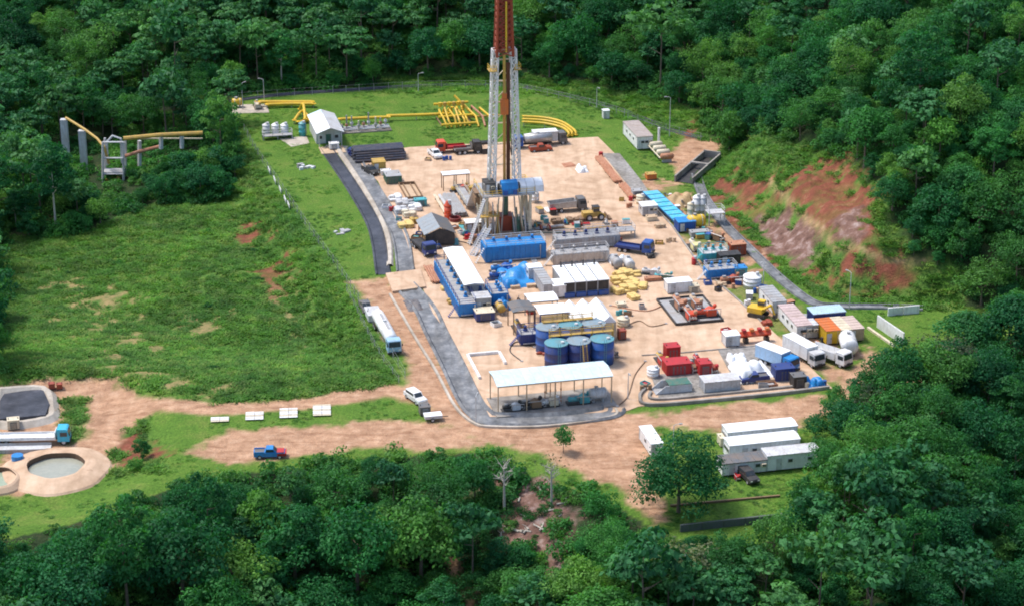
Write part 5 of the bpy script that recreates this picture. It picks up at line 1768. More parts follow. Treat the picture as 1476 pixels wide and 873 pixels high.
# ------------------------------------------------------------------ right half of the pad
ty = thing('pump_tray', 'dark rimmed spill tray below the rusty red pumps', 'tray', at(994, 448, .12), TH)
b_(0, 0, 0, 9.0, 12.5, 0.14).build('tray_floor', GREY, ty)
for s in (-1, 1):
    b_(s * 4.6, 0, 0, 0.25, 12.9, 0.5).build('tray_side', BLACK, ty)
    b_(0, s * 6.4, 0, 8.95, 0.25, 0.5).build('tray_end', BLACK, ty)
tc = at(994, 448, .27)
pump(off(tc, -1.4, 2.6), RUST, 'rusty pink pump at the far left of the spill tray', TH, 1.15, RUST)
pump(off(tc, 1.8, 2.4), RUST, 'rusty tan pump at the far right of the spill tray', TH, 1.05, TAN)
pump(off(tc, -1.0, -2.9), RED_O, 'orange red pump at the near left of the spill tray', TH, 1.05, RUST)
pump(off(tc, 2.0, -3.2), RED_O, 'bright orange pump at the near right of the spill tray', TH + R(90), 1.0, RED_O)
cabin(at(977, 420), 4.8, 2.4, 2.0, WHITE, WHITE_S, 'white container box behind the rusty pump tray', 'container', 'container', windows=0)
box_unit(at(999, 420), 2.0, 2.0, 1.2, CREAM, 'cream box beside the white container behind the pump tray')
# red units
box_unit(at(968, 516), 2.6, 2.4, 2.4, RED, 'tall red machine box at the back of the red group', ribs=True)
box_unit(at(975, 536), 4.6, 3.2, 2.0, RED, 'wide red machine box at the front of the red group', ribs=True)
pump(at(953, 522), RED, 'red pump left of the red machine boxes', TH, 0.95, YELLOW_D)
box_unit(at(1014, 538), 2.2, 2.6, 2.2, RED, 'red tank box at the right of the red group', topm=RED)
pump(at(998, 532), BROWN, 'brown engine between the red machine boxes', TH, 0.8, RED)
pump(at(1006, 524), RED, 'red pump behind the red tank box', TH, 0.9, RED)
pump(at(1025, 533), MAROON, 'dark red pump at the right edge of the red group', TH, 0.9, RED)
vtank(at(941, 543), 1.05, 1.7, WHITE, 'small round white tank left of the red machines', ladder=False, cone=0.3)
sk = thing('mud_skip', 'pale green sloping steel skip beside the front kerb', 'skip', at(968, 562, .12), TH)
MB().prof_y([(-3.3, 0.1), (3.3, 0.1), (3.3, 1.5), (-1.5, 1.5)], -1.4, -1.28).prof_y([(-3.3, 0.1), (3.3, 0.1), (3.3, 1.5), (-1.5, 1.5)], 1.28, 1.4).build('skip_side', GREY_L, sk)
MB().add([(-3.3, -1.3, 0.12), (3.3, -1.3, 0.12), (3.3, 1.3, 0.12), (-3.3, 1.3, 0.12)], [(0, 1, 2, 3)]).build('skip_floor', GREY, sk)
b_(3.3, 0, 0.1, 0.1, 2.8, 1.4).build('skip_end', GREY_L, sk)
b_(1.2, 0, 1.5, 4.0, 2.7, 0.1).build('cover', GREEN_D, sk)
cabin(at(1037, 561), 6.4, 3.0, 1.9, GREY_L, GREY_L, 'pale grey steel box with ribbed lid beside the front kerb', 'container', 'container', windows=0, door=False, ribs=True)
tarp_heap(at(1084, 538), 7.0, 8.5, 2.6, WHITE_S, 'white tarpaulin over equipment on the grey bund', 31)
tarp_heap(at(1062, 522), 3.4, 3.4, 1.8, WHITE_S, 'small white tarpaulin behind the large white one', 32, load=False)
pickup(at(1087, 550), TH + R(180), BLUE_D, 'dark blue pickup half below the white tarpaulin')
cabin(at(1053, 497), 2.6, 2.4, 2.0, GREY_L, WHITE_S, 'pale cabin left of the long orange machine', windows=0)
om = thing('long_orange_machine', 'long orange red boom machine beside the pale cabin', 'boom', at(1088, 492, .12), TH)
MB().bar((-3.0, 0, 1.6), (3.0, 0, 1.6), 0.9).build('boom', RED_O, om)
for k in range(4):
    b_(-2.2 + k * 1.5, 0, 2.2, 0.7, 0.9, 0.45).build('clamp', ORANGE if k % 2 else RED, om)
for x in (-1.8, 2.2):
    b_(x, 0, 0, 0.7, 1.4, 1.0).build('foot', BLACK, om)
truck(at(1120, 528), TH - R(60), BLUE_B, 'blue and pale blue truck on the grey bund', 'box', paint('pale_blue_paint', (0.30, 0.45, 0.62), 0.5), 8.5)
box_unit(at(1128, 545), 3.6, 2.8, 2.2, BLUE_D, 'dark blue box in front of the blue truck', ribs=True)
truck(at(1158, 518), TH - R(72), GREY_L, 'white box truck right of the blue truck', 'box', WHITE, 9.5)
truck(at(1196, 520), TH - R(60), WHITE, 'white tipper truck at the right pad corner', 'tip', WHITE, 8.5)
box_unit(at(1150, 556), 2.4, 2.2, 2.0, BLACK, 'black bin near the right end of the front kerb', topm=GREY_D)
tarp_heap(at(1174, 555), 3.6, 3.4, 1.7, TARP_B, 'small light blue tarpaulin heap at the right pad corner', 41)
for k, (x, y) in enumerate(((1163, 559), (1188, 556))):
    barrel(at(x, y), BLUE if k else CREAM, ('cream drum left of', 'blue drum right of')[k] + ' the small light blue tarpaulin heap', None, 0.4, 1.1)

# ------------------------------------------------------------------ clutter along the right edge
lt = thing('long_blue_trough', 'long turquoise blue trough with a tarpaulin lining by the pad edge', 'trough', at(961, 307, 0.0), math.atan2(at(986, 330).y - at(936, 284).y, at(986, 330).x - at(936, 284).x))
Lt = (at(986, 330) - at(936, 284)).length
for s in (-1, 1):
    MB().prof_x([(s * 0.7, 0.02), (s * 1.6, 1.5), (s * 1.75, 1.5), (s * 0.85, 0.02)], -Lt / 2, Lt / 2).build('trough_side', BLUE_B, lt)
b_(0, 0, 0, Lt, 1.5, 0.1).build('trough_floor', TURQ, lt)
for k in range(8):
    b_(-Lt / 2 + (k + .5) * Lt / 8, 0, 1.42, Lt / 8 - 0.4, 3.3, 0.12).build('cover_sheet', paint('cyan_sheet', (0.03, 0.42, 0.60), 0.4, 0, 0.5, 0.8, (0.4, 0.6, 0.7)), lt)
cabin(at(987, 332), 3.6, 3.0, 2.0, BLUE, BLUE_B, 'blue box container at the near end of the long blue trough', 'container', 'container', windows=0, ribs=True)
cabin(at(934, 309), 3.2, 2.8, 2.0, GREY_L, WHITE_S, 'pale cabin left of the long blue trough', windows=1)
vtank(at(923, 294), 0.9, 1.8, CREAM, 'small cream tank behind the pale cabin', ladder=False)
box_unit(at(918, 284), 2.2, 1.8, 1.4, GREY, 'grey box beside the far end of the rusty pipes')
box_unit(at(939, 318), 2.2, 1.6, 0.8, CREAM, 'low cream bin below the pale cabin', louvre=False, topm=TAN)
pallet(at(951, 328), 2.0, 1.6, 0.8, TAN, 'tan pallet load on the pad edge by the long blue trough')
tarp_heap(at(979, 293), 6.0, 6.5, 2.2, paint('tan_tarpaulin', (0.45, 0.30, 0.14), 0.6, 0, 0.4, 0.8, bump=.5), 'tan tarpaulin heap between the trough and the concrete channel', 51)
pump(at(966, 300), RED_O, 'small orange red engine beside the tan tarpaulin', TH, 0.7)
for k, (x, y, m_, lb) in enumerate(((1003, 312, WHITE, 'left white upright silo behind the ochre tank'), (1012, 312, GREY_L, 'right pale upright silo behind the ochre tank'))):
    vtank(at(x, y), 0.75, 4.2, m_, lb, ladder=False, cone=0.5)
htank(at(1003, 330), 1.3, 3.2, YELLOW, 'bulky ochre yellow horizontal tank near the blue container', TH + R(90))
vtank(at(995, 316), 0.7, 3.4, CREAM, 'slim cream silo left of the ochre tank', ladder=False)
platform(at(1030, 322), 3.6, 3.0, 2.6, GREY_L, 'small pale steel platform next to the concrete channel', legs=(2, 2))
pump(at(1000, 358), paint('pale_yellow_paint', (0.72, 0.66, 0.32), 0.5), 'pale yellow compressor on the pad edge', TH, 1.0, CREAM)
box_unit(at(1008, 340), 4.0, 1.8, 0.9, GREY, 'low grey skid behind the pale yellow compressor', louvre=False)
pump(at(1030, 345), BROWN, 'brown engine between the platform and the turquoise machines', TH + R(30), 0.9, RUST)
vtank(at(1000, 382), 0.45, 1.3, RED, 'narrow red vessel on the pad edge', ladder=False, cone=0.3)
mud_tank(at(1028, 374), 5.6, 3.6, 1.8, TURQ, 'turquoise treatment skid among the right edge clutter', motors=3, railm=TURQ, gratem=GREY_L)
box_unit(at(1062, 366), 3.2, 2.4, 2.2, MAROON, 'dark red box beside the concrete channel', topm=RUST, ribs=True)
cabin(at(1050, 381), 4.2, 2.2, 2.0, BLACK, BLACK, 'black container in front of the dark red box', 'container', 'container', windows=0, ribs=True)
mud_tank(at(1038, 398), 6.2, 3.2, 1.8, BLUE_B, 'bright blue tank skid at the near end of the right clutter', motors=3, railm=GREY_L)
box_unit(at(1066, 398), 2.4, 2.2, 1.8, TURQ, 'turquoise box right of the bright blue tank skid', topm=BLUE_B)
pump(at(1051, 408), MAROON, 'dark red pump before the bright blue tank skid', TH + R(90), 0.9, RUST)
pallet(at(1040, 412), 1.8, 1.6, 0.7, TAN, 'tan pallet at the pad edge by the dark red pump')
vtank(at(1084, 414), 1.75, 2.3, WHITE, 'fat white conical tank beside the concrete channel', cone=0.7, ladder=False)
cabin(at(1113, 442), 2.6, 8.0, 2.3, WHITE, GREY, 'white site cabin nearest the fat white tank', windows=2)
cabin(at(1145, 474), 2.8, 10.5, 2.5, WHITE, paint('faded_red_sheet', (0.55, 0.42, 0.40), 0.6, 0, .4, .5), 'long white cabin with a faded red roof', windows=3)
lo = thing('excavator', 'yellow tracked machine beside the white site cabins', 'excavator', at(1093, 455, .12), TH - R(40))
for s in (-1, 1):
    MB().prof_y([(-1.7, 0.2), (-1.4, 0), (1.4, 0), (1.7, 0.2), (1.7, 0.6), (1.4, 0.8), (-1.4, 0.8), (-1.7, 0.6)], s * 1.1 - 0.3, s * 1.1 + 0.3).build('track', BLACK, lo)
b_(-0.4, 0, 0.85, 3.0, 2.4, 1.0).build('body', YELLOW, lo)
c = b_(0.4, 0.6, 1.85, 1.3, 1.1, 1.2).build('cab', YELLOW, lo)
b_(0.4, 0.6, 2.1, 1.34, 1.14, 0.7).build('window', GLASS, c)
MB().bar((1.0, -0.4, 1.6), (2.6, -0.4, 2.8), 0.4).build('boom', YELLOW, lo)
MB().bar((2.6, -0.4, 2.8), (3.4, -0.4, 1.0), 0.3).build('stick', YELLOW, lo)
MB().prof_y([(3.1, 0.3), (3.8, 0.3), (3.7, 1.0), (3.2, 1.0)], -0.9, 0.1).build('bucket', BLACK, lo)
pallet(at(1105, 468), 1.8, 1.8, 0.8, MAROON, 'dark red pallet load behind the yellow tracked machine')
cabin(at(1190, 470), 6.2, 3.4, 3.0, BLUE_D, paint('pale_blue_roof', (0.42, 0.58, 0.68), 0.5, 0, .3, .5), 'dark blue container with a pale blue roof next to the channel', 'container', 'container', windows=0, ribs=True)
cabin(at(1192, 488), 2.6, 6.0, 2.5, YELLOW, ORANGE, 'orange yellow container in front of the dark blue container', 'container', 'container', windows=0, ribs=True)
cabin(at(1208, 486), 2.6, 6.2, 2.4, WHITE, CREAM, 'cream roofed container right of the orange yellow container', 'container', 'container', windows=0, ribs=True)
cabin(at(1226, 484), 2.6, 6.0, 2.3, TAN, paint('dusty_pink_sheet', (0.56, 0.44, 0.38), 0.7, 0, .4, .5), 'dusty tan container at the outer end of the container row', 'container', 'container', windows=0, ribs=True)
htank(at(1222, 508), 1.55, 4.6, WHITE, 'large white horizontal tank in front of the container row', TH - R(14))
cabin(at(1166, 484), 2.2, 3.0, 2.4, GREY, GREY_L, 'grey cabin between the long white cabin and the containers', windows=1)
wl = thing('white_wall', 'white free standing boundary wall in the corner right of the containers', 'wall', at(1283, 484, 0), math.atan2(at(1302, 496).y - at(1264, 470).y, at(1302, 496).x - at(1264, 470).x))
Lw = (at(1302, 496) - at(1264, 470)).length
for k in range(5):
    b_(-Lw / 2 + (k + .5) * Lw / 5, 0, 0, Lw / 5 - 0.06, 0.25, 2.4).build('wall_panel', WHITE, wl)
b_(0, -2.0, 0, Lw, 0.5, 0.4).build('wall_footing', CREAM, wl)
wl = thing('white_wall', 'short white wall piece beyond the free standing boundary wall', 'wall', at(1302, 453, 0), TH)
for k in range(2):
    b_(-1.6 + 3.2 * k, 0, 0, 3.1, 0.25, 1.6).build('wall_panel', WHITE, wl)

# ------------------------------------------------------------------ far edge of the pad
pr_ = pipe_stack(at(545, 228), 11.5, 11, 0.28, PIPE_B, 'big stack of blue black casing pipes at the far left corner', rows=5)
pipe_stack(at(517, 224), 4.5, 6, 0.28, BLUE_D, 'short stack of dark blue pipes left of the big stack', rows=3)
truck(at(768, 212), TH + R(180), BLUE, 'tank truck with a blue cab and silver body at the far pad edge', 'tank', STEEL, 9.0)
truck(at(792, 208), TH, GREY_D, 'silver trailer truck behind the blue cabbed tank truck', 'box', GREY_L, 8.0)
pickup(at(779, 218), TH, MAROON, 'dark red pickup in front of the silver trailer truck')
pickup(at(627, 226), TH - R(80), WHITE, 'white pickup with a dark load at the far pad edge', bedm=BLACK)
truck(at(650, 219), TH + R(180), RED_O, 'orange red truck at the far pad edge', 'flat', RED, 7.0)
truck(at(674, 221), TH, BLACK, 'black truck beside the orange red truck', 'flat', GREY_D, 6.5)
pipe_stack(at(696, 208), 6, 4, 0.2, BLACK, 'black pipes on the ground behind the black truck', rows=1)
tarp_heap(at(839, 247), 2.6, 3.2, 1.4, WHITE_S, 'small white tarpaulin alone on the open pad', 61, load=False)
pt = thing('steel_plate', 'rust brown steel plates left of the lone white tarpaulin', 'plate', at(822, 238, .12), TH)
for k in range(3):
    b_(0.2 * k - 0.5, 0.15 * k, 0.06 * k, 2.4 - 0.3 * k, 3.0 - 0.4 * k, 0.055, R(8 * k)).build('plate_sheet', RUST, pt)
for k, (x, y, lb) in enumerate(((870, 238, 'rusty pipes at the far end of the right gravel strip'), (884, 256, 'rusty pipes in the middle of the right gravel strip'), (905, 278, 'rusty pipes at the near end of the right gravel strip'))):
    pipe_stack(at(x, y), 9, 6, 0.16, RUST, lb, rows=2, along='y')
barrel(at(866, 226), RED, 'red drum at the far right pad corner', None, 0.5, 1.1)
barrel(at(909, 290), RED, 'red drum at the near end of the rusty pipes', None, 0.45, 1.0)

# ------------------------------------------------------------------ production area behind the pad
pb = thing('control_building', 'control building with a pale metal roof on the back lawn', 'building', loc_of(469, 172, 4.6, 0), TH)
Wb, Lb, Hb = 6.5, 15.0, 3.4
b_(0, 1.5, 0, Wb - 0.8, Lb - 4, Hb).build('wall', GREY_L, pb)
for k in range(8):
    y0 = -Lb / 2 + k * Lb / 8
    MB().prof_y([(-Wb / 2, Hb + 0.1), (0, Hb + 1.3), (0, Hb + 1.38), (-Wb / 2, Hb + 0.18)], y0, y0 + Lb / 8 - 0.05).build('roof_panel', WHITE_S if k < 6 else SKYROOF, pb)
    MB().prof_y([(Wb / 2, Hb + 0.1), (0.04, Hb + 1.3), (0.04, Hb + 1.38), (Wb / 2, Hb + 0.18)], y0, y0 + Lb / 8 - 0.05).build('roof_panel', GREY_L, pb)
for x in (-2.6, 2.6):
    b_(x, -Lb / 2 + 0.4, 0, 0.2, 0.2, Hb).build('porch_post', GREY_L, pb)
d = b_(0, -Lb / 2 + 3.45, 0, 1.2, 0.08, 2.2).build('door', GREEN_D, pb)
b_(0.4, -Lb / 2 + 3.38, 1.0, 0.1, 0.08, 0.1).build('handle', STEEL, d)
for x in (-1.9, 1.9):
    f = b_(x, -Lb / 2 + 3.45, 1.1, 1.0, 0.1, 0.9).build('window', WHITE, pb)
    b_(x, -Lb / 2 + 3.4, 1.18, 0.84, 0.05, 0.74).build('pane', GLASS, f)
b_(0, -Lb / 2 - 2.2, 0, 5.6, 5.0, 0.25).build('porch_floor', KERB_M if 'KERB_M' in globals() else TAN, pb)
box_unit(off(pb.location, 0.5, -9.0) + Vector((0, 0, .25)), 2.2, 1.6, 1.2, WHITE, 'white cabinet on the porch of the control building')


def pipe_run(name, label, lines, r, mat, ang=None, cat='pipeline', supports=True, sm=None):
    """pipes through pixel points at given heights, with stands"""
    o0 = at(lines[0][0][0], lines[0][0][1], 0)
    t = thing(name, label, cat, o0, 0)
    for ln in lines:
        P = [at(x, y, z) - o0 for x, y, z in ln]
        P = smooth_line(P, 4) if len(P) > 2 else P
        MB().tube(P, r, 8).build('pipe', mat, t)
        for q in (P[0], P[-1]):
            MB().cyl((q.x, q.y, q.z - 0.001), (q.x + .01, q.y, q.z + 0.16), r * 1.6, 10).build('flange', mat, t)
        if supports:
            for k in range(0, len(P), 4):
                if P[k].z > 0.4:
                    b_(P[k].x, P[k].y, -0.05, 0.18, 0.18, P[k].z).build('stand', sm or GREY, t)
    return t


pipe_run('yellow_pipeline', 'straight yellow pipeline on stands across the back lawn', [[(560, 167, 1.2), (600, 166, 1.2), (648, 164, 1.2)], [(490, 172, 1.2), (530, 170, 1.2), (560, 169, 1.2)]], 0.36, YELLOW)
pipe_run('yellow_pipeline', 'curved yellow pipes sweeping down to the far right pad corner', [[(755, 170 + 4 * k - 2, 1.2), (785, 172 + 4 * k - 2, 1.2), (810, 178 + 4 * k - 2, 1.2), (824 - 4 * k + 4, 188 + 2 * k, 1.0), (830 - 6 * k, 195 + k, 0.2)] for k in range(3)], 0.3, YELLOW)
pipe_run('yellow_pipeline', 'yellow pipes left of the pale roofed control building', [[(375, 147, 1.2), (410, 147, 1.2), (450, 147, 1.2)], [(385, 151, 0.9), (420, 150, 0.9), (452, 150, 0.9)]], 0.4, YELLOW)
pipe_run('yellow_pipeline', 'tangle of yellow pipes in front of the left control building wall', [[(432, 158, 0.5), (437, 150, 2.5), (440, 172, 1.0)], [(424, 174, 0.8), (436, 160, 1.6), (448, 174, 0.8)], [(430, 176, 0.6), (455, 172, 0.6)]], 0.34, YELLOW)
mf = thing('yellow_manifold', 'dense yellow valve manifold on the back lawn left of the mast', 'manifold', at(668, 178, 0), TH)
for k in range(6):
    x = -5 + k * 1.1
    MB().tube([(x, 5.0, 0.4), (x + rng.uniform(-.3, .3), 5.0, 2.2 + rng.uniform(0, 1.2)), (x + rng.uniform(-.4, .4), 2.5, 3.0 + rng.uniform(-.5, .5)), (x + 0.6 * rng.random(), -1.5, 1.6 + rng.uniform(-.3, .6)), (x + 0.5, -3.5 + rng.random(), 0.2)], 0.24, 7).build('pipe', YELLOW, mf)
    MB().cyl((x, 3.0, 3.6), (x, 3.0, 4.6), 0.42, 10).build('valve', YELLOW_D if k % 2 else YELLOW, mf)
for z, y in ((3.3, 6.2), (2.0, 0.0), (1.0, -3.2)):
    MB().cyl((-6, y, z), (2.5, y, z), 0.3, 8).build('header_pipe', YELLOW, mf)
for k in range(4):
    b_(-5.5 + 2.4 * k, 2, 0, 0.25, 7, 0.35).build('sleeper', BROWN, mf)
mf2 = thing('yellow_manifold', 'smaller yellow and rusty manifold touching the white mast legs', 'manifold', at(692, 178, 0), TH)
for k in range(3):
    MB().tube([(-3 + k * 2, 5, 0.3), (-3 + k * 2, 5, 3.5 - k * 0.6), (-1 + k * 1.6, 0, 1.8), (-1 + k * 1.6, -3, 0.2)], 0.26, 7).build('pipe', (YELLOW, RUST, YELLOW)[k], mf2)
MB().tube([(-5, 6, 5.5), (-1, 2, 1.2)], 0.28, 7).build('flare_arm', YELLOW, mf2)
MB().cyl((-4, 1, 1.4), (5, 1, 1.4), 0.26, 8).build('header_pipe', YELLOW_D, mf2)
ws = thing('valve_station', 'silver valve station with many upright pipes right of the control building', 'valves', at(525, 188, 0), TH)
for k in range(9):
    x = -5.5 + k * 1.35
    MB().cyl((x, (k % 3) - 1, 0), (x, (k % 3) - 1, 2.2 + (k * 7 % 4) * 0.6), 0.2, 8).build('riser', STEEL if k % 3 else CREAM, ws)
    MB().cyl((x - 0.35, (k % 3) - 1, 1.6), (x + 0.35, (k % 3) - 1, 1.6), 0.34, 10).build('valve', (GREY, RUST, GREY_L)[k % 3], ws)
for y in (-1, 0, 1):
    MB().cyl((-6, y, 0.7), (6, y, 0.7), 0.18, 8).build('header_pipe', GREY_L, ws)
b_(0, 0, -0.05, 12.6, 4.0, 0.3).build('base_slab', M_CONC, ws)
for k in range(3):
    vtank(at(384 + 13 * k, 196), 0.85, 2.6, WHITE if k else GREY_L, ('pale leftmost', 'white middle', 'white rightmost')[k] + ' of three small upright tanks on the left back lawn', ladder=False, cone=0.45, z=0) if False else vtank(at(384 + 13 * k, 196, 0), 0.85, 2.6, WHITE if k else GREY_L, ('pale leftmost', 'white middle', 'white rightmost')[k] + ' of three small upright tanks on the left back lawn', ladder=False, cone=0.45)
fr_ = platform(at(400, 200, 0), 7.0, 2.0, 0.9, GREY, 'grey steel frame in front of the three small upright tanks', railm=GREY_L)
vtank(at(436, 196, 0), 0.8, 3.0, TURQ, 'slim turquoise vessel left of the control building', ladder=False, cone=0.4)
struct(slab('gravel_patch', W((402, 200), (442, 197), (446, 207), (420, 212)), -0.2, 0.07, M_KERB))
struct(slab('gravel_patch', W((332, 152), (385, 150), (388, 163), (335, 164)), -0.2, 0.07, M_KERB))
htank(at(342, 155, 0), 0.9, 2.0, YELLOW, 'yellow drum tank on the gravel patch at the far left fence', TH + R(90))
pump(at(371, 155, 0), CREAM, 'cream pump on the gravel patch at the far left fence', TH, 0.9, YELLOW_D)
ds_ = thing('debris_heap', 'white scrap heap on the left lawn below the grey frame', 'scrap', at(445, 243, 0), TH)
for k in range(7):
    b_(rng.uniform(-2, 2), rng.uniform(-1.2, 1.2), 0, rng.uniform(0.6, 1.6), rng.uniform(0.3, 0.8), rng.uniform(0.3, 1.0), rng.uniform(0, 3)).build('scrap_piece', WHITE if k % 3 else GREY, ds_)
ds_ = thing('debris_heap', 'grey scrap pieces lying in the middle of the left lawn', 'scrap', at(492, 338, 0), TH)
for k in range(6):
    b_(rng.uniform(-1.5, 1.5), rng.uniform(-5, 4), 0, rng.uniform(0.5, 1.2), rng.uniform(0.8, 2.0), rng.uniform(0.1, 0.4), rng.uniform(0, 3)).build('scrap_piece', GREY_L if k % 2 else GREY, ds_)
ca = cabin(at(919, 205, 0), 3.6, 12.0, 2.9, WHITE, paint('weathered_roof', (0.42, 0.36, 0.33), 0.7, 0, .4, .5), 'long white cabin with a brownish roof on the right back lawn', windows=3)
cabin(at(873, 170, 0), 1.4, 1.4, 1.9, WHITE, WHITE_S, 'tiny white booth near the back fence', windows=0, door=True, skid=False)
sp2 = thing('separator_skid', 'cream separator vessels with a white stack right of the long white cabin', 'separator', at(953, 225, 0), TH)
for k in range(4):
    m = MB().lathe_x([(0.3, -1.6), (0.7, -1.3), (0.7, 1.3), (0.3, 1.6)], -4.5 + 3.0 * k, 1.4, 12)
    m.build('vessel', CREAM if k else RUST, sp2, True)
    b_(0, -4.5 + 3.0 * k, 0, 2.2, 0.5, 0.9).build('saddle', GREY, sp2)
MB().cyl((1.0, 5.5, 0), (1.0, 5.5, 5.0), 0.3, 10).build('stack', WHITE, sp2)
MB().tube([(-1.7, -5, 1.2), (-1.7, 0, 1.2), (-1.7, 5, 1.2)], 0.15).build('pipe', CREAM, sp2)
box_unit(at(938, 258, 0), 2.2, 1.8, 1.1, ORANGE, 'small orange box on the right back lawn', louvre=False, topm=YELLOW_D)
cv = thing('culvert', 'open concrete culvert with shade painted black on its bed at the head of the channel', 'culvert', at(1006, 246, 0), R(66))
for s in (-1, 1):
    b_(0, s * 2.0, -0.8, 19, 0.35, 2.3).build('wing_wall', M_CONC, cv)
b_(1.0, 0, 1.3, 0.8, 4.4, 0.3).build('cross_beam', M_CONC, cv)
b_(9.4, 0, -0.8, 0.4, 4.0, 2.6).build('head_wall', M_CONC, cv)
b_(0, 0, -0.5, 18.6, 3.6, 0.62).build('bed', BLACK, cv)  # black colour paints in the shade down in the trough

# ------------------------------------------------------------------ bridge for the pipes in the left woods
pg = on(160, 262)
br = thing('pipe_bridge', 'pipe bridge on pale pillars with a steel frame tower in the left woods', 'pipe bridge', pg, 0)
def rel(px, py, dy=0.0):
    """point at the depth of the bridge"""
    d = ray(px, py); tt = (pg.y + dy) / d.y
    return Vector((d.x * tt, pg.y + dy, CAM_H + d.z * tt)) - pg
for px, y0, y1, dy in ((95, 172, 215, 14), (121, 188, 232, 9)):
    a, c_ = rel(px, y1, dy), rel(px, y0, dy)
    b_(a.x, a.y, a.z - 3, 1.5, 1.5, c_.z - a.z + 3).build('pillar', CREAM if 0 else GREY_L, br)
for px in (148, 178):
    a, c_ = rel(px, 268), rel(px, 205)
    MB().bar(a, c_, 0.4).build('tower_leg', GREY_L, br)
    MB().bar(a + Vector((0, 3.0, 0)), c_ + Vector((0, 3.0, 0)), 0.4).build('tower_leg', GREY_L, br)
for py in (205, 228, 251):
    MB().bar(rel(148, py), rel(178, py), 0.3).build('tower_beam', GREY_L, br)
b_(rel(163, 250).x, 1.5, rel(163, 250).z, 4.6, 3.0, 0.2).build('tower_deck', GREY, br)
b_(rel(163, 266).x, 1.4, rel(163, 266).z - 1.0, 3.6, 2.4, 1.9).build('base_machine', YELLOW_D, br)
MB().tube([rel(95, 170, 14), rel(121, 186, 9), rel(140, 200, 4), rel(150, 212, 1), rel(157, 236, 1)], 0.3, 7).build('pipe', YELLOW_D, br)
MB().tube([rel(155, 238, 1.5), rel(154, 205, 1.5), rel(162, 196, 1.5), rel(174, 200, 1.5), rel(176, 235, 1.5)], 0.28, 7).build('pipe', GREY_L, br)
MB().tube([rel(178, 200, 2), rel(230, 195, 3), rel(292, 192, 5)], 0.5, 7).build('pipe', YELLOW_D, br)
MB().tube([rel(178, 226, 2), rel(200, 219, 3), rel(232, 211, 5)], 0.4, 7).build('pipe', RUST, br)
for px, y0, y1 in ((201, 203, 240), (232, 197, 215), (262, 196, 214)):
    MB().bar(rel(px, y0, 4), rel(px, y1, 4), 0.7).build('pipe_support', GREY_L, br)
MB().tube([rel(184, 200, 3), rel(292, 200, 6)], 0.18, 6).build('hand_pipe', CREAM, br)
tarp_heap(on(116, 246), 2.2, 4.0, 0.8, WHITE_S, 'white sheet lying below the pale bridge pillars', 71, load=False)

# ------------------------------------------------------------------ left of the pad
truck(at(557, 490, 0), TH - R(88), paint('cab_pale_blue', (0.30, 0.50, 0.66), 0.5), 'white tank truck with a pale blue cab on the dirt left of the channel', 'tank', WHITE, 15.0)
pickup(at(527, 447, 0), TH - R(88), GREY_D, 'dark grey pickup parked behind the white tank truck')
box_unit(at(538, 458, 0), 2.6, 4.5, 1.2, GREY_L, 'pale grey low box between the pickup and the white tank truck', louvre=False)
pickup(at(599, 577, 0), TH - R(70), WHITE, 'white van parked on the verge left of the near channel', closed=True, name='van', cat='van')
box_unit(at(612, 596, 0), 1.8, 1.8, 1.4, GREY_D, 'dark bin behind the small pale trailer on the verge')
tl = thing('small_trailer', 'small pale trailer parked on the verge by the dirt road', 'trailer', at(624, 605, 0), TH)
b_(0, 0, 0.6, 3.0, 1.7, 0.5).build('body', GREY_L, tl)
b_(0, 0, 1.1, 3.05, 1.75, 0.06).build('cover', WHITE_S, tl)
MB().bar((1.5, 0, 0.55), (2.7, 0, 0.5), 0.12).build('drawbar', BLACK, tl)
for s in (-1, 1):
    wheel(tl, -0.2, s * 0.85, 0.38, 0.26)
hd = tarp_heap(at(596, 440, 0), 3.0, 6.0, 0.5, paint('dark_liner_sheet', (0.10, 0.10, 0.11), 0.6, 0, .4, .6), 'dark liner sheet folded at the mouth of the near channel', 83, load=False)
for k, (x, y) in enumerate(((317, 605), (367, 600), (416, 596), (464, 592))):
    q = on(x, y)
    t = thing('slatted_pallet', ('leftmost', 'second from left', 'third from left', 'rightmost')[k] + ' of four white slatted panels lying on the grass bank', 'pallet', q + Vector((0, 0, 0.15)), TH - R(8), 'white slatted panels on the bank')
    n = (3, 5, 6, 7)[k]
    for j in range(n):
        for s in (-1, 1):
            b_(s * 0.78, -n * 0.3 + j * 0.62, 0.1 + 0.02 * j, 1.5, 0.5, 0.06).build('slat', WHITE if (j + k) % 3 else CREAM, t)
    for s in (-1, 0, 1):
        b_(s * 1.2, 0, 0.0, 0.12, n * 0.62, 0.1).build('bearer', BROWN, t)
q = on(389, 658)
t = pickup(q, R(4), BLUE_B, 'blue pickup with a red front parked on the bare red dirt')
b_(1.75, 0, 1.16, 1.3, 1.7, 0.05).build('bonnet', RED, t)
b_(2.0, 0, 0.5, 1.5, 1.9, 0.5).build('front_body', RED, t)

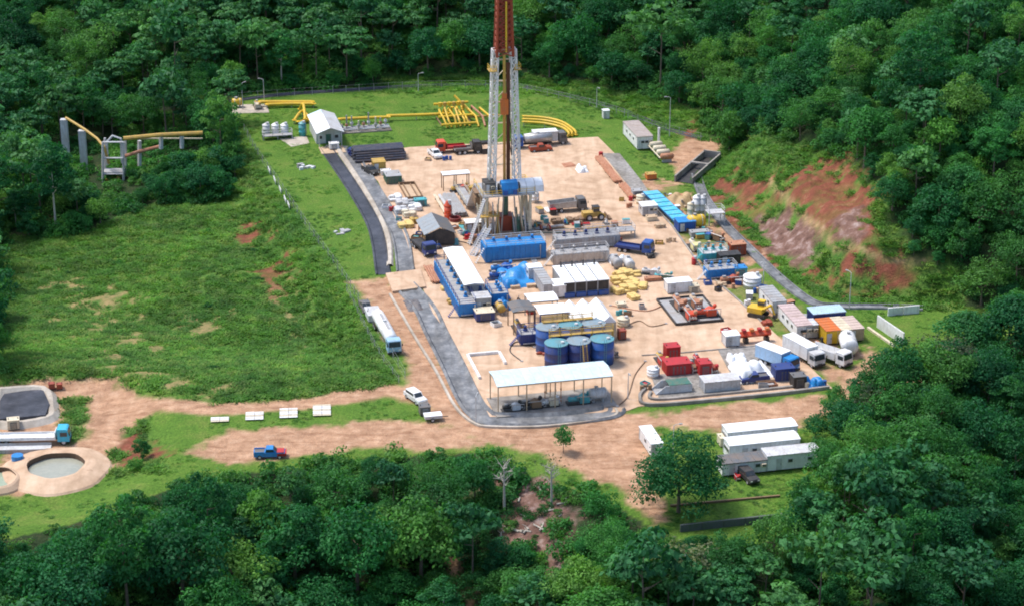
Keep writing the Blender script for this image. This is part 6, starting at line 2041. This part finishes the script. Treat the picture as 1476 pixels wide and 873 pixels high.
# ponds and vehicles at the lower left
def wpoly(*pp):
    return [(lambda v: (v.x, v.y))(on(*p)) for p in pp]
def pond_ring(cx_, cy_, rx, label, water, k_=1.0):
    c0 = on(cx_, cy_)
    t = thing('round_mud_pit', label, 'mud pit', c0, 0)
    iw = MB(); iw.add([(rx * (1 + 0.03 * math.sin(3 * a_ + cx_) + 0.02 * math.sin(7 * a_)) * math.cos(a_), rx * (1 + 0.03 * math.sin(3 * a_ + cx_) + 0.02 * math.sin(7 * a_)) * math.sin(a_), z_) for z_ in (-0.5, 1.09) for a_ in [2 * math.pi * k / 36 for k in range(36)]], [(k, (k + 1) % 36, 36 + (k + 1) % 36, 36 + k) for k in range(36)])
    iw.build('inner_wall', paint('dark_brown_earth', (0.13, 0.075, 0.045), 0.8, 0, 0.3, 0.8), t)  # darker brown than the earth rim
    b = MB()
    n = 36
    vs_, fs = [], []
    for r_, z_ in ((rx, 1.1), (rx + 0.5 * k_, 1.15), (rx + 1.8 * k_, 0.95), (rx + 4.0 * k_, 0.3), (rx + 5.5 * k_, -0.9)):
        for k in range(n):
            a = 2 * math.pi * k / n
            w_ = 1 + 0.03 * math.sin(3 * a + cx_) + 0.02 * math.sin(7 * a)
            vs_.append((r_ * w_ * math.cos(a), r_ * w_ * math.sin(a), z_))
    for j in range(4):
        for k in range(n):
            fs.append((j * n + k, j * n + (k + 1) % n, (j + 1) * n + (k + 1) % n, (j + 1) * n + k))
    b.add(vs_, fs).build('earth_rim', M_PAD, t)
    MB().prism([((rx + 0.05) * math.cos(2 * math.pi * k / n), (rx + 0.05) * math.sin(2 * math.pi * k / n)) for k in range(n)], -1.2, 0.2).build('mud_surface', water, t)
    return t
def ring_fix(t):
    return t
ring_fix(pond_ring(81, 678, 4.7, 'round mud pit full of grey liquid inside a pale earth rim', MUDW))
ring_fix(pond_ring(-9, 696, 3.7, 'round mud pit cut by the left edge of the picture', paint('green_mud', (0.30, 0.36, 0.25), 0.25, 0, .4, .3, (.36, .38, .28)), 0.3))
lp = wpoly((0, 566), (62, 564), (72, 590), (66, 606), (0, 612))
lz = max(hz(*q_) for q_ in lp + [tuple(on(30, 590).xy), tuple(on(10, 575).xy), tuple(on(50, 600).xy)])
def pond_sheet(name, pts, mat):
    t = struct(slab(name, pts, lz - 1.2, lz + 0.15, mat))
    return t
pd = pond_sheet('lined_pond', lp, M_LINER_D)
sweep('pond_bank', smooth_line([(x, y, 0) for x, y in lp + lp[:1]], 4), [(-1.8, -0.2), (-0.6, 0.9), (0.2, 0.9), (1.0, 0.1)], M_KERB, pd, follow=True)
bp_ = thing('pond_beam', 'tan steel beam laid across the lined pond', 'beam', on(35, 597) + Vector((0, 0, .5)), R(4))
MB().bar((-6, 0, 0), (5.5, 0, 0), 0.5).build('beam', TAN, bp_)
for k in range(4):
    b_(-4.5 + 3 * k, 0, -1.2, 0.3, 0.3, 1.1).build('stub', BROWN, bp_)
tk_ = truck(on(46, 638), R(3), paint('cyan_cab', (0.02, 0.42, 0.62), 0.4), 'long truck with a cyan cab and white trailer beside the ponds', 'flat', WHITE, 13.0)
barrel(on(26, 667), BLUE_B, 'bright blue drum tank between the two round mud pits', None, 1.0, 1.5)
box_unit(on(75, 560), 1.1, 1.0, 0.9, MAROON, 'left of two small dark red boxes on the dirt behind the lined pond', louvre=False)
box_unit(on(86, 560), 1.0, 1.0, 0.8, MAROON, 'right of two small dark red boxes on the dirt behind the lined pond', louvre=False)
box_unit(on(20, 617), 2.0, 1.6, 1.6, CREAM, 'pale pump box behind the long truck', louvre=True)
pe = thing('settling_strip', 'long pale grey lined tray in front of the long truck', 'tray', on(30, 648), R(3))
b_(0, 0, 0.0, 10, 2.4, 0.3).build('tray_floor', GREY_L, pe)
for s in (-1, 1):
    b_(0, s * 1.25, 0, 10, 0.15, 0.7).build('tray_side', GREY, pe)

# ------------------------------------------------------------------ camp at the lower right
cabin(at(1094, 636, 0), 12.0, 3.2, 2.7, WHITE, WHITE_S, 'far one of the two long white camp cabins side by side', windows=3, group='camp cabins', gable=0.35)
cabin(at(1097, 655, 0), 12.0, 3.2, 2.7, WHITE, WHITE_S, 'near one of the two long white camp cabins side by side', windows=3, group='camp cabins', gable=0.35)
cabin(at(1139, 671, 0), 9.0, 3.0, 2.6, WHITE, GREY_L, 'white camp cabin with a grey roof right of the dark vehicle', windows=2, group='camp cabins')
cabin(at(1068, 678, 0), 7.4, 3.2, 2.0, WHITE, GREY_D, 'low white cabin with a dark grey roof in the camp', windows=2, group='camp cabins')
pickup(at(1077, 690, 0), TH - R(80), BLACK, 'black car parked in front of the dark roofed cabin', closed=True, name='car', cat='car')
pump(at(1061, 688, 0), RED, 'small red machine left of the black car', TH, 0.5)
cabin(at(938, 646, 0), 1.9, 7.0, 2.2, WHITE, WHITE_S, 'narrow white trailer cabin behind the leafy tree', windows=1)
box_unit(at(1044, 640, 0), 2.0, 2.0, 1.4, CREAM, 'cream box at the corner of the far camp cabin', louvre=False)
fw = thing('lower_wall', 'dark concrete retaining wall below the camp lawn', 'wall', at(1058, 757, 0), TH)
for k in range(5):
    b_(-7 + 3.5 * k, 0, -1.5, 3.42, 0.4, 2.7).build('wall_panel', paint('mossy_concrete', (0.10, 0.11, 0.11), 0.9, 0, .5, .6, (.06, .10, .04)), fw)
fw = thing('earth_step', 'low brown timber edging across the camp lawn', 'edging', at(1050, 722, 0), TH - R(2))
for k in range(6):
    b_(-8 + 3.0 * k, 0, -0.2, 2.95, 0.3, 0.55).build('timber', BROWN, fw)

# ------------------------------------------------------------------ fences, poles, small posts
def fence(label, pts, hgt=1.9, step=3.2, mat=None, meshm=None):
    P = [Vector(p) for p in smooth_line([(x, y, 0) for x, y in pts], 3)]
    o0 = P[0].copy(); o0.z = hz(o0.x, o0.y)
    t = thing('wire_fence', label, 'fence', o0, 0)
    pm = MB().cyl((0, 0, -0.4), (0, 0, hgt), 0.06, 6).mesh('post', mat or GREY)
    Q = []
    for a, c_ in zip(P[:-1], P[1:]):
        n = max(1, int((c_ - a).length / step))
        Q += [a.lerp(c_, i / n) for i in range(n)]
    Q.append(P[-1])
    Q = [Vector((q.x, q.y, hz(q.x, q.y))) for q in Q]
    for q in Q:
        link('post', pm, t, q - o0)
    for z in (0.15, hgt * 0.5, hgt - 0.05):
        MB().tube([q - o0 + Vector((0, 0, z)) for q in Q], 0.014, 4).build('wire', GREY, t)
    return t
fence('wire fence along the top of the left bank', W((352, 190), (372, 225), (395, 258), (440, 325), (500, 408), (545, 480), (584, 545)))
fence('wire fence behind the back lawn', W((325, 146), (400, 140), (480, 135), (600, 128), (700, 127), (760, 133), (850, 153), (900, 168)))
fence('wire fence beyond the right back lawn', W((905, 172), (960, 190), (1010, 203)))
fence('wire fence on the slope below the left bank', [tuple(v.xy) for v in (on(500, 420), on(540, 500), on(575, 552))], 1.5)
for k, (x, y, hh, lb) in enumerate(((381, 152, 6.5, 'light pole among the yellow pipes at the far left'), (350, 158, 6.5, 'light pole at the far left fence corner'), (603, 132, 4.5, 'light pole in the middle of the back fence'), (860, 155, 5.0, 'light pole behind the tiny white booth'), (965, 197, 9.5, 'tall light pole right of the long white cabin'),
                                    (1224, 446, 7.5, 'light pole on the verge beyond the concrete channel'), (1100, 412, 5.0, 'light pole between the fat white tank and the cabins'), (970, 660, 6.0, 'light pole beside the leafy tree by the camp'), (686, 610, 5.0, 'light pole at the near left channel bend'), (905, 575, 5.0, 'light pole right of the machine shed'))):
    light_pole(at(x, y, 0), hh, lb)
for k, (x, y) in enumerate(((388, 250), (396, 264), (404, 278), (411, 292), (416, 300))):
    t = thing('white_marker', ('farthest', 'second farthest', 'middle', 'second nearest', 'nearest')[k] + ' of five white marker boards along the left fence', 'marker', at(x, y, 0), TH, 'white marker boards')
    b_(0, 0, 0.5, 0.1, 3.2, 0.7).build('board', WHITE, t)
    for s in (-1, 1):
        b_(0, s * 1.2, 0, 0.1, 0.1, 0.5).build('post', GREY, t)

# ------------------------------------------------------------------ single trees and loose growth
lone = on(978, 738)
plant_tree('leafy_tree', OPEN_CROWN, trunk_mesh(201, 8, 0.35, 5, 8, M_BARK, 8, 2), lone.x, lone.y, lone.z, 1.0, 0.7, 'large loose leafy tree standing in front of the narrow white trailer cabin', None)
for k, (x, y, s, lb) in enumerate(((727, 738, 0.9, 'bare pale trunked tree at the left of the cleared patch'), (795, 728, 0.8, 'bare pale trunked tree at the right of the cleared patch'))):
    q = on(x, y)
    t = thing('bare_tree', lb, 'tree', q, k * 2.0)
    t.scale = (s, s, s)
    trk = link('trunk', trunk_mesh(210 + k, 10.5, 0.3, 3.5, 8, M_BARK_P, 12, 4), t)
    link('crown', crown_mesh(220 + k, 3.6, 2.0, 9.0, 9, 12, 0.4, M_LEAF_P), t)
for k, (x, y, s, lb) in enumerate(((1340, 548, 0.9, 'pale silvery leaved tree right of the bare dirt'), (1370, 575, 1.0, 'pale silvery leaved tree in front of the dark woods edge'), (1255, 625, 0.8, 'pale silvery leaved tree right of the camp cabins'), (985, 870, 1.0, 'pale silvery tree at the bottom edge'))):
    q = on(x, y)
    plant_tree('pale_tree', PALE_CROWN, KINDS[6][2], q.x, q.y, q.z, s, k * 1.3, lb, None)
for k, (x, y, s, kd, lb) in enumerate(((1246, 600, 0.75, 8, 'small green tree on the dirt right of the pad corner'), (1225, 640, 0.9, 0, 'round green tree behind the grey roofed camp cabin'), (1175, 632, 0.7, 9, 'small green tree at the end of the long camp cabins'),
                                       (300, 262, 1.1, 9, 'dense bushy tree by the left bank below the lawn'), (268, 265, 1.2, 8, 'dense bushy tree left of the bank top'), (325, 250, 0.9, 10, 'bushy tree touching the left fence'), (330, 222, 0.9, 9, 'bushy tree at the upper left fence'),
                                       (1290, 582, 0.95, 1, 'round green tree at the right end of the bare dirt'), (1322, 560, 0.9, 12, 'light green tree behind the bare dirt patch'), (1352, 585, 1.1, 2, 'big round green tree below the pale silvery trees'), (1270, 612, 1.0, 13, 'light feathery tree in front of the dirt right of the pad'), (1392, 520, 1.0, 3, 'round green tree at the far right beyond the white wall'),
                                       (1238, 578, 0.7, 8, 'small dense tree at the near right corner of the pad'), (1205, 605, 0.8, 11, 'light green tree right behind the long camp cabins'),
                                       (812, 652, 0.55, 9, 'small thin tree beside the dirt road'), (205, 662, 0.45, 8, 'small shrub tree right of the earth rim'), (196, 678, 0.4, 9, 'low shrub tree above the grass berm'))):
    q = on(x, y)
    nm, cm, tm, rx, h = KINDS[kd]
    plant_tree('young_tree', cm, tm, q.x, q.y, q.z, s, k * 1.1, lb, None)
# felled wood on the cleared patch
for k in range(26):
    q = on(rng.uniform(722, 818), rng.uniform(698, 778))
    t = thing('felled_log', 'pale felled log lying on the cleared brown patch', 'log', q + Vector((0, 0, 0.12)), rng.uniform(0, 3.1), 'felled logs on the cleared patch')
    L_ = rng.uniform(0.7, 2.4)
    MB().cyl((-L_ / 2, 0, 0), (L_ / 2, 0, rng.uniform(-.2, .3)), 0.16, 7, 0.1).build('stem', M_BARK_P, t)
    MB().cyl((L_ * 0.1, 0, 0.05), (L_ * 0.3, 0.6, 0.4), 0.07, 5, 0.03).build('branch_stub', M_BARK_P, t)
# hoses, drums and crates scattered about the pad
def hose(pix, mat, label, r=0.1):
    o0 = at(*pix[0], 0.12)
    t = thing('ground_hose', label, 'hose', o0, 0)
    P = smooth_line([at(x, y, 0.12 + r) - o0 for x, y in pix], 6)
    MB().tube(P, r, 6).build('hose_line', mat, t)
    for q in (P[0], P[-1]):
        MB().cyl((q.x - .25, q.y, q.z), (q.x + .25, q.y, q.z), r * 1.6, 8).build('coupling', STEEL, t)
    return t


for pix, m_, lb in ((((905, 468), (922, 462), (938, 470), (960, 466)), BROWN, 'brown hose trailing from the squat cream tank'), (((770, 500), (745, 492), (735, 505), (752, 520)), BLACK, 'black hose curled left of the blue round tanks'),
                    (((775, 330), (800, 328), (835, 330), (880, 326)), YELLOW_D, 'ochre pipe along the ground right of the rig'), (((770, 335), (830, 335), (905, 331)), GREEN_D, 'green pipe running along the grey mud tank'),
                    (((930, 520), (915, 540), (905, 570), (890, 585)), BROWN, 'brown hose from the red machines towards the shed'), (((700, 440), (740, 446), (775, 440)), GREY_D, 'dark hose between the shaker cabin and the canopies'),
                    (((880, 440), (930, 448), (955, 440)), RUST, 'rusty pipe from the sack yard to the spill tray'), (((640, 330), (655, 345), (672, 350), (690, 356)), BLACK, 'black hose behind the long white roof')):
    hose(pix, m_, lb)
small = [(690, 345), (697, 352), (665, 338), (672, 345), (784, 318), (776, 326), (760, 330), (655, 330), (668, 326), (636, 352), (612, 346), (604, 340), (700, 462), (715, 470), (765, 452), (890, 455), (905, 455), (925, 445), (885, 345),
         (868, 372), (950, 352), (962, 350), (1020, 410), (1035, 420), (1075, 440), (1046, 480), (930, 555), (925, 563), (1100, 560), (1112, 557), (905, 300), (896, 290), (617, 232), (640, 232), (700, 222), (556, 300), (563, 305), (575, 318), (600, 345), (716, 443)]
mats = (BLUE, RED, GREY, TAN, WHITE, BROWN, YELLOW_D, BLACK, TURQ, RUST)
names = ('blue', 'red', 'grey', 'tan', 'white', 'brown', 'ochre', 'black', 'turquoise', 'rust')
for k, (x, y) in enumerate(small):
    j = (k * 7 + k // 10 * 3) % 10
    if k % 3 == 0:
        for i in range(2 + k % 2):
            barrel(off(at(x, y), i * 0.75, (i % 2) * 0.4), mats[j], names[j] + ' steel drum standing loose among the pad equipment', 'loose drums on the pad', 0.34, 1.0)
    else:
        t = thing('crate', names[j] + ' open crate standing loose among the pad equipment', 'crate', at(x, y), TH + rng.uniform(-.6, .6), 'loose crates on the pad')
        w, l, h = rng.uniform(0.9, 1.9), rng.uniform(0.8, 1.6), rng.uniform(0.5, 1.0)
        for s in (-1, 1):
            b_(s * w / 2, 0, 0.1, 0.08, l, h).build('crate_side', mats[j], t)
            b_(0, s * (l / 2 - 0.04), 0.1, w - 0.1, 0.08, h).build('crate_end', mats[j], t)
        b_(0, 0, 0.0, w, l, 0.12).build('crate_floor', TAN, t)
        b_(rng.uniform(-.1, .1), 0, 0.12, w * 0.6, l * 0.6, h * 0.7).build('contents', mats[(j + 3) % 10], t)
# dense small goods on the strip between the pad kerb and the concrete channel
g_ = random.Random(77)
EDGE = [(930, 285), (960, 318), (985, 342), (1012, 378), (1050, 412), (1085, 442), (1120, 470), (1160, 505)]
for k in range(46):
    i = g_.randrange(len(EDGE) - 1); f_ = g_.random()
    x = EDGE[i][0] + (EDGE[i + 1][0] - EDGE[i][0]) * f_ + g_.uniform(4, 40)
    y = EDGE[i][1] + (EDGE[i + 1][1] - EDGE[i][1]) * f_ + g_.uniform(-14, 8)
    j = g_.randrange(10)
    p_ = at(x, y, 0.0)
    if k % 4 == 0:
        barrel(p_, mats[j], names[j] + ' drum among the goods on the strip beside the channel', 'drums on the strip beside the channel', 0.35, 1.0)
    elif k % 4 == 1:
        t = thing('valve_post', names[j] + ' upright valve post among the goods beside the channel', 'valve', p_, g_.uniform(0, 3), 'valve posts beside the channel')
        MB().cyl((0, 0, 0), (0, 0, 1.6), 0.14, 8).build('post', mats[j], t)
        MB().tube([(0, 0, 1.3), (0.7, 0, 1.3), (1.0, 0, 0.1)], 0.11).build('pipe', STEEL, t)
        MB().lathe([(0.35, 0), (0.35, 0.06)], z=1.6, n=12).build('hand_wheel', mats[(j + 1) % 10], t)
    else:
        t = thing('crate', names[j] + ' crate among the goods on the strip beside the channel', 'crate', p_, g_.uniform(0, 3), 'crates on the strip beside the channel')
        w, l, h = g_.uniform(0.8, 2.2), g_.uniform(0.7, 1.8), g_.uniform(0.5, 1.3)
        b_(0, 0, 0.1, w, l, h).build('crate_body', mats[j], t)
        b_(0, 0, 0.1 + h, w + 0.08, l + 0.08, 0.08).build('lid', mats[(j + 2) % 10], t)
        for s in (-1, 1):
            b_(s * w * 0.35, 0, 0, 0.12, l, 0.1).build('runner', TAN, t)
# skids, short pipes and boxes crowded round the foot of the rig
g_ = random.Random(5)
FOOT = [(g_.uniform(640, 700), g_.uniform(322, 352)) for _ in range(12)] + [(g_.uniform(772, 800), g_.uniform(300, 332)) for _ in range(9)] + [(g_.uniform(800, 905), g_.uniform(322, 333)) for _ in range(9)] + \
       [(g_.uniform(770, 800), g_.uniform(376, 415)) for _ in range(5)] + [(g_.uniform(700, 760), g_.uniform(418, 440)) for _ in range(8)] + [(g_.uniform(600, 650), g_.uniform(345, 360)) for _ in range(4)]
for k, (x, y) in enumerate(FOOT):
    j = g_.randrange(10)
    p_ = at(x, y, 0.12)
    a_ = TH + g_.choice((0, R(90))) + g_.uniform(-.2, .2)
    if k % 3 == 0:
        t = thing('pipe_bundle', names[j] + ' short pipe bundle lying near the foot of the rig', 'pipes', p_, a_, 'pipe bundles near the foot of the rig')
        L_ = g_.uniform(2.0, 4.0)
        me_ = MB().cyl((-L_ / 2, 0, 0), (L_ / 2, 0, 0), 0.11, 7).mesh('pipe', mats[j])
        for i in range(5):
            link('pipe', me_, t, (g_.uniform(-.2, .2), -0.46 + 0.23 * i, 0.21))
        for s in (-1, 1):
            b_(s * L_ * 0.3, 0, 0, 0.15, 1.2, 0.1).build('bearer', BROWN, t)
    elif k % 3 == 1:
        t = thing('valve_skid', names[j] + ' small valve skid near the foot of the rig', 'skid', p_, a_, 'valve skids near the foot of the rig')
        b_(0, 0, 0, 1.8, 1.1, 0.15).build('skid_base', BLACK, t)
        MB().tube([(-0.8, 0, 0.3), (-0.4, 0, 1.0), (0.4, 0, 1.0), (0.8, 0, 0.3)], 0.14).build('pipe', mats[j], t)
        MB().lathe([(0.3, 0), (0.38, 0.35), (0.2, 0.7)], z=0.15, n=10).build('valve_body', mats[(j + 2) % 10], t)
        MB().cyl((0, 0, 0.8), (0, 0, 1.7), 0.07, 6).build('valve_stem', STEEL, t)
    else:
        t = thing('crate', names[j] + ' crate standing near the foot of the rig', 'crate', p_, a_, 'crates near the foot of the rig')
        w, l, h = g_.uniform(0.8, 1.9), g_.uniform(0.8, 1.6), g_.uniform(0.6, 1.4)
        b_(0, 0, 0.1, w, l, h).build('crate_body', mats[j], t)
        b_(0, 0, 0.1 + h, w + 0.08, l + 0.08, 0.08).build('lid', mats[(j + 4) % 10], t)
        for s in (-1, 1):
            b_(s * w * 0.35, 0, 0, 0.12, l, 0.1).build('runner', TAN, t)
